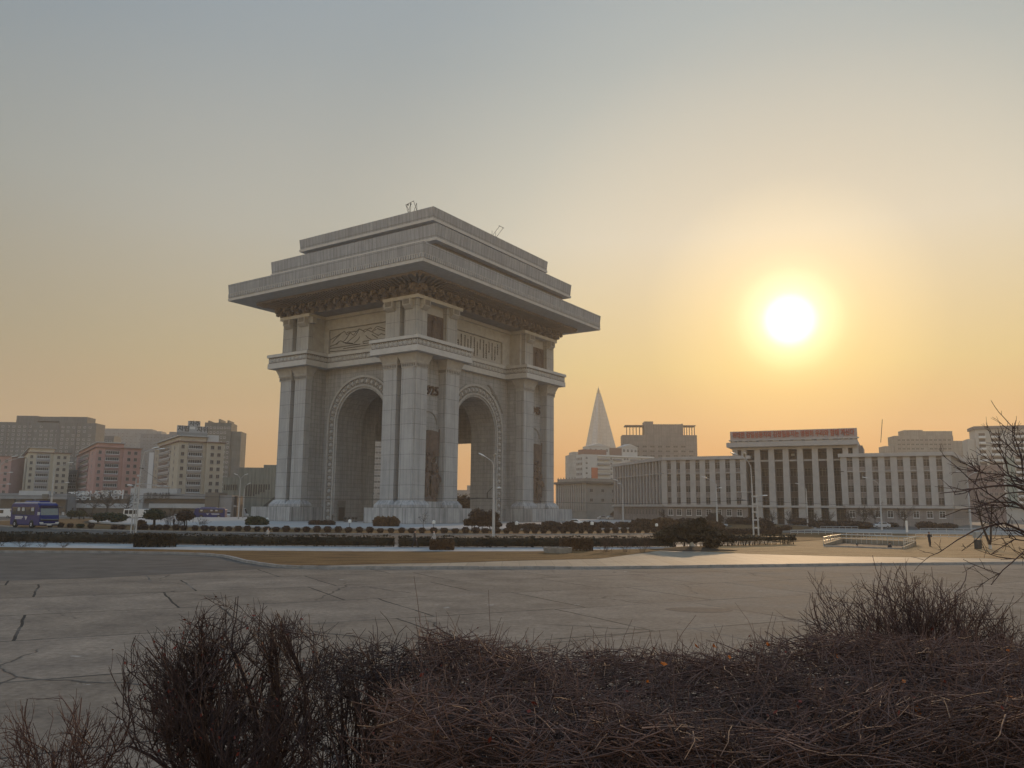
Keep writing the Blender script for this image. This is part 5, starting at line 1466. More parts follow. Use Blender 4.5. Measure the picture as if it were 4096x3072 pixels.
def hedge_run(label, pts, H=1.0, W=1.3, n_per=75, bare=None):
    pts = [Vector((x, y, 0)) for x, y in pts]
    C = []; cv, cf = [], []; st = []
    for a, b in zip(pts[:-1], pts[1:]):
        L = (b - a).length; d = (b - a) / L; nn = Vector((-d.y, d.x, 0))
        isbare = bare is not None and (a.x + b.x) / 2 > bare
        zlo = .42 if isbare else 0.0
        loc = box_points(L, W, H, int(n_per * L), zlo, .1)
        wob = .05 * np.sin(loc[:, 0] * 1.3 + a.x) + .04 * np.sin(loc[:, 0] * 3.1)
        loc[:, 2] += wob * (loc[:, 2] > .5)
        C.append(np.array([a.x, a.y, 0]) + loc[:, :1] * np.array(d) + loc[:, 1:2] * np.array(nn) + loc[:, 2:3] * np.array([0, 0, 1.0]))
        v, f = box_core(L, W, H, zlo + .1, .1); v[:, 0] = np.where(v[:, 0] > L / 2, L, 0)
        v = np.array([a.x, a.y, 0]) + v[:, :1] * np.array(d) + v[:, 1:2] * np.array(nn) + v[:, 2:3] * np.array([0, 0, 1.0])
        cf.append(f + sum(len(q) for q in cv)); cv.append(v)
        if isbare:
            m = int(L * 9)
            for _ in range(m):
                s, w = random.uniform(0, L), random.uniform(.15, W - .15); p = a + d * s + nn * w
                st.append((p.x, p.y, 0))
    root = empty('clipped_hedge', (pts[0].x, pts[0].y, ZD - .02), 0, label, 'hedge')
    off = np.array([pts[0].x, pts[0].y, 0])
    link('foliage', leaf_mesh(np.concatenate(C) - off, .115, 'foliage', M_HEDGE, (np.concatenate(cv) - off, np.concatenate(cf))), root)
    if st:
        p0 = np.array(st) - off
        link('stem', twig_mesh([(twig_paths(p0, np.tile([0, 0, 1.0], (len(p0), 1)), np.full(len(p0), .6), 3, .2), .035, .02)], 'stem', M_BARKD), root)
    return root


hf = hedge_front
gapl, gapr = gp(1572, 2187, ZD), gp(1591, 2187, ZD)
hp = [(-95, hf[0][1] + 3.0)] + [q for q in hf if q[0] < gapl[0]] + [gapl]
hedge_run('very long clipped dark hedge along the path left of the footpath gap', hp)
hp = [gapr] + [q for q in hf if q[0] > gapr[0]]
hedge_run('long clipped dark hedge right of the gap with open stems at its end', hp, bare=17)


def blob_bush(name, label, x, y, lobes, mat, z=ZL, n=900, size=.16, trunk=None, cat='shrub', group=None, shell=.35):
    root = empty(name, (x, y, z), 0, label, cat, group)
    C = []; cv, cf = [], []
    for i, (dx, dy, dz, rx, ry, rz_) in enumerate(lobes):
        C.append(blob_points((dx, dy, dz), (rx, ry, rz_), int(n * (rx * rz_) ** .8) + 120, shell))
        v, f = blob_core((dx, dy, dz), (rx * .8, ry * .8, rz_ * .8), 10, 6, i); cf.append(f + sum(len(q) for q in cv)); cv.append(v)
    Cc = np.concatenate(C); Cc = Cc[Cc[:, 2] > 0.02]
    link('crown', leaf_mesh(Cc, size, 'crown', mat, (np.concatenate(cv), np.concatenate(cf))), root)
    if trunk:
        m = MB()
        for (tx, ty, h, r) in trunk: m.tube([(tx, ty, -.1), (tx * .9 + .05, ty, h * .5), (tx * .8, ty, h)], [r, r * .85, r * .7], 6)
        m.build('trunk', M_BARKD, root)
    return root


def px_bush(name, label, base, w_px, h_px, mat, z=ZL, lobes=None, **kw):
    x, y = gp(*base, z); s = y / F_PX; w, h = w_px * s / 2, h_px * s
    lobes = lobes or [(-.35 * w, 0, .5 * h, .65 * w, .6 * w, .52 * h), (.35 * w, .1, .48 * h, .66 * w, .6 * w, .5 * h), (0, -.1, .58 * h, .6 * w, .5 * w, .45 * h)]
    if callable(lobes): lobes = lobes(w, h)
    kw.setdefault('size', max(.13, .1 * h))
    return blob_bush(name, label, x, y, lobes, mat, z, **kw)


px_bush('shrub', 'dense green shrub with spread sides before the rack at the arch foot', Z3(350, 352), 88, 39, M_EVG)
px_bush('clipped_shrub', 'flat topped dark shrub before the dark doorway of the arch', Z3(1070, 350), 104, 25, M_BALL, lobes=lambda w, h: [(x * w, 0, .55 * h, .42 * w, .7, .45 * h) for x in (-.62, -.25, .2, .62)])
px_bush('shrub', 'brown grassy topped shrub before the near pier of the arch', Z3(1780, 366), 106, 44, M_RUST, lobes=lambda w, h: [(x * w, 0, .5 * h, .42 * w, .9, .5 * h) for x in (-.55, -.2, .2, .58)])
# topiary group by the lamp post
blob_bush('topiary_tree', 'tall dark twin domed topiary tree behind the lamp post', *gp(*Z4(905, 408), ZL), [(-.7, 0, 2.5, 1.5, 1.3, 1.25), (1.5, .2, 2.35, 1.35, 1.2, 1.15), (.4, 0, 1.6, 1.9, 1.2, .75), (2.4, 0, 1.2, .9, .9, .5)], M_BALL, n=700, size=.16, trunk=[(-.6, 0, 1.5, .1), (0, .1, 1.5, .09), (1.4, 0, 1.5, .1)], cat='tree')
blob_bush('topiary_tree', 'lower flat topped topiary tree with forked trunk beside the domed one', *gp(*Z4(805, 406), ZL), [(-.4, 0, 1.6, 1.15, .9, .6), (.45, 0, 1.7, 1.1, .9, .62), (-.8, 0, 1.35, .7, .7, .4)], M_BALL, n=700, size=.15, trunk=[(-.2, 0, 1.2, .11), (.25, .1, 1.2, .1)], cat='tree')
# low dark shrub bed on the right of the terrace
for k, (x0, x1, yb, yt) in enumerate(((1180, 1330, 398, 305), (1330, 1560, 392, 318), (1560, 1790, 392, 296), (1795, 1990, 400, 300), (1990, 2212, 392, 300))):
    px_bush('shrub', ['first dark mounded shrub right of the lamp post', 'second low dark shrub right of the lamp post', 'tallest dark shrub in the bed before the right pier', 'dark rounded shrub before the parked white car', 'dark shrub beside a white bollard lamp at the bed end'][k],
            Z4((x0 + x1) / 2, yb), (x1 - x0) * .40, (yb - yt) / 2.765, M_BALL, group='dark shrubs in the bed by the terrace')
for k, (xc, yb, w, h, m) in enumerate(((560, 1580, 80, 30, M_BALL), (760, 1575, 80, 28, M_BALL), (960, 1585, 110, 42, M_BALL), (1180, 1590, 110, 48, M_RUST), (1420, 1590, 120, 46, M_BALL), (1640, 1600, 110, 40, M_RUST))):
    px_bush('shrub', ['dark low shrub behind the first right bollard lamp', 'dark low shrub between two bollard lamps', 'broad dark shrub left of the second right bollard lamp', 'rusty shrub mound behind the second right bollard lamp', 'broad dark shrub mound behind the spreading pine', 'rusty shrub mound below the last bollard lamp'][k], Z5(xc, yb), w, h, m, group='shrub mounds on the roundabout')
for k, (xc, yb, w, h) in enumerate(((695, 1475, 56, 34), (1225, 1478, 66, 38), (1690, 1495, 76, 30))):
    px_bush('dome_shrub', ['smooth dome shaped shrub before the old office building', 'largest smooth dome shrub before the ministry corner', 'broad dome shrub before the ministry windows'][k], Z5(xc, yb), w, h, M_BALL, z=0, lobes=lambda w, h: [(0, 0, .45 * h, w, w, .6 * h)], n=160, size=.3, shell=.12)
for k, (xc, yb, w, h) in enumerate(((165, 1230, 70, 40), (420, 1240, 100, 28), (600, 1245, 110, 30), (750, 1300, 60, 34), (1130, 1245, 120, 26), (1400, 1275, 150, 26), (1700, 1285, 150, 28), (860, 1312, 26, 14), (960, 1310, 40, 20))):
    px_bush('shrub', ['dark dome shrub left of the double lamp post', 'dark spread shrub left of the double lamp post', 'dark spread shrub just right of the double lamp post', 'dark shrub ending the bed at the curved road', 'low shrub before the ministry entrance', 'low shrub before the ministry right wing', 'low shrub before the right wing end', 'small ball shrub on the yellow lawn tip', 'flat shrub on the yellow lawn tip'][k], Z6(xc, yb), w, h, M_BALL, z=0, n=260, size=.22, group='shrubs before the ministry')
for k, (xc, yb, w, h) in enumerate(((120, 1185, 90, 26), (420, 1170, 60, 16), (790, 1190, 90, 28), (1000, 1190, 80, 22))):
    px_bush('shrub', ['dark low shrub before the right wing windows', 'small dark shrub by the single lamp post', 'dark box shrub before the ministry corner', 'dim shrub past the ministry corner'][k], Z7(xc, yb), w, h, M_BALL, z=0, n=260, size=.22, group='shrubs before the ministry')
# hedge blocks on the right ring
box_shrub('clipped_hedge', 'short low hedge block on the right of the roundabout', *gp(*Z6(155, 1352), .1), 4.5, 1.2, .8, .3, M_BALL, 900, .13, z=.1, cat='hedge')
box_shrub('clipped_hedge', 'low toothed hedge block before the double lamp post', *gp(*Z6(235, 1350), .1), 11, 1.3, .85, .25, M_BALL, 1500, .13, z=.1, cat='hedge')
# left side of the roundabout
px_bush('round_shrub', 'wide pair of joined box shrubs before the left lamp post', Z1(1205, 1325), 56, 19, M_BALL, lobes=lambda w, h: [(-.5 * w, 0, .5 * h, .52 * w, .6, .5 * h), (.5 * w, 0, .5 * h, .52 * w, .6, .5 * h)], n=900, size=.1)
blob_bush('topiary_tree', 'mushroom topped green topiary tree right of the left lamp post', *gp(*Z2(312, 1275), ZL), [(0, 0, 2.35, 1.75, 1.6, .95), (-.4, 0, 2.0, 1.6, 1.4, .6), (.5, 0, 2.0, 1.5, 1.4, .6)], M_EVG, n=600, size=.16, trunk=[(0, 0, 1.6, .16), (.25, 0, 1.6, .1)], cat='tree')
blob_bush('topiary_tree', 'ragged dark topiary tree beside the person in black', *gp(*Z2(660, 1275), ZL), [(0, 0, 2.2, 1.5, 1.3, .9), (-.6, 0, 1.8, 1.0, 1.0, .6), (.6, 0, 2.0, 1.0, 1.0, .6)], M_BALL, n=420, size=.18, trunk=[(-.1, 0, 1.4, .14), (.3, 0, 1.4, .1)], cat='tree')
px_bush('tree', 'dark broad tree with thin trunks behind the blue bus', Z1(780, 1218), 78, 34, M_EVG, lobes=lambda w, h: [(-.4 * w, 0, .62 * h, .6 * w, .5 * w, .36 * h), (.4 * w, 0, .64 * h, .58 * w, .5 * w, .36 * h)], n=120, size=.35, trunk=[(-1.5, 0, 3, .2), (.8, 0, 3, .2), (2, 0, 3, .15)], cat='tree')
px_bush('tree', 'wide dark evergreen mass right of the broad tree on the left lawn', Z1(1120, 1265), 130, 42, M_EVG, lobes=lambda w, h: [(-.6 * w, 0, .62 * h, .4 * w, .35 * w, .36 * h), (-.1 * w, 0, .7 * h, .5 * w, .4 * w, .34 * h), (.5 * w, 0, .6 * h, .5 * w, .4 * w, .36 * h), (.3 * w, 0, .35 * h, .2 * w, .2 * w, .3 * h)], n=220, size=.3, trunk=[(1.2, 0, 1.6, .3)], cat='tree')
px_bush('conifer', 'dark upright conifer before the shop pavilion', Z2(590, 1150), 46, 50, M_EVG, lobes=lambda w, h: [(0, 0, .35 * h, .9 * w, .8 * w, .35 * h), (0, 0, .62 * h, .75 * w, .6 * w, .3 * h), (.1 * w, 0, .85 * h, .5 * w, .4 * w, .2 * h)], n=120, size=.4, cat='tree')
px_bush('shrub', 'rusty low bush between the left lamp post and mushroom tree', Z1(1440, 1285), 36, 22, M_RUST)
px_bush('shrub', 'low dark hedge strip behind the left lawn', Z1(1250, 1200), 300, 14, M_HEDGE, lobes=lambda w, h: [(x * w, 0, .5 * h, .2 * w, 1, .5 * h) for x in (-.8, -.5, -.2, .1, .4, .7)], n=60, size=.35)
px_bush('shrub', 'low dark hedge strip behind the mushroom tree', Z2(380, 1150), 220, 14, M_HEDGE, lobes=lambda w, h: [(x * w, 0, .5 * h, .25 * w, 1, .5 * h) for x in (-.8, -.4, 0, .4, .8)], n=60, size=.35)
blob_bush('tree', 'dark round tree seen through the side passage of the arch', *gp(1851, 2085, 0), [(0, 0, 4.2, 3.6, 3, 3.6), (-1.5, 0, 2.5, 2.5, 2, 2.5), (1.4, 0, 3.0, 2.6, 2, 2.8)], M_BALL, z=0, n=90, size=.45, trunk=[(0, 0, 2, .3)], cat='tree')

# spreading pine with a whitewashed trunk on its mound
pxx, pyy = gp(2600 + 545 / 3.16, 1980 + 692 / 3.16, ZD)
pine = empty('spreading_pine', (pxx, pyy, ZD), 0, 'wide low spreading pine with a whitewashed trunk on a soil mound', 'tree')
lobes = [(-2.9, 0, 1.35, 1.0, .9, .42), (-2.0, .1, 1.75, 1.1, 1.0, .5), (-.9, -.1, 2.15, 1.2, 1.0, .5), (.2, .1, 2.45, 1.0, .9, .45), (1.1, 0, 2.0, 1.2, 1.0, .5), (2.2, .1, 1.55, 1.2, 1.0, .42), (3.4, 0, 1.15, .9, .8, .32),
         (-1.5, -.3, 1.25, 1.3, .9, .45), (.2, -.3, 1.45, 1.4, .9, .5), (1.9, -.3, 1.0, 1.2, .8, .38), (-2.6, -.2, 1.0, .9, .7, .35), (1.7, -.4, .5, .8, .6, .35), (0, 0, 1.9, 1.5, 1, .5), (.9, .2, 2.75, .5, .5, .3)]
C = np.concatenate([blob_points(l[:3], l[3:], 520, .5) for l in lobes])
cvf = [blob_core(l[:3], tuple(.62 * q for q in l[3:]), 9, 5, i) for i, l in enumerate(lobes)]
cf = []; b0_ = 0
for v, f in cvf: cf.append(f + b0_); b0_ += len(v)
link('crown', leaf_mesh(C, .12, 'crown', foliage('dark pine needles', (.022, .016, .010), (.07, .05, .028), 1.5), (np.concatenate([v for v, _ in cvf]), np.concatenate(cf))), pine)
MB().tube([(0, 0, 0), (-.05, 0, .35), (-.2, 0, .7)], [.32, .26, .22], 8).build('trunk', M_LIME, pine)
m = MB()
for q in ((-2.4, 0, 1.4), (-1, 0, 1.9), (.3, 0, 2.2), (1.2, 0, 1.7), (2.2, 0, 1.3)): m.tube([(-.18, 0, .6), (q[0] * .4, 0, .8 + .3 * q[2] * .4), q], [.16, .11, .05], 6)
m.build('limb', M_BARKD, pine)
mound = MB().lathe([(3.4, 0), (2.6, .06), (1.6, .2), (.8, .3), (.3, .33)], 20, (0, 0, 0), 1.25, .9)
tag(mound.build('soil_mound', M_SOIL, None, (pxx, pyy, ZD), 0, True), kind='structure')


# bare trees and twiggy shrubs
def bare(name, label, x, y, h, spread_, n1=10, n2=60, n3=260, r=.09, z=0, mat=None, cat='tree', group=None, stems=1, lean=None):
    root = empty(name, (x, y, z), 0, label, cat, group)
    mat = mat or M_BARKD
    if stems == 1:
        T = twig_paths(np.zeros((1, 3)), np.array([[0, 0, 1.0]]), np.array([h * .45]), 5, .06)
        link('trunk', twig_mesh([(T, r, r * .7)], 'trunk', mat, 6), root)
        A = twig_paths(np.repeat(T[:, -1], n1, 0) - np.c_[np.zeros((n1, 2)), rng.uniform(0, h * .15, n1)], np.c_[rng.normal(0, spread_, (n1, 2)), np.full(n1, .9)], rng.uniform(.4, .6, n1) * h, 6, .12, .03)
    else:
        A = twig_paths(np.c_[rng.normal(0, .15, (n1, 2)), np.zeros(n1)], np.c_[rng.normal(0, spread_, (n1, 2)), np.full(n1, 1.0)], rng.uniform(.6, 1, n1) * h, 6, .12, .0)
    B_ = sprout(A, n2, .25, .7, .12 * h, .3 * h, .06)
    Cc = sprout(B_, n3, .2, .8, .06 * h, .16 * h, .04)
    link('branches', twig_mesh([(A, r * .6, r * .25), (B_, r * .28, r * .12), (Cc, r * .14, r * .07)], 'branches', mat), root)
    return root


for k, (p, hpx) in enumerate(((Z5(560, 1450), 50), (Z5(800, 1450), 46), (Z5(880, 1450), 44))):
    x, y = gp(*p, 0); bare('bare_tree', ['bare thin tree before the old office building', 'bare thin tree by the ministry corner', 'bare leaning tree by the slanted ministry side'][k], x, min(y, 250), hpx * min(y, 250) / F_PX * 1.1, .6, r=.12, group='bare trees before the offices')
for k, (p, hpx) in enumerate(((Z6(760, 1200), 60), (Z6(980, 1200), 64), (Z6(1450, 1200), 64), (Z7(60, 1130), 80), (Z7(260, 1150), 88), (Z7(540, 1150), 78), (Z6(1290, 1200), 56), (Z6(1600, 1200), 60))):
    y = 205; x = at(*p, y)[0]
    bare('bare_tree', 'bare grey street tree standing before the ministry front', x, y + random.uniform(-4, 4), hpx * y / F_PX * 1.05, .75, n1=12, n2=90, n3=420, r=.09, mat=M_BARK, group='bare street trees before the ministry')
for k, p in enumerate((Z1(930, 1190), Z1(1060, 1190), Z1(1220, 1190), Z1(990, 1190))):
    y = 262; x = at(*p, y)[0]
    bare('bare_tree', 'bare spreading street tree before the shop row with white letters', x, y + 2 * k, 8.5, .9, n2=70, n3=260, r=.16, mat=M_BARK, group='bare street trees before the shops')
x, y = gp(1792, 2113, .3)
bare('sapling', 'tiny bare sapling before the near pier of the arch', x - 97 / F_PX * y, y, 3.2, .45, 7, 30, 60, .05, z=.2)
x, y = gp(*Z2(480, 1275), ZL); bare('bare_shrub', 'bare multi stemmed shrub left of the person in black', x, y, 3.6, .35, 14, 90, 300, .05, ZL, stems=2, cat='shrub')
x, y = gp(*Z2(600, 1275), ZL); bare('bare_shrub', 'bare multi stemmed shrub right of the person in black', x, y, 3.2, .4, 12, 80, 260, .05, ZL, stems=2, cat='shrub')
x, y = gp(*Z2(835, 1262), ZL); bare('bare_shrub', 'rusty bare shrub left of the arch terrace', x, y, 2.2, .6, 16, 120, 380, .04, ZL, mat=M_BARK, stems=2, cat='shrub')
for k, u in enumerate((2425, 2505, 2570)):
    x, y = gp(u, 2208, ZD)
    bare('bare_shrub', ['left clump of brown twiggy shrub beside the rusty block', 'middle clump of brown twiggy shrub on the lawn end', 'right clump of brown twiggy shrub near the pine'][k], x, y, 1.75, .55, 16, 160, 700, .022, ZD, mat=flat('reddish twigs', (.09, .055, .04), .9), stems=2, cat='shrub', group='twiggy shrubs at the lawn end')
for k, (p, h) in enumerate(((Z1(15, 1490), 1.5), (Z1(225, 1500), 1.3), (Z1(440, 1500), .6), (Z1(650, 1505), .8))):
    x, y = gp(*p, ZD)
    bare('bare_shrub', ['small bare shrub at the left end of the path', 'small forked bare shrub on the left verge', 'low dead bush on the left verge', 'dead brown tuft on the left verge'][k], x, y, h, .8, 12, 70, 200, .022, ZD, mat=M_BARK, stems=2, cat='shrub')
# forked whitewashed tree and litter bin on the right
x, y = gp(*Z7(1432, 1392), ZD)
tw = empty('street_tree', (x, y, ZD), 0, 'forked dark tree with a whitewashed foot beside the litter bin', 'tree')
MB().tube([(0, 0, 0), (0, 0, .45)], [.16, .15], 8).build('whitewashed_foot', M_LIME, tw)
MB().tube([(0, 0, .45), (-.12, 0, .8), (-.65, 0, 2.4), (-.9, .1, 4.2)], [.15, .13, .1, .06], 7).tube([(0, 0, .5), (.12, 0, .9), (.28, 0, 2.5), (.5, 0, 4.4)], [.13, .11, .09, .05], 7).build('trunk', M_BARKD, tw)
T = twig_paths(np.array([[-.65, 0, 2.4], [.28, 0, 2.5], [-.8, 0, 3.4], [.4, 0, 3.6]] * 4), np.c_[rng.normal(0, .7, (16, 2)), np.full(16, .8)], rng.uniform(1.2, 2.4, 16), 6, .15)
B_ = sprout(T, 90, .2, .7, .4, 1.0); link('branches', twig_mesh([(T, .05, .02), (B_, .018, .008)], 'branches', M_BARKD), tw)
x, y = gp(*Z7(1310, 1392), ZD)
lb = empty('litter_bin', (x, y, ZD), 0, 'dark upright litter bin with pale hood on the trodden ground', 'bin')
MB().lathe([(.30, 0), (.36, .1), (.38, .85), (.34, .95)], 10).build('bin_body', M_IRON, lb)
MB().box(-.34, .34, -.3, .3, 1.15, 1.75).box(-.34, -.27, -.05, .05, .8, 1.15).box(.27, .34, -.05, .05, .8, 1.15).build('hood', flat('pale metal', (.25, .25, .24), .6), lb)
# ------------------------------------------------------------------ lamp posts, wires, rails
M_POLE = flat('pale painted pole', (.36, .35, .34), .6, .35, var=.1, scale=2)
M_LAMP = flat('white lamp housing', (.55, .54, .52), .4, .4, var=.08)
M_STEEL = flat('galvanised rail', (.42, .40, .37), .35, .5, var=.1, metal=.3)


def head(mb, p, d, L=1.1):                          # lamp head: flattened pod along d
    p = Vector(p); d = Vector(d).normalized(); n = 8
    s = d.cross(Vector((0, 0, 1))).normalized(); u = s.cross(d)
    vs = []; prof = [(0, .06), (.12, .13), (.45, .2), (.85, .17), (1.0, .05)]
    for t, r in prof:
        vs += [tuple(p + d * (t * L) + s * (r * math.cos(2 * math.pi * k / n)) + u * (r * .55 * math.sin(2 * math.pi * k / n))) for k in range(n)]
    m = len(prof)
    mb.add(vs, [(i * n + k, i * n + (k + 1) % n, (i + 1) * n + (k + 1) % n, (i + 1) * n + k) for i in range(m - 1) for k in range(n)] + [tuple(range(n))[::-1], tuple((m - 1) * n + k for k in range(n))])


def lamp_post(label, x, y, parts, z=0.0, name='lamp_post'):
    """parts: list of (part name, kind, geometry) in metres from the foot"""
    root = empty(name, (x, y, z), 0, label, 'lamp post')
    for nm, kind, g in parts:
        m = MB()
        if kind == 'tube': m.tube(g[0], g[1], 8)
        elif kind == 'head': head(m, *g)
        elif kind == 'boxes':
            for b in g: m.box(*b)
        m.build(nm, M_LAMP if kind == 'head' else (M_IRON if nm in ('contact_arm', 'insulator') else M_POLE), root)
    return root


x, y = gp(*(1860 + 450 / 3.95, 1740 + 1605 / 3.95))
lamp_post('tall pale lamp post with two arms standing before the arch', x, y, [
    ('pole', 'tube', ([(0, 0, 0), (0, 0, 4.2), (-.05, 0, 7.0)], [.21, .19, .15])), ('pole', 'tube', ([(-.05, 0, 7.0), (-.08, 0, 9.3)], [.11, .09])),
    ('arm', 'tube', ([(-.08, 0, 9.2), (-.12, .1, 10.0), (-.35, .2, 10.6), (-1.35, .3, 11.3)], .055)), ('lamp_head', 'head', ((-1.3, .3, 11.25), (-1, .2, .55), 1.15)),
    ('arm', 'tube', ([(-.08, 0, 9.2), (-.04, -.1, 10.2), (.02, -.3, 11.3)], .055)), ('lamp_head', 'head', ((.0, -.15, 11.25), (.15, -1, .35), 1.1)),
    ('arm', 'tube', ([(0, 0, 6.4), (.25, 0, 6.75), (.5, 0, 6.8)], .04)), ('lamp_head', 'head', ((.3, 0, 6.78), (1, 0, .05), .75)),
    ('contact_arm', 'tube', ([(-.1, 0, 7.0), (-.9, 0, 6.2), (-.95, 0, 5.5)], .04)), ('insulator', 'tube', ([(-.95, 0, 6.2), (-.95, 0, 5.4)], [.05, .09])),
    ('contact_arm', 'tube', ([(-3.6, 0, 5.2), (-2.4, 0, 5.35), (-.1, 0, 5.3)], [.03, .07, .05]))])
x, y = gp(480 + 215 / 3.95, 1750 + 1530 / 3.95)
lamp_post('lattice lamp post with two long arms and a tram wire bracket at the left', x, y, [
    ('pole', 'tube', ([(-.42, 0, 0), (-.2, 0, 7.6)], [.1, .08])), ('pole', 'tube', ([(.28, 0, 0), (.3, 0, 8.2)], [.12, .09])), ('pole', 'tube', ([(-.1, .2, 0), (0, .2, 6.5)], [.06, .05])),
    ('tie_plate', 'boxes', [(-.55, .45, -.1, .1, 2.1, 2.3), (-.5, .45, -.1, .1, 4.2, 4.4), (-.4, .42, -.1, .1, 6.3, 6.5), (-.1, .5, -.12, .12, 7.9, 8.15), (-.1, .5, -.12, .12, 6.75, 6.95)]),
    ('mast', 'tube', ([(.3, 0, 8.0), (.38, 0, 9.6), (.62, 0, 11.3)], [.07, .06, .04])),
    ('arm', 'tube', ([(.62, 0, 11.3), (1.2, 0, 11.55), (2.1, .2, 11.9)], .04)), ('lamp_head', 'head', ((1.5, .2, 11.8), (1, .1, .22), 1.1)),
    ('arm', 'tube', ([(.62, 0, 11.3), (1.6, -.2, 11.5), (3.0, -.3, 11.75)], .04)), ('lamp_head', 'head', ((2.5, -.3, 11.65), (1, -.1, .1), 1.2)),
    ('bracket_arm', 'tube', ([(.4, 0, 6.95), (4.7, 0, 6.5)], .05)), ('contact_arm', 'tube', ([(4.4, 0, 6.5), (4.4, 0, 5.5)], .03)), ('contact_arm', 'tube', ([(3.4, 0, 5.25), (4.4, 0, 5.35), (6.4, 0, 5.3)], [.03, .06, .03])),
    ('contact_arm', 'tube', ([(.1, 0, 9.1), (.7, 0, 9.0)], .05)), ('contact_arm', 'tube', ([(.4, 0, 9.0), (4.4, 0, 6.5)], .015)),
    ('arm', 'tube', ([(-.2, 0, 6.2), (-.3, 0, 6.55), (-.7, 0, 6.65)], .04)), ('lamp_head', 'head', ((-.6, 0, 6.65), (-1, 0, .08), .85))])
x, y = gp(*Z6(622, 1372))
lamp_post('double legged lamp post with two arms and wire bracket before the ministry', x, y, [
    ('pole', 'tube', ([(-.38, 0, 0), (-.38, 0, 8.0)], [.13, .1])), ('pole', 'tube', ([(.38, 0, 0), (.3, 0, 6.8)], [.13, .09])),
    ('tie_plate', 'boxes', [(-.5, .5, -.1, .1, z_, z_ + .22) for z_ in (1.2, 2.4, 3.6, 4.8, 6.0)]),
    ('mast', 'tube', ([(-.38, 0, 8.0), (-.45, 0, 10.6), (-.75, .1, 11.4)], [.08, .07, .05])),
    ('arm', 'tube', ([(-.75, .1, 11.4), (-1.5, .2, 12.0), (-2.9, .3, 12.8)], .05)), ('lamp_head', 'head', ((-2.3, .3, 12.45), (-1, .1, .38), 1.25)),
    ('arm', 'tube', ([(-.75, 0, 11.3), (-1.3, -.3, 12.0), (-1.7, -.5, 12.4)], .05)), ('lamp_head', 'head', ((-1.4, -.4, 12.2), (-.5, -1, .6), 1.2)),
    ('bracket_arm', 'tube', ([(-.38, 0, 6.75), (-2.9, 0, 6.75)], .05)), ('contact_arm', 'tube', ([(-2.1, 0, 6.75), (-2.0, 0, 5.6)], .03)), ('contact_arm', 'tube', ([(-3.1, 0, 5.45), (-2.0, 0, 5.5), (-1.4, 0, 5.5)], [.03, .09, .03])),
    ('arm', 'tube', ([(.3, 0, 5.2), (.36, 0, 5.9), (.7, 0, 6.2), (1.5, 0, 6.25)], .05)), ('lamp_head', 'head', ((1.1, 0, 6.2), (1, 0, .06), .9))])


def simple_post(label, u, vb, Y, htop, heads, arms_low=None, lean=0):
    x, _, zb = at(u, vb, Y)
    parts = [('pole', 'tube', ([(0, 0, 0), (lean * .5, 0, htop * .6), (lean, 0, htop - 1.3)], [.22, .17, .1]))]
    for (dx, dy, dz) in heads:
        parts += [('arm', 'tube', ([(lean, 0, htop - 1.4), (lean + .25 * dx, dy * .3, htop - .6), (lean + dx, dy, htop + dz)], .055)), ('lamp_head', 'head', ((lean + dx * .8, dy * .8, htop + dz - .12), (dx, dy, .35), 1.25))]
    for (dx, dz) in arms_low or []:
        parts += [('arm', 'tube', ([(0, 0, dz - .5), (.2 * dx, 0, dz - .1), (dx, 0, dz)], .045)), ('lamp_head', 'head', ((dx * .8, 0, dz), (dx, 0, .05), .9))]
    return lamp_post(label, x, Y, parts)


simple_post('slim lamp post with one arm before the central colonnade', Z6(1192, 1250)[0], 2100, 218, 11.0, [(-2.1, 0, 0.1)])
simple_post('lamp post with one arm standing before the ministry right wing', Z7(325, 1200)[0], 2115, 176, 11.0, [(-3.0, 0, .2)])
simple_post('lamp post with one arm before the ministry left wing', Z6(190, 1200)[0], 2085, 190, 11.2, [(-2.6, 0, .3)], [(.6, 9.0)])
simple_post('lamp post with one short arm before the slanted side of the ministry', Z5(745, 1450)[0], 2070, 215, 11.0, [(-1.5, 0, .5)], [(-.6, 10.6)])
simple_post('pale lamp post with two right hand arms behind the blue bus', Z1(508, 1080)[0], 2080, 175, 12.6, [(3.4, 0, .3)], [(3.2, 8.6)])
simple_post('pale lamp post just outside the frame edge with arms reaching in at the left', -22, 2080, 168, 13.2, [(2.6, 0, .5), (4.0, .6, .4)], [(2.4, 10.4), (2.2, 8.0)])
simple_post('lattice lamp post with two heads between the coach and the arch', Z2(1255, 1150)[0], 2066, 228, 12.4, [(-1.0, 0, .2), (1.1, 0, .2)], [(-.9, 3.9)])
simple_post('thin lamp post beside the lattice post near the arch', Z2(1303, 1150)[0], 2066, 240, 10.2, [(.8, 0, .1)])
simple_post('lamp post with two arms partly behind the bare branches at right', Z7(1235, 1100)[0], 2105, 190, 13.0, [(-1.7, 0, .2), (1.6, -.6, .1)])

# thin sign post and overhead wires
x, y = gp(*Z7(588, 1330), ZD)
sp_ = empty('sign_post', (x, y, ZD), 0, 'thin post with a narrow pale plate beside the stair railing', 'sign post')
MB().tube([(0, 0, 0), (0, 0, 1.7)], .03, 6).build('pole', M_POLE, sp_); MB().box(-.14, .14, -.05, -.02, 1.3, 2.7).build('plate', M_LAMP, sp_)


def wire(label, a, b, sag=.6):
    a, b = Vector(a), Vector(b); o = a
    pts = [tuple((a + (b - a) * t) - o - Vector((0, 0, 4 * sag * t * (1 - t)))) for t in np.linspace(0, 1, 14)]
    w = MB().tube(pts, .022, 4).build('overhead_wire', M_IRON, None, tuple(o)); tag(w, label, 'wire')


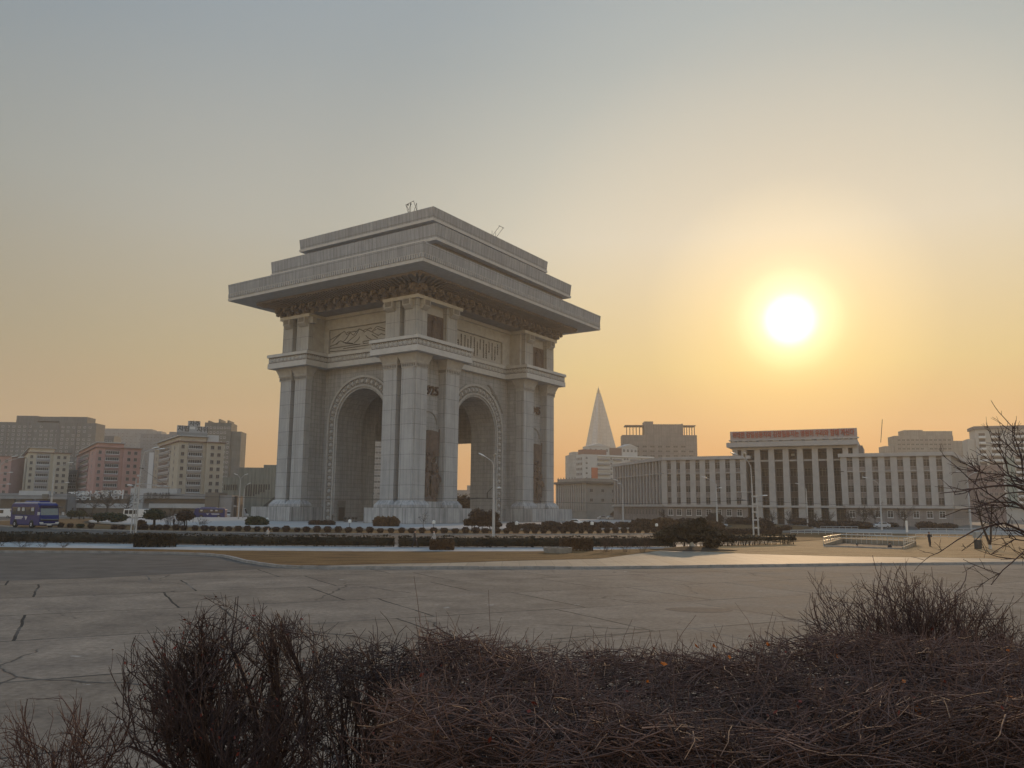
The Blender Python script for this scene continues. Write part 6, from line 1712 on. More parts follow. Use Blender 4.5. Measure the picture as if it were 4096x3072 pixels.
L1 = gp(1860 + 450 / 3.95, 1740 + 1605 / 3.95); L3 = gp(*Z6(622, 1372)); L2 = gp(480 + 215 / 3.95, 1750 + 1530 / 3.95)
wire('thin tram wire from the lamp post before the arch to the double legged post', (L1[0] - .1, L1[1], 5.3), (L3[0] - 2.0, L3[1], 5.5))
wire('thin tram wire from the double legged post out past the right edge', (L3[0] - 2.0, L3[1], 5.5), (92, 150, 5.6))
wire('thin tram wire from the left lattice post towards the arch lamp post', (L2[0] + 4.4, L2[1], 5.35), (L1[0] - 2.4, L1[1], 5.35), .3)
wire('thin tram wire from the left lattice post out past the left edge', (L2[0] + 4.4, L2[1], 5.35), (-110, 130, 5.6), .3)

# bollard lamps
bl = empty('bollard_lamp', (0, 0, 0), 0, 'x', 'lamp')
MB().tube([(0, 0, 0), (0, 0, 1.15)], [.05, .04], 6).build('post', M_IRON, bl)
MB().lathe([(.24, 1.12), (.30, 1.2), (.28, 1.62), (.05, 1.70)], 8).build('lamp_box', flat('milky lamp box', (.62, .62, .6), .4, .4, var=.04), bl)
bl_lab = ['white box bollard lamp before the dark doorway of the arch', 'white box bollard lamp right of the near pier sapling', 'white box bollard lamp by the first low dark shrubs', 'white box bollard lamp past the parked white car', 'white box bollard lamp left of the pine crown', 'white box bollard lamp above the pine crown', 'white box bollard lamp right of the green spread shrub', 'white box bollard lamp beside the ragged dark topiary tree']
for i, p in enumerate((Z3(1378, 372), Z4(372, 384), Z4(1290, 398), Z4(2125, 398), Z5(1090, 1602), Z5(1612, 1590), Z3(465, 345), Z2(750, 1232))):
    o = bl if i == 0 else copy_tree(bl)
    x, y = gp(*p, .2); o.location = (x, y, .1); o['label'] = bl_lab[i]; o['group'] = 'bollard lamps on the roundabout'
    if i in (4, 5): o.scale = (.85, .85, .9)

# railing round the underpass stair
c1, c2, c3, c4 = (gp(*p, ZD) for p in (Z6(1368, 1482), Z7(550, 1398), Z7(672, 1362), Z6(1565, 1442)))
ur = empty('stair_railing', (c1[0], c1[1], ZD), 0, 'low pale railing and kerb round the sunken underpass stair', 'railing')
q = [Vector((p[0] - c1[0], p[1] - c1[1], 0)) for p in (c1, c2, c3, c4)]
def wallseg(mb, a, b, h0, h1, w=.16):
    d = (b - a).normalized(); n = Vector((-d.y, d.x, 0)) * w
    mb.hex8([tuple(a + Vector((0, 0, -.02))), tuple(b + Vector((0, 0, -.02))), tuple(b + n + Vector((0, 0, -.02))), tuple(a + n + Vector((0, 0, -.02))), tuple(a + Vector((0, 0, h0))), tuple(b + Vector((0, 0, h1))), tuple(b + n + Vector((0, 0, h1))), tuple(a + n + Vector((0, 0, h0)))])
m = MB(); wallseg(m, q[0], q[1], .14, .14); m.build('front_kerb', M_KERB, ur)
m = MB(); wallseg(m, q[3], q[2], .5, .5); wallseg(m, q[1], q[2], .25, .45); wallseg(m, q[3], q[0], .5, .3); m.build('parapet', M_SIDE, ur)
for a, b, n in ((q[0], q[3], 8), (q[3], q[2], 14), (q[2], q[1], 6)):
    m = MB(); m.tube([tuple(a + Vector((0, 0, 1.0))), tuple(b + Vector((0, 0, 1.0)))], .05, 6); m.tube([tuple(a + Vector((0, 0, .62))), tuple(b + Vector((0, 0, .62)))], .03, 6); m.build('rail', M_STEEL, ur)
    for k in range(n + 1):
        p = a + (b - a) * (k / n); MB().tube([tuple(p), tuple(p + Vector((0, 0, 1.0)))], .03, 5).build('rail_post', M_STEEL, ur)
me = bpy.data.meshes.new('stair_well_shade'); me.from_pydata([tuple(p + Vector((0, 0, .02))) for p in q], [], [(0, 1, 2, 3)]); me.materials.append(flat('painted dark of the stair well', (.04, .035, .03), .9)); link('stair_well_shade', me, ur)  # flat dark sheet over uncut ground, painted as the pit's shade


def fence(label, a, b, Y, n, h=.75, name='road_railing'):
    x0, _, _ = at(*a, Y); x1, _, _ = at(*b, Y)
    o = empty(name, (x0, Y, 0), 0, label, 'railing')
    for z in (h, h * .5): MB().tube([(0, 0, z), (x1 - x0, 0, z)], .045, 6).build('rail', M_STEEL, o)
    for k in range(n + 1): MB().tube([((x1 - x0) * k / n, 0, 0), ((x1 - x0) * k / n, 0, h)], .04, 5).build('rail_post', M_STEEL, o)


fence('pale two bar road railing behind the hedge end', Z6(1005, 1350), Z6(1465, 1350), 138, 6)
fence('pale two bar road railing behind the left of the stair', Z6(1620, 1360), Z7(430, 1280), 126, 8)
fence('far pale road railing along the dusty road', Z6(1335, 1305), Z6(1750, 1305), 172, 6)
fence('pale two bar road railing behind the standing man', Z7(672, 1280), Z7(1180, 1290), 122, 6)
fence('long pale road railing before the ministry right end', Z7(720, 1210), Z7(1776, 1240), 160, 12)

# iron rack and floodlights at the arch foot
x, y = gp(*Z3(565, 278), A_BASE)
rk = empty('iron_rack', (x, y, A_BASE), -.2, 'black iron frame rack leaning at the arch plinth', 'rack')
m = MB()
for a, b in (((-1.6, 0), (-1.6, 3.4)), ((-.3, 0), (-.3, 3.4)), ((-1.6, 3.4), (-.3, 3.4)), ((-1.6, 2.5), (-.3, 2.5)), ((-2.4, 1.9), (1.2, 1.9)), ((-.3, .8), (2.2, .8)), ((1.4, 0), (1.4, 3.0)), ((1.7, 0), (1.7, 3.0)), ((2.9, 0), (2.9, 2.6)), ((.2, 1.6), (3.2, 2.0)), ((2.2, .1), (3.4, .3))):
    m.tube([(a[0], 0, a[1]), (b[0], 0, b[1])], .07, 5)
m.build('iron_frame', M_IRON, rk)
fl_ = empty('floodlight', (0, 0, 0), 0, 'x', 'floodlight')
for dx in (-.35, .45):
    MB().lathe([(.12, 0), (.33, .1), (.36, .5), (.3, .55)], 8, (dx, 0, .55)).build('lamp_drum', M_IRON, fl_)
MB().tube([(-.7, 0, .1), (.8, 0, .1)], .06, 5).tube([(-.35, 0, 0), (-.35, 0, .6)], .05, 5).tube([(.45, 0, 0), (.45, 0, .6)], .05, 5).build('stand', M_IRON, fl_)
for i, (p, lab) in enumerate(((Z4(585, 312), 'pair of black floodlights before the right face of the near plinth'), (Z4(742, 305), 'pair of black floodlights at the right end of the near plinth'), (Z3(1345, 300), 'pair of pale floodlights before the front passage'), (Z3(1425, 298), 'pair of floodlights by the left end of the near plinth'))):
    o = fl_ if i == 0 else copy_tree(fl_)
    x, y = gp(*p, A_BASE); o.location = (x, y, A_BASE); o['label'] = lab; o['group'] = 'floodlights at the arch foot'

# ------------------------------------------------------------------ vehicles
M_BLUE = flat('blue coach paint', (.006, .014, .11), .35, .15, var=.06, scale=.6)
M_BLUED = flat('dark blue coach paint', (.006, .010, .05), .3, .2, var=.08, scale=.6)
M_SILV = flat('silver roof paint', (.40, .41, .43), .35, .5, var=.08)
M_WIN = flat('tinted vehicle glass', (.022, .024, .028), .08, .6, var=.2, scale=1.5)
M_WIND = flat('hazy windscreen', (.10, .125, .13), .1, .6, var=.25, scale=.9)
M_TYRE = flat('tyre rubber', (.02, .02, .02), .9, .1)
M_RIM = flat('wheel rim', (.32, .32, .33), .4, .5)
M_WHITEP = flat('white vehicle paint', (.60, .60, .60), .3, .5, var=.05)
M_CURT = flat('pale curtain', (.36, .36, .36), .8)


def wheel(root, x, y, r=.5, w=.28, sy=-1):
    o = MB().lathe([(r * .55, -w / 2), (r * .95, -w / 2), (r, -w * .3), (r, w * .3), (r * .95, w / 2), (r * .55, w / 2)], 18).mesh('wheel', M_TYRE); o.transform(Matrix.Translation((x, y, r)) @ Matrix.Rotation(math.pi / 2, 4, 'X'))
    wh = link('wheel', o, root)
    q = MB().lathe([(.02, 0), (r * .3, .03), (r * .58, .0), (r * .58, -.05)], 14).mesh('rim', M_RIM); q.transform(Matrix.Translation((x, y + sy * w * .45, r)) @ Matrix.Rotation(math.pi / 2 * (1 if sy < 0 else -1), 4, 'X'))
    link('rim', q, wh)


def coach(label, x, y, rz, L=9.0, W=2.5, H=3.3, s=1.0, front=1, mirror=True):
    """long axis along x, nose at +x*front, near side at -y"""
    root = empty('coach', (x, y, 0), rz, label, 'bus'); root.scale = (s, s, s)
    zb = .36; hw = W / 2; f = front
    def prof(): return [(-L / 2, zb), (L / 2 - .1, zb), (L / 2 + .05, zb + .9), (L / 2 - .12, 2.0), (L / 2 - .45, H - .25), (L / 2 - .9, H), (-L / 2 + .5, H), (-L / 2 + .05, H - .35)]
    P = [(f * a, b) for a, b in prof()]
    if f < 0: P = P[::-1]
    b_ = MB().prism(P, -hw, hw, 'xzy').build('body', M_BLUE, root)
    md = b_.modifiers.new('soft', 'BEVEL'); md.width = .14; md.segments = 3; md.limit_method = 'ANGLE'; md.angle_limit = R(50)
    MB().box(*sorted((f * (-L / 2 + .7), f * (L / 2 - 1.1))), -hw + .12, hw - .12, H - .02, H + .10).build('roof_panel', M_SILV, root)
    MB().fr(*sorted((f * (-.2 * L), f * (.32 * L))), -.75, .75, H + .08, *sorted((f * (-.16 * L), f * (.28 * L))), -.6, .6, H + .32).build('roof_unit', M_BLUE, root)
    for k in range(5):                               # side windows
        x0 = -L / 2 + .55 + k * (L - 2.0) / 5; x1 = x0 + (L - 2.0) / 5 - .1
        for sy in (-1, 1):
            w = MB().box(*sorted((f * x0, f * x1)), *sorted((sy * (hw - .02), sy * (hw + .015))), 1.75, 2.78).build('side_window', M_WIN, root)
            if sy < 0 and k in (1, 2, 4): MB().box(*sorted((f * (x0 + .25), f * (x0 + .95))), -hw - .02, -hw - .016, 2.25, 2.7).build('curtain', M_CURT, w)
    MB().hex8([(f * (L / 2 - .02), -hw + .12, 1.15), (f * (L / 2 + .06), -hw + .12, 1.15), (f * (L / 2 + .06), hw - .12, 1.15), (f * (L / 2 - .02), hw - .12, 1.15),
               (f * (L / 2 - .42), -hw + .16, 2.62), (f * (L / 2 - .24), -hw + .16, 2.62), (f * (L / 2 - .24), hw - .16, 2.62), (f * (L / 2 - .42), hw - .16, 2.62)]).build('windscreen', M_WIND, root)
    MB().box(*sorted((f * (L / 2 - .40), f * (L / 2 - .22))), -hw + .16, hw - .16, 2.66, 3.0).build('destination_panel', M_BLUED, root)
    MB().box(*sorted((f * (L / 2), f * (L / 2 + .09))), -hw + .1, hw - .1, .55, .66).build('bumper_trim', M_SILV, root)
    MB().box(*sorted((f * (L / 2), f * (L / 2 + .085))), -hw + .12, hw - .12, 1.02, 1.16).build('black_grille', M_WIN, root)
    for sy in (-.8, .8): MB().box(*sorted((f * (L / 2 - .02), f * (L / 2 + .1))), sy * hw - .22, sy * hw + .22, .68, .84).build('headlight', M_LAMP, root)
    MB().box(*sorted((f * (L / 2), f * (L / 2 + .095))), -.28, .28, .42, .53).build('number_plate', M_LAMP, root)
    m = MB(); m.box(*sorted((f * (-.32 * L), f * (-.06 * L))), -hw - .025, -hw + .01, 1.33, 1.55); m.box(*sorted((f * (-.325 * L), f * (-.09 * L))), -hw - .025, -hw + .01, 1.16, 1.27); m.build('white_wording', M_SILV, root)
    m = MB(); m.prism([(f * .0 * L, 1.55), (f * .1 * L, 1.55), (f * .05 * L, 1.05)] if f < 0 else [(.0, 1.55), (.05 * L, 1.05), (.1 * L, 1.55)], -hw - .025, -hw + .01, 'xzy'); m.build('shield_mark', M_SILV, root)
    for xx in (-.31 * L, .25 * L):
        MB().lathe([(.62, 0), (.62, .03)], 18).build('wheel_arch', M_WIN, root).matrix_local = Matrix.Translation((f * xx, -hw + .0, .52)) @ Matrix.Rotation(math.pi / 2, 4, 'X')
        for sy in (-1, 1): wheel(root, f * xx, sy * (hw - .08), .5, .28, sy)
    if mirror:
        for sy in (-1, 1):
            mm = MB().tube([(f * (L / 2 - .3), sy * (hw - .05), 2.75), (f * (L / 2 + .25), sy * (hw + .25), 2.7), (f * (L / 2 + .3), sy * (hw + .28), 2.1)], .05, 6).build('mirror_arm', M_WIN, root)
            MB().box(*sorted((f * (L / 2 + .2), f * (L / 2 + .36))), *sorted((sy * (hw + .16), sy * (hw + .42))), 1.75, 2.15).build('mirror', M_SILV, mm)
    return root


# the front coach: near lower corner from the photo, facing right and towards us
xr_, yr_ = gp(*Z1(385, 1318)); xa_, ya_ = gp(*Z1(90, 1298)); xf_, yf_ = gp(*Z1(570, 1302))
bx, by = (xa_ + xf_) / 2, (ya_ + yr_) / 2 + .6
coach('bright blue coach with a big windscreen driving on the ring road at left', bx + 2.0, by + 1.2, R(-36), 8.6, 2.5, 3.3, 1.26, 1)
xa_, ya_ = gp(*Z2(760, 1172)); xb_, yb_ = gp(*Z2(1096, 1172))
coach('blue coach parked side on before the shop pavilion', (xa_ + xb_) / 2, (ya_ + yb_) / 2 + 1.0, R(2), 9.7, 2.5, 3.2, 1.0, -1, False)


def box_van(label, x, y, rz, L=5.2, H=2.4, name='van', cat='van'):
    root = empty(name, (x, y, 0), rz, label, cat)
    P = [(-L / 2, .4), (L / 2, .4), (L / 2 + .05, 1.1), (L / 2 - .5, 1.35), (L / 2 - 1.1, H), (-L / 2 + .1, H)]
    b_ = MB().prism(P, -.95, .95, 'xzy').build('body', M_WHITEP, root); md = b_.modifiers.new('soft', 'BEVEL'); md.width = .09; md.segments = 2; md.limit_method = 'ANGLE'
    for k in range(3): MB().box(-L / 2 + .4 + k * 1.25, -L / 2 + 1.45 + k * 1.25, -.97, .97, 1.35, H - .3).build('side_window', M_WIN, root)
    MB().hex8([(L / 2 - .55, -.85, 1.4), (L / 2 - .42, -.85, 1.36), (L / 2 - .42, .85, 1.36), (L / 2 - .55, .85, 1.4), (L / 2 - 1.1, -.8, H - .12), (L / 2 - 1.0, -.8, H - .12), (L / 2 - 1.0, .8, H - .12), (L / 2 - 1.1, .8, H - .12)]).build('windscreen', M_WIN, root)
    for xx in (-L * .3, L * .3):
        for sy in (-1, 1): wheel(root, xx, sy * .85, .36, .22, sy)


def car(label, x, y, rz, mat, z=0.0):
    root = empty('parked_car', (x, y, z), rz, label, 'car')
    P = [(-2.1, .3), (2.15, .3), (2.2, .65), (1.95, .85), (1.05, .98), (.45, 1.42), (-.9, 1.45), (-1.6, 1.05), (-2.1, .95)]
    b_ = MB().prism(P, -.85, .85, 'xzy').build('body', mat, root); md = b_.modifiers.new('soft', 'BEVEL'); md.width = .1; md.segments = 2; md.limit_method = 'ANGLE'
    for sy in (-1, 1):
        MB().prism([(-1.35, 1.02), (.85, 1.02), (.40, 1.36), (-.85, 1.38)], *sorted((sy * .84, sy * .865)), 'xzy').build('side_window', M_WIN, root)
        for xx in (-1.3, 1.35): wheel(root, xx, sy * .76, .31, .2, sy)
    MB().hex8([(.9, -.72, 1.06), (1.0, -.72, 1.03), (1.0, .72, 1.03), (.9, .72, 1.06), (.44, -.68, 1.38), (.52, -.68, 1.37), (.52, .68, 1.37), (.44, .68, 1.38)]).build('windscreen', M_WIN, root)
    for sy in (-.6, .6): MB().box(2.12, 2.2, sy - .14, sy + .14, .62, .76).build('headlight', M_LAMP, root)


x = at(*Z1(1440, 1150), 245)[0]; box_van('white van behind the hedge strip by the lattice post', x, 245, R(8), 9.5, 2.8)
x = at(*Z1(25, 1150), 235)[0]; box_van('white light truck at the left edge behind the coach', x, 235, R(5), 6.5, 2.6, 'light_truck', 'truck')
x = at(*Z2(1118, 1140), 272)[0]; box_van('small white van parked right behind the blue coach', x, 272, R(-60), 4.6, 2.2)
x = at(*Z2(1215, 1130), 285)[0]; box_van('long white box van near the lattice post by the arch', x, 285, R(0), 9.0, 3.2)
x, y = gp(*Z4(775, 268), A_BASE * 0); car('white car glimpsed past the near plinth in the side passage', x, y, R(15), M_WHITEP)
x, y = gp(*Z4(1900, 335), .2); car('white car parked behind the dark shrubs by the right pier', x + 1, y + 8, R(170), M_WHITEP, .0)
x, y = gp(*Z4(1690, 290), .2); car('dark car parked behind the tallest shrub in the bed', x, y + 10, R(175), M_IRON, .0)
x = at(*Z2(600, 1150), 230)[0]; car('pale car roof behind the conifer on the left road', x, 230, R(5), M_SILV)
x = at(*Z5(545, 1465), 300)[0]; car('first pale car parked before the old office building', x, 300, R(5), M_SILV)
x = at(*Z5(585, 1465), 300)[0]; car('second pale car parked before the old office building', x + 1.5, 300, R(5), M_WHITEP)
x = at(*Z7(310, 1140), 195)[0]; car('pale car parked before the right wing by the single lamp post', x, 195, R(185), M_SILV)


# ------------------------------------------------------------------ people (one skinned body each)
def person(label, x, y, rz, z=0.0, h=1.65, coat=(.03, .03, .035), legs=(.025, .025, .03), skin=(.35, .22, .16), hair=(.015, .012, .01), pose='stand', bag=None):
    s = h / 1.72
    V = []; E = []; Rr = []
    def vert(p, r, parent=None):
        V.append([c * s for c in p]); Rr.append(r * s)
        if parent is not None: E.append((parent, len(V) - 1))
        return len(V) - 1
    st = {'stand': 0.0, 'walk': .26, 'phone': 0.0}[pose]
    pel = vert((0, 0, .92), .145); wst = vert((0, 0, 1.08), .13, pel); ch = vert((0, -.01, 1.30), .155, wst); nk = vert((0, 0, 1.46), .06, ch)
    hd = vert((0, -.02, 1.56), .085, nk); hd2 = vert((0, -.015, 1.63), .10, hd); hd3 = vert((0, 0, 1.70), .06, hd2)
    vert((0, -.115, 1.585), .022, hd)                # nose
    for k in (-1, 1):
        hp = vert((k * .095, 0, .86), .105, pel); kn = vert((k * .10, -.06 - k * st * .55, .48), .07, hp); an = vert((k * .10, -.02 - k * st * 1.0, .09), .05, kn); vert((k * .11, -.17 - k * st * 1.0, .045), .042, an)
        sh = vert((k * .19, 0, 1.36), .07, ch)
        if pose == 'phone' and k == 1: el = vert((.30, -.10, 1.14), .05, sh); wr = vert((.16, -.22, 1.40), .036, el)
        elif pose == 'phone': el = vert((-.27, -.02, 1.12), .05, sh); wr = vert((-.14, -.18, 1.05), .036, el)
        else: el = vert((k * .25, .02 + k * st * .4, 1.10), .052, sh); wr = vert((k * .26, -.06 + k * st * .8, .87), .036, el)
        w = V[wr]; dz = .06 if (pose == 'phone' and k == 1) else -.06
        pm = vert((w[0] / s, w[1] / s, w[2] / s + dz), .036, wr)
        for j, ln in enumerate((.06, .072, .068, .055)): vert((w[0] / s + (j - 1.5) * .018, w[1] / s - .015, w[2] / s + dz + math.copysign(ln, dz)), .009, pm)
        vert((w[0] / s - k * .045, w[1] / s - .03, w[2] / s + dz * 1.3), .010, pm)
    me = bpy.data.meshes.new('person'); me.from_pydata(V, E, []); me.update()
    o = bpy.data.objects.new('person_tmp', me); COL.objects.link(o)
    md = o.modifiers.new('skin', 'SKIN')
    for i, sv in enumerate(me.skin_vertices[0].data): sv.radius = (Rr[i], Rr[i]); sv.use_root = (i == 0)
    o.modifiers.new('sub', 'SUBSURF').levels = 1
    bpy.context.view_layer.update()
    out = bpy.data.meshes.new_from_object(o.evaluated_get(bpy.context.evaluated_depsgraph_get()))
    bpy.data.objects.remove(o)
    out.materials.clear()
    for c, nm in ((coat, 'coat cloth'), (legs, 'trouser cloth'), (skin, 'skin'), ((.02, .018, .016), 'shoe leather')): out.materials.append(flat(nm, c, .85, .15, var=.12, scale=6))
    for p in out.polygons:
        zc_ = p.center.z / s; p.use_smooth = True
        p.material_index = 2 if zc_ > 1.475 else (0 if zc_ > .80 else (1 if zc_ > .10 else 3))
        if abs(p.center.x) / s > .215 and zc_ < .86 and zc_ > .65: p.material_index = 2
    root = link('person', out, None, (x, y, z), rz); tag(root, label, 'person')
    hm = MB().lathe([(.104 * s, 0), (.112 * s, .05 * s), (.09 * s, .1 * s), (.03 * s, .125 * s)], 10, (0, .012 * s, 1.625 * s)).build('hair', flat('dark hair', hair, .7), root, smooth=True)
    if bag: MB().box(.16 * s, .3 * s, -.06, .14, .72 * s, 1.0 * s).build('shoulder_bag', flat('bag cloth', bag, .8), root)
    return root


x, y = gp(1070, 2176, ZD); person('walker in a red and white jacket passing along the hedge', x, y - .1, R(75), ZD, 1.66, (.32, .30, .28), (.28, .26, .25), pose='walk', bag=(.30, .05, .04))
x, y = gp(*Z3(2100, 580), ZD); person('walker in grey mid stride on the path near the footpath gap', x, y - .3, R(80), ZD, 1.64, (.045, .042, .045), (.035, .034, .04), pose='walk')
x, y = gp(1736, 2190, ZD); person('walker in a pale jacket behind the olive drum shrub', x, y - .2, R(-80), ZD, 1.66, (.36, .33, .31), (.03, .03, .03), pose='walk')
x, y = gp(*Z7(815, 1372), ZD); person('man in black standing with a hand raised to his face', x, y, R(25), ZD, 1.62, pose='phone')
x, y = gp(*Z2(535, 1262), ZL); person('person in black standing between bare shrubs on the left lawn', x, y, R(160), ZL, 1.66)
x, y = gp(*Z3(1195, 288), A_BASE); person('guard in dark uniform with a cap beside the front archivolt', x, y, R(10), A_BASE, 1.72, (.04, .042, .035), (.04, .042, .035), hair=(.05, .05, .04))
for p, lab, hh in ((Z7(460, 1385), 'person climbing the underpass stair with head above the kerb', .55), (Z7(120, 1372), 'person deep in the underpass stair beside the back parapet', .25)):
    x, y = gp(*p, ZD); person(lab, x, y + 1.2, R(20), ZD - 1.66 + hh, 1.66)
# ------------------------------------------------------------------ the photographer's own hedge and bushes
M_TW1 = flat('dark purple brown twigs', (.055, .032, .027), .75, .25, var=.35, scale=5)
M_TW2 = flat('brown hedge twigs', (.125, .072, .056), .75, .25, var=.45, scale=5)
M_TW3 = flat('reddish brown twigs', (.097, .053, .042), .75, .25, var=.4, scale=5)
M_LEAF = flat('dry orange leaf', (.42, .115, .02), .7, .2, var=.3, scale=20)
M_LEAFR = flat('dry red leaf', (.13, .025, .015), .7, .2, var=.3, scale=20)
ZB_ = 2.2


def keep(P, fn):
    ok = fn(P[:, -1]) & fn(P[:, P.shape[1] // 2]); return P[ok]


def fan_bush(name, label, x, y, R_, top, n_stem, n2, n3, n4, mat, stem_r=.018, cone=.55, tips=True, zc=None, ry=None, leaves=0, th=1.0, wob=.12, lo2=.3):
    root = empty(name, (x, y, ZB_), 0, label, 'bush')
    H = top - ZB_; zc = zc if zc is not None else H * .52; rz = H - zc; ry = ry or R_ * .85
    fn = lambda q: (np.abs(q[:, 0] / R_) ** 2.6 + np.abs(q[:, 1] / ry) ** 2.6 + np.where(q[:, 2] > zc, (np.maximum(q[:, 2] - zc, 0) / rz) ** 2.6, .45 * np.abs((q[:, 2] - zc) / zc) ** 2)) < 1 + wob * np.sin(q[:, 0] * 9 + q[:, 2] * 7)
    S = twig_paths(np.c_[rng.normal(0, .05, (n_stem, 2)), np.full(n_stem, -.05)], np.c_[rng.uniform(-1, 1, (n_stem, 2)) * cone * 1.25, np.ones(n_stem)], rng.uniform(.6, 1.05, n_stem) * H, 8, .15, .03)
    e = S[:, -1]; rr_ = np.sqrt((e[:, 0] / R_) ** 2 + (e[:, 1] / ry) ** 2 + (np.maximum(e[:, 2] - zc, 0) / rz) ** 2)
    k_ = np.minimum(1, .86 / rr_)[:, None, None]; S = S[:, :1] + (S - S[:, :1]) * k_
    A = keep(sprout(S, n2, lo2, .55, .18 * H, .42 * H, .06, 5, .18, .2), fn)
    B_ = keep(sprout(A, n3, .15, .6, .08 * H, .26 * H, .07, 4, .2, .25), fn)
    C_ = keep(sprout(B_, n4, .1, .6, .03 * H, .12 * H, .08, 3, .2, .35), fn)
    link('stems', twig_mesh([(S, stem_r * rng.uniform(.5, 1.1, len(S)), stem_r * .3)], 'stems', mat, 6), root)
    link('twigs', twig_mesh([(A, .0062 * th, .0032 * th), (B_, .0034 * th, .002 * th), (C_, .0021 * th, .0011 * th)], 'twigs', mat), root)
    if leaves:
        e = C_[rng.integers(0, len(C_), leaves), -1]; e = e[e[:, 2] > H * .35]
        V, Fq = leaf_quads(e, .011); link('dry_leaves', mesh_np('dry_leaves', V, Fq, M_LEAFR), root)
    return root


fan_bush('rounded_bush', 'large rounded leafless bush with dark fanning stems beside the paving', -1.47, 4.62, .70, 3.50, 24, 250, 1500, 5600, M_TW1, .022, .8, zc=.60, leaves=520, lo2=.38, th=.85)
fan_bush('small_bush', 'small scraggly leafless bush standing alone left of the rounded bush', -2.30, 4.42, .42, 3.06, 14, 110, 420, 900, M_TW3, .009, .45, zc=.5, th=.75)
fan_bush('twiggy_bush', 'bushy leafless shrub with upright tips behind the right of the dense hedge', 3.55, 7.3, 1.15, 3.55, 60, 620, 1500, 2200, M_TW3, .009, .8, zc=.6, th=.85, wob=.35)
fan_bush('twiggy_bush', 'lower leafless shrub at the right frame edge behind the dense hedge', 4.35, 6.9, .7, 3.3, 28, 240, 600, 900, M_TW3, .009, .8, zc=.55, th=.85, wob=.35)

# dense clipped hedge
hd_ = empty('dense_hedge', (1.8, 3.8, ZB_), 0, 'dense clipped leafless hedge of tangled brown twigs filling the lower right', 'hedge')
HX0, HX1, HY0, HY1, HZ = -2.28, 2.6, -.95, .92, 1.08
def top_z(x, y): return HZ + .05 * np.sin(x * 2.3 + 1) + .035 * np.sin(x * 6.1 + y * 4) + .03 * np.sin(y * 5)
n = 30000
px_ = rng.uniform(HX0, HX1, n); py_ = rng.uniform(HY0, HY1, n)
q = rng.random(n)
pz_ = np.where(q < .62, top_z(px_, py_) - np.abs(rng.normal(0, .12, n)), rng.uniform(.15, 1.0, n))
fr_ = rng.random(n) < .30
py_ = np.where(fr_, HY0 + np.abs(rng.normal(0, .12, n)), py_); pz_ = np.where(fr_, rng.uniform(.1, 1.05, n), pz_)
D_ = np.c_[rng.normal(0, 1, n), rng.normal(0, .8, n), rng.normal(.12, .42, n)]
T1 = twig_paths(np.c_[px_, py_, pz_], D_, rng.uniform(.08, .36, n), 4, .13)
T1 = T1[(T1[:, -1, 2] < top_z(T1[:, -1, 0], T1[:, -1, 1]) + .05) & (T1[:, -1, 0] > HX0 - .05)]
T2 = sprout(T1, 15000, .1, .7, .04, .16, .06, 3, .2, .3)
T2 = T2[T2[:, -1, 2] < top_z(T2[:, -1, 0], T2[:, -1, 1]) + .12]
ns = 330
St = twig_paths(np.c_[rng.uniform(HX0, HX1, ns), rng.uniform(HY0 + .25, HY1 - .15, ns), np.full(ns, -.05)], np.c_[rng.normal(0, .22, (ns, 2)), np.ones(ns)], rng.uniform(.7, 1.05, ns), 6, .12)
nu = 1500
ux = rng.uniform(HX0, HX1, nu); uy = rng.uniform(HY0 + .2, HY1, nu)
U = twig_paths(np.c_[ux, uy, top_z(ux, uy) - .1], np.c_[rng.normal(0, .45, (nu, 2)), np.ones(nu)], rng.uniform(.08, .24, nu) * np.where(rng.random(nu) < .06, 1.7, 1), 4, .15)
link('stems', twig_mesh([(St, rng.uniform(.006, .014, ns), .004)], 'stems', M_TW1, 5), hd_)
half = rng.random(len(T1)) < .55
link('twigs', twig_mesh([(T1[half], rng.uniform(.0018, .0042, half.sum()), .0013), (U, .0024, .0011)], 'twigs', M_TW2), hd_)
link('twigs', twig_mesh([(T1[~half], rng.uniform(.0022, .0046, (~half).sum()), .0015), (T2, .0017, .0010)], 'twigs', M_TW3), hd_)
e = T2[rng.integers(0, len(T2), 700), -1]; V, Fq = leaf_quads(e, .010); link('dry_leaves', mesh_np('dry_leaves', V, Fq, M_LEAFR), hd_)
for (u, v, Y, s) in ((3660, 2835, 3.3, .024), (4040, 2785, 3.4, .020), (4065, 2800, 3.4, .018), (3070, 2575, 4.2, .016), (2855, 2582, 4.2, .016), (2785, 2583, 4.3, .015), (2650, 2650, 3.9, .014), (2630, 2970, 3.0, .013), (2590, 2725, 3.7, .012), (3350, 2625, 4.1, .013), (3610, 2720, 3.6, .012), (2915, 2625, 4.0, .012), (4030, 2600, 4.2, .014)):
    p = at(u, v, Y); V, Fq = leaf_quads(np.array([[0, 0, 0], [s * .5, .002, -s * .4]]), s, .2)
    link('orange_leaf', mesh_np('orange_leaf', V, Fq, M_LEAF), hd_, (p[0] - 1.8, p[1] - 3.8, p[2] - ZB_))

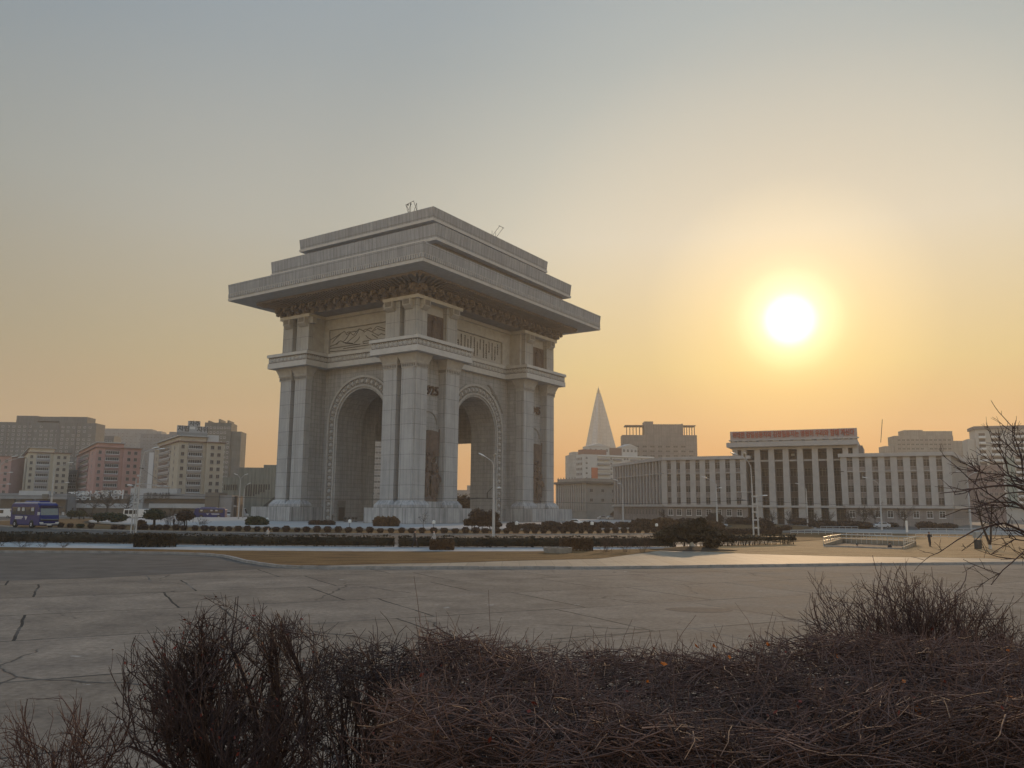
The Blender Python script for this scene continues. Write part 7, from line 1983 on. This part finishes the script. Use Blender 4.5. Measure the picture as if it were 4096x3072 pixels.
# sparse stretch with open stems between bush and hedge
sh_ = empty('sparse_hedge', (-.66, 4.45, ZB_), 0, 'sparse stretch of leafless hedge with open upright stems beside the rounded bush', 'hedge')
ns = 62
St = twig_paths(np.c_[rng.uniform(-.3, .32, ns), rng.uniform(-.25, .25, ns), np.full(ns, -.05)], np.c_[rng.normal(0, .16, (ns, 2)), np.ones(ns)], rng.uniform(.85, 1.08, ns), 7, .10)
A = sprout(St, 620, .45, .6, .08, .3, .05, 4, .18, .15); A = A[(A[:, -1, 2] < 1.10)]
B_ = sprout(A, 1500, .1, .7, .04, .14, .04, 3, .2, .2); B_ = B_[B_[:, -1, 2] < 1.16]
nt_ = 700
Tt = twig_paths(np.c_[rng.uniform(-.36, .36, nt_), rng.uniform(-.3, .3, nt_), .96 + rng.normal(0, .05, nt_)], np.c_[rng.normal(0, 1, (nt_, 2)), rng.normal(.1, .4, nt_)], rng.uniform(.06, .22, nt_), 4, .2)
link('stems', twig_mesh([(St, rng.uniform(.004, .010, ns), .003)], 'stems', M_TW1, 5), sh_)
link('twigs', twig_mesh([(A, .0034, .0018), (B_, .002, .0011), (Tt, .0026, .0014)], 'twigs', M_TW1), sh_)

# tree whose branches reach in from the right
trx, try_ = 4.75, 6.0
rt = empty('leafless_tree', (trx, try_, ZB_), 0, 'leafless tree reaching its dark branches into the frame from the right edge', 'tree')
def tp(x, y, Y=6.0): p = at(*Z7(x, y), Y); return (p[0] - trx, p[1] - try_, p[2] - ZB_)
m = MB().tube([(0, 0, -.1), (.03, 0, .8), (0, .02, 1.6), (-.04, 0, 2.4), (-.1, .05, 3.4)], [.09, .08, .07, .055, .03], 8)
m.build('trunk', M_TW1, rt)
limbs = [([(0, 0, 1.55), (-.35, 0, 1.72), tp(1690, 750), tp(1500, 742, 5.9), tp(1330, 775, 5.85), tp(1180, 805, 5.8), tp(1050, 832, 5.8), tp(920, 824, 5.8)], .020),
         ([(0, 0, 1.0), (-.4, 0, 1.25), tp(1640, 1120, 5.9), tp(1430, 1140, 5.8), tp(1300, 1168, 5.8), tp(1180, 1238, 5.75), tp(1060, 1330, 5.7), tp(940, 1408, 5.7)], .020),
         ([(0, 0, 1.7), (-.3, .05, 1.9), tp(1690, 740, 6.1), tp(1600, 560, 6.1), tp(1560, 420, 6.1), tp(1525, 335, 6.1)], .014),
         ([(-.02, 0, 2.0), tp(1776, 640, 6.1), tp(1735, 420, 6.15), tp(1700, 250, 6.2), tp(1688, 105, 6.2)], .015),
         ([(0, 0, 1.8), tp(1776, 540, 6.2), tp(1640, 530, 6.2), tp(1480, 545, 6.2), tp(1330, 478, 6.2)], .013),
         ([(0, 0, 1.6), tp(1740, 700, 5.9), tp(1600, 610, 5.9), tp(1420, 640, 5.9), tp(1270, 590, 5.9), tp(1170, 520, 5.9)], .013),
         ([(0, 0, 1.3), tp(1700, 930, 5.8), tp(1540, 880, 5.8), tp(1380, 960, 5.8), tp(1180, 980, 5.7), tp(945, 1065, 5.7)], .014),
         ([(0, 0, 1.2), tp(1760, 1000, 6.1), tp(1600, 960, 6.1), tp(1420, 850, 6.1), tp(1230, 720, 6.1), tp(1180, 645, 6.1)], .013),
         ([(0, 0, .9), tp(1776, 1240, 5.9), tp(1690, 1210, 5.9), tp(1560, 1190, 5.8), tp(1400, 1060, 5.8), tp(1240, 1020, 5.8)], .014),
         ([(0, 0, .7), tp(1740, 1250, 6.1), tp(1620, 1340, 6.0), tp(1500, 1400, 6.0), tp(1430, 1450, 6.0)], .012),
         ([(0, 0, .6), tp(1776, 1400, 5.9), tp(1700, 1480, 5.9), tp(1600, 1560, 5.8), tp(1500, 1650, 5.8), tp(1440, 1760, 5.8)], .012),
         ([(0, 0, 1.9), tp(1776, 480, 6.0), tp(1690, 430, 6.0), tp(1620, 340, 6.0), tp(1585, 298, 6.0)], .011),
         ([(0, 0, 1.4), tp(1776, 830, 6.2), tp(1650, 800, 6.2), tp(1480, 900, 6.2), tp(1350, 920, 6.1), tp(1240, 900, 6.1)], .012)]
def resamp(pts, k=14):
    p = np.array([tuple(q) for q in pts], float); d = np.r_[0, np.cumsum(np.linalg.norm(np.diff(p, axis=0), axis=1))]
    t = np.linspace(0, d[-1], k); o = np.stack([np.interp(t, d, p[:, i]) for i in range(3)], 1); o[1:-1] += rng.normal(0, .008, (k - 2, 3)); return o
LP = np.stack([resamp(p) for p, _ in limbs])
link('limbs', twig_mesh([(LP, np.array([r for _, r in limbs]), .0028)], 'limbs', M_TW1, 6), rt)
LQ = LP[:, 4:]
A = sprout(LQ, 110, .05, .5, .08, .30, .05, 6, .12, .05)
B_ = sprout(A, 280, .1, .6, .05, .16, .04, 4, .15, .1)
C_ = sprout(LP[:, 2:7], 50, .1, .6, .1, .3, .05, 6, .12, .1)
D2 = sprout(B_, 300, .1, .6, .03, .10, .03, 3, .15)
link('twigs', twig_mesh([(A, .0042, .002), (B_, .0026, .0014), (C_, .0045, .002), (D2, .0019, .0012)], 'twigs', M_TW1), rt)
# ------------------------------------------------------------------ winter smog
hz = bpy.data.materials.new('smog'); hz.use_nodes = True
nt = hz.node_tree; nt.nodes.clear()
out = nd(nt, 'OutputMaterial'); pv = nd(nt, 'VolumePrincipled')
pv.inputs['Color'].default_value = (.95, .89, .82, 1)
pv.inputs['Density'].default_value = 0.00035
pv.inputs['Anisotropy'].default_value = 0.35
lk(nt, pv.outputs[0], out.inputs['Volume'])
o = MB().box(-1550, 1550, -45, 1550, -1.1, 176).build('haze', hz); tag(o, kind='stuff')
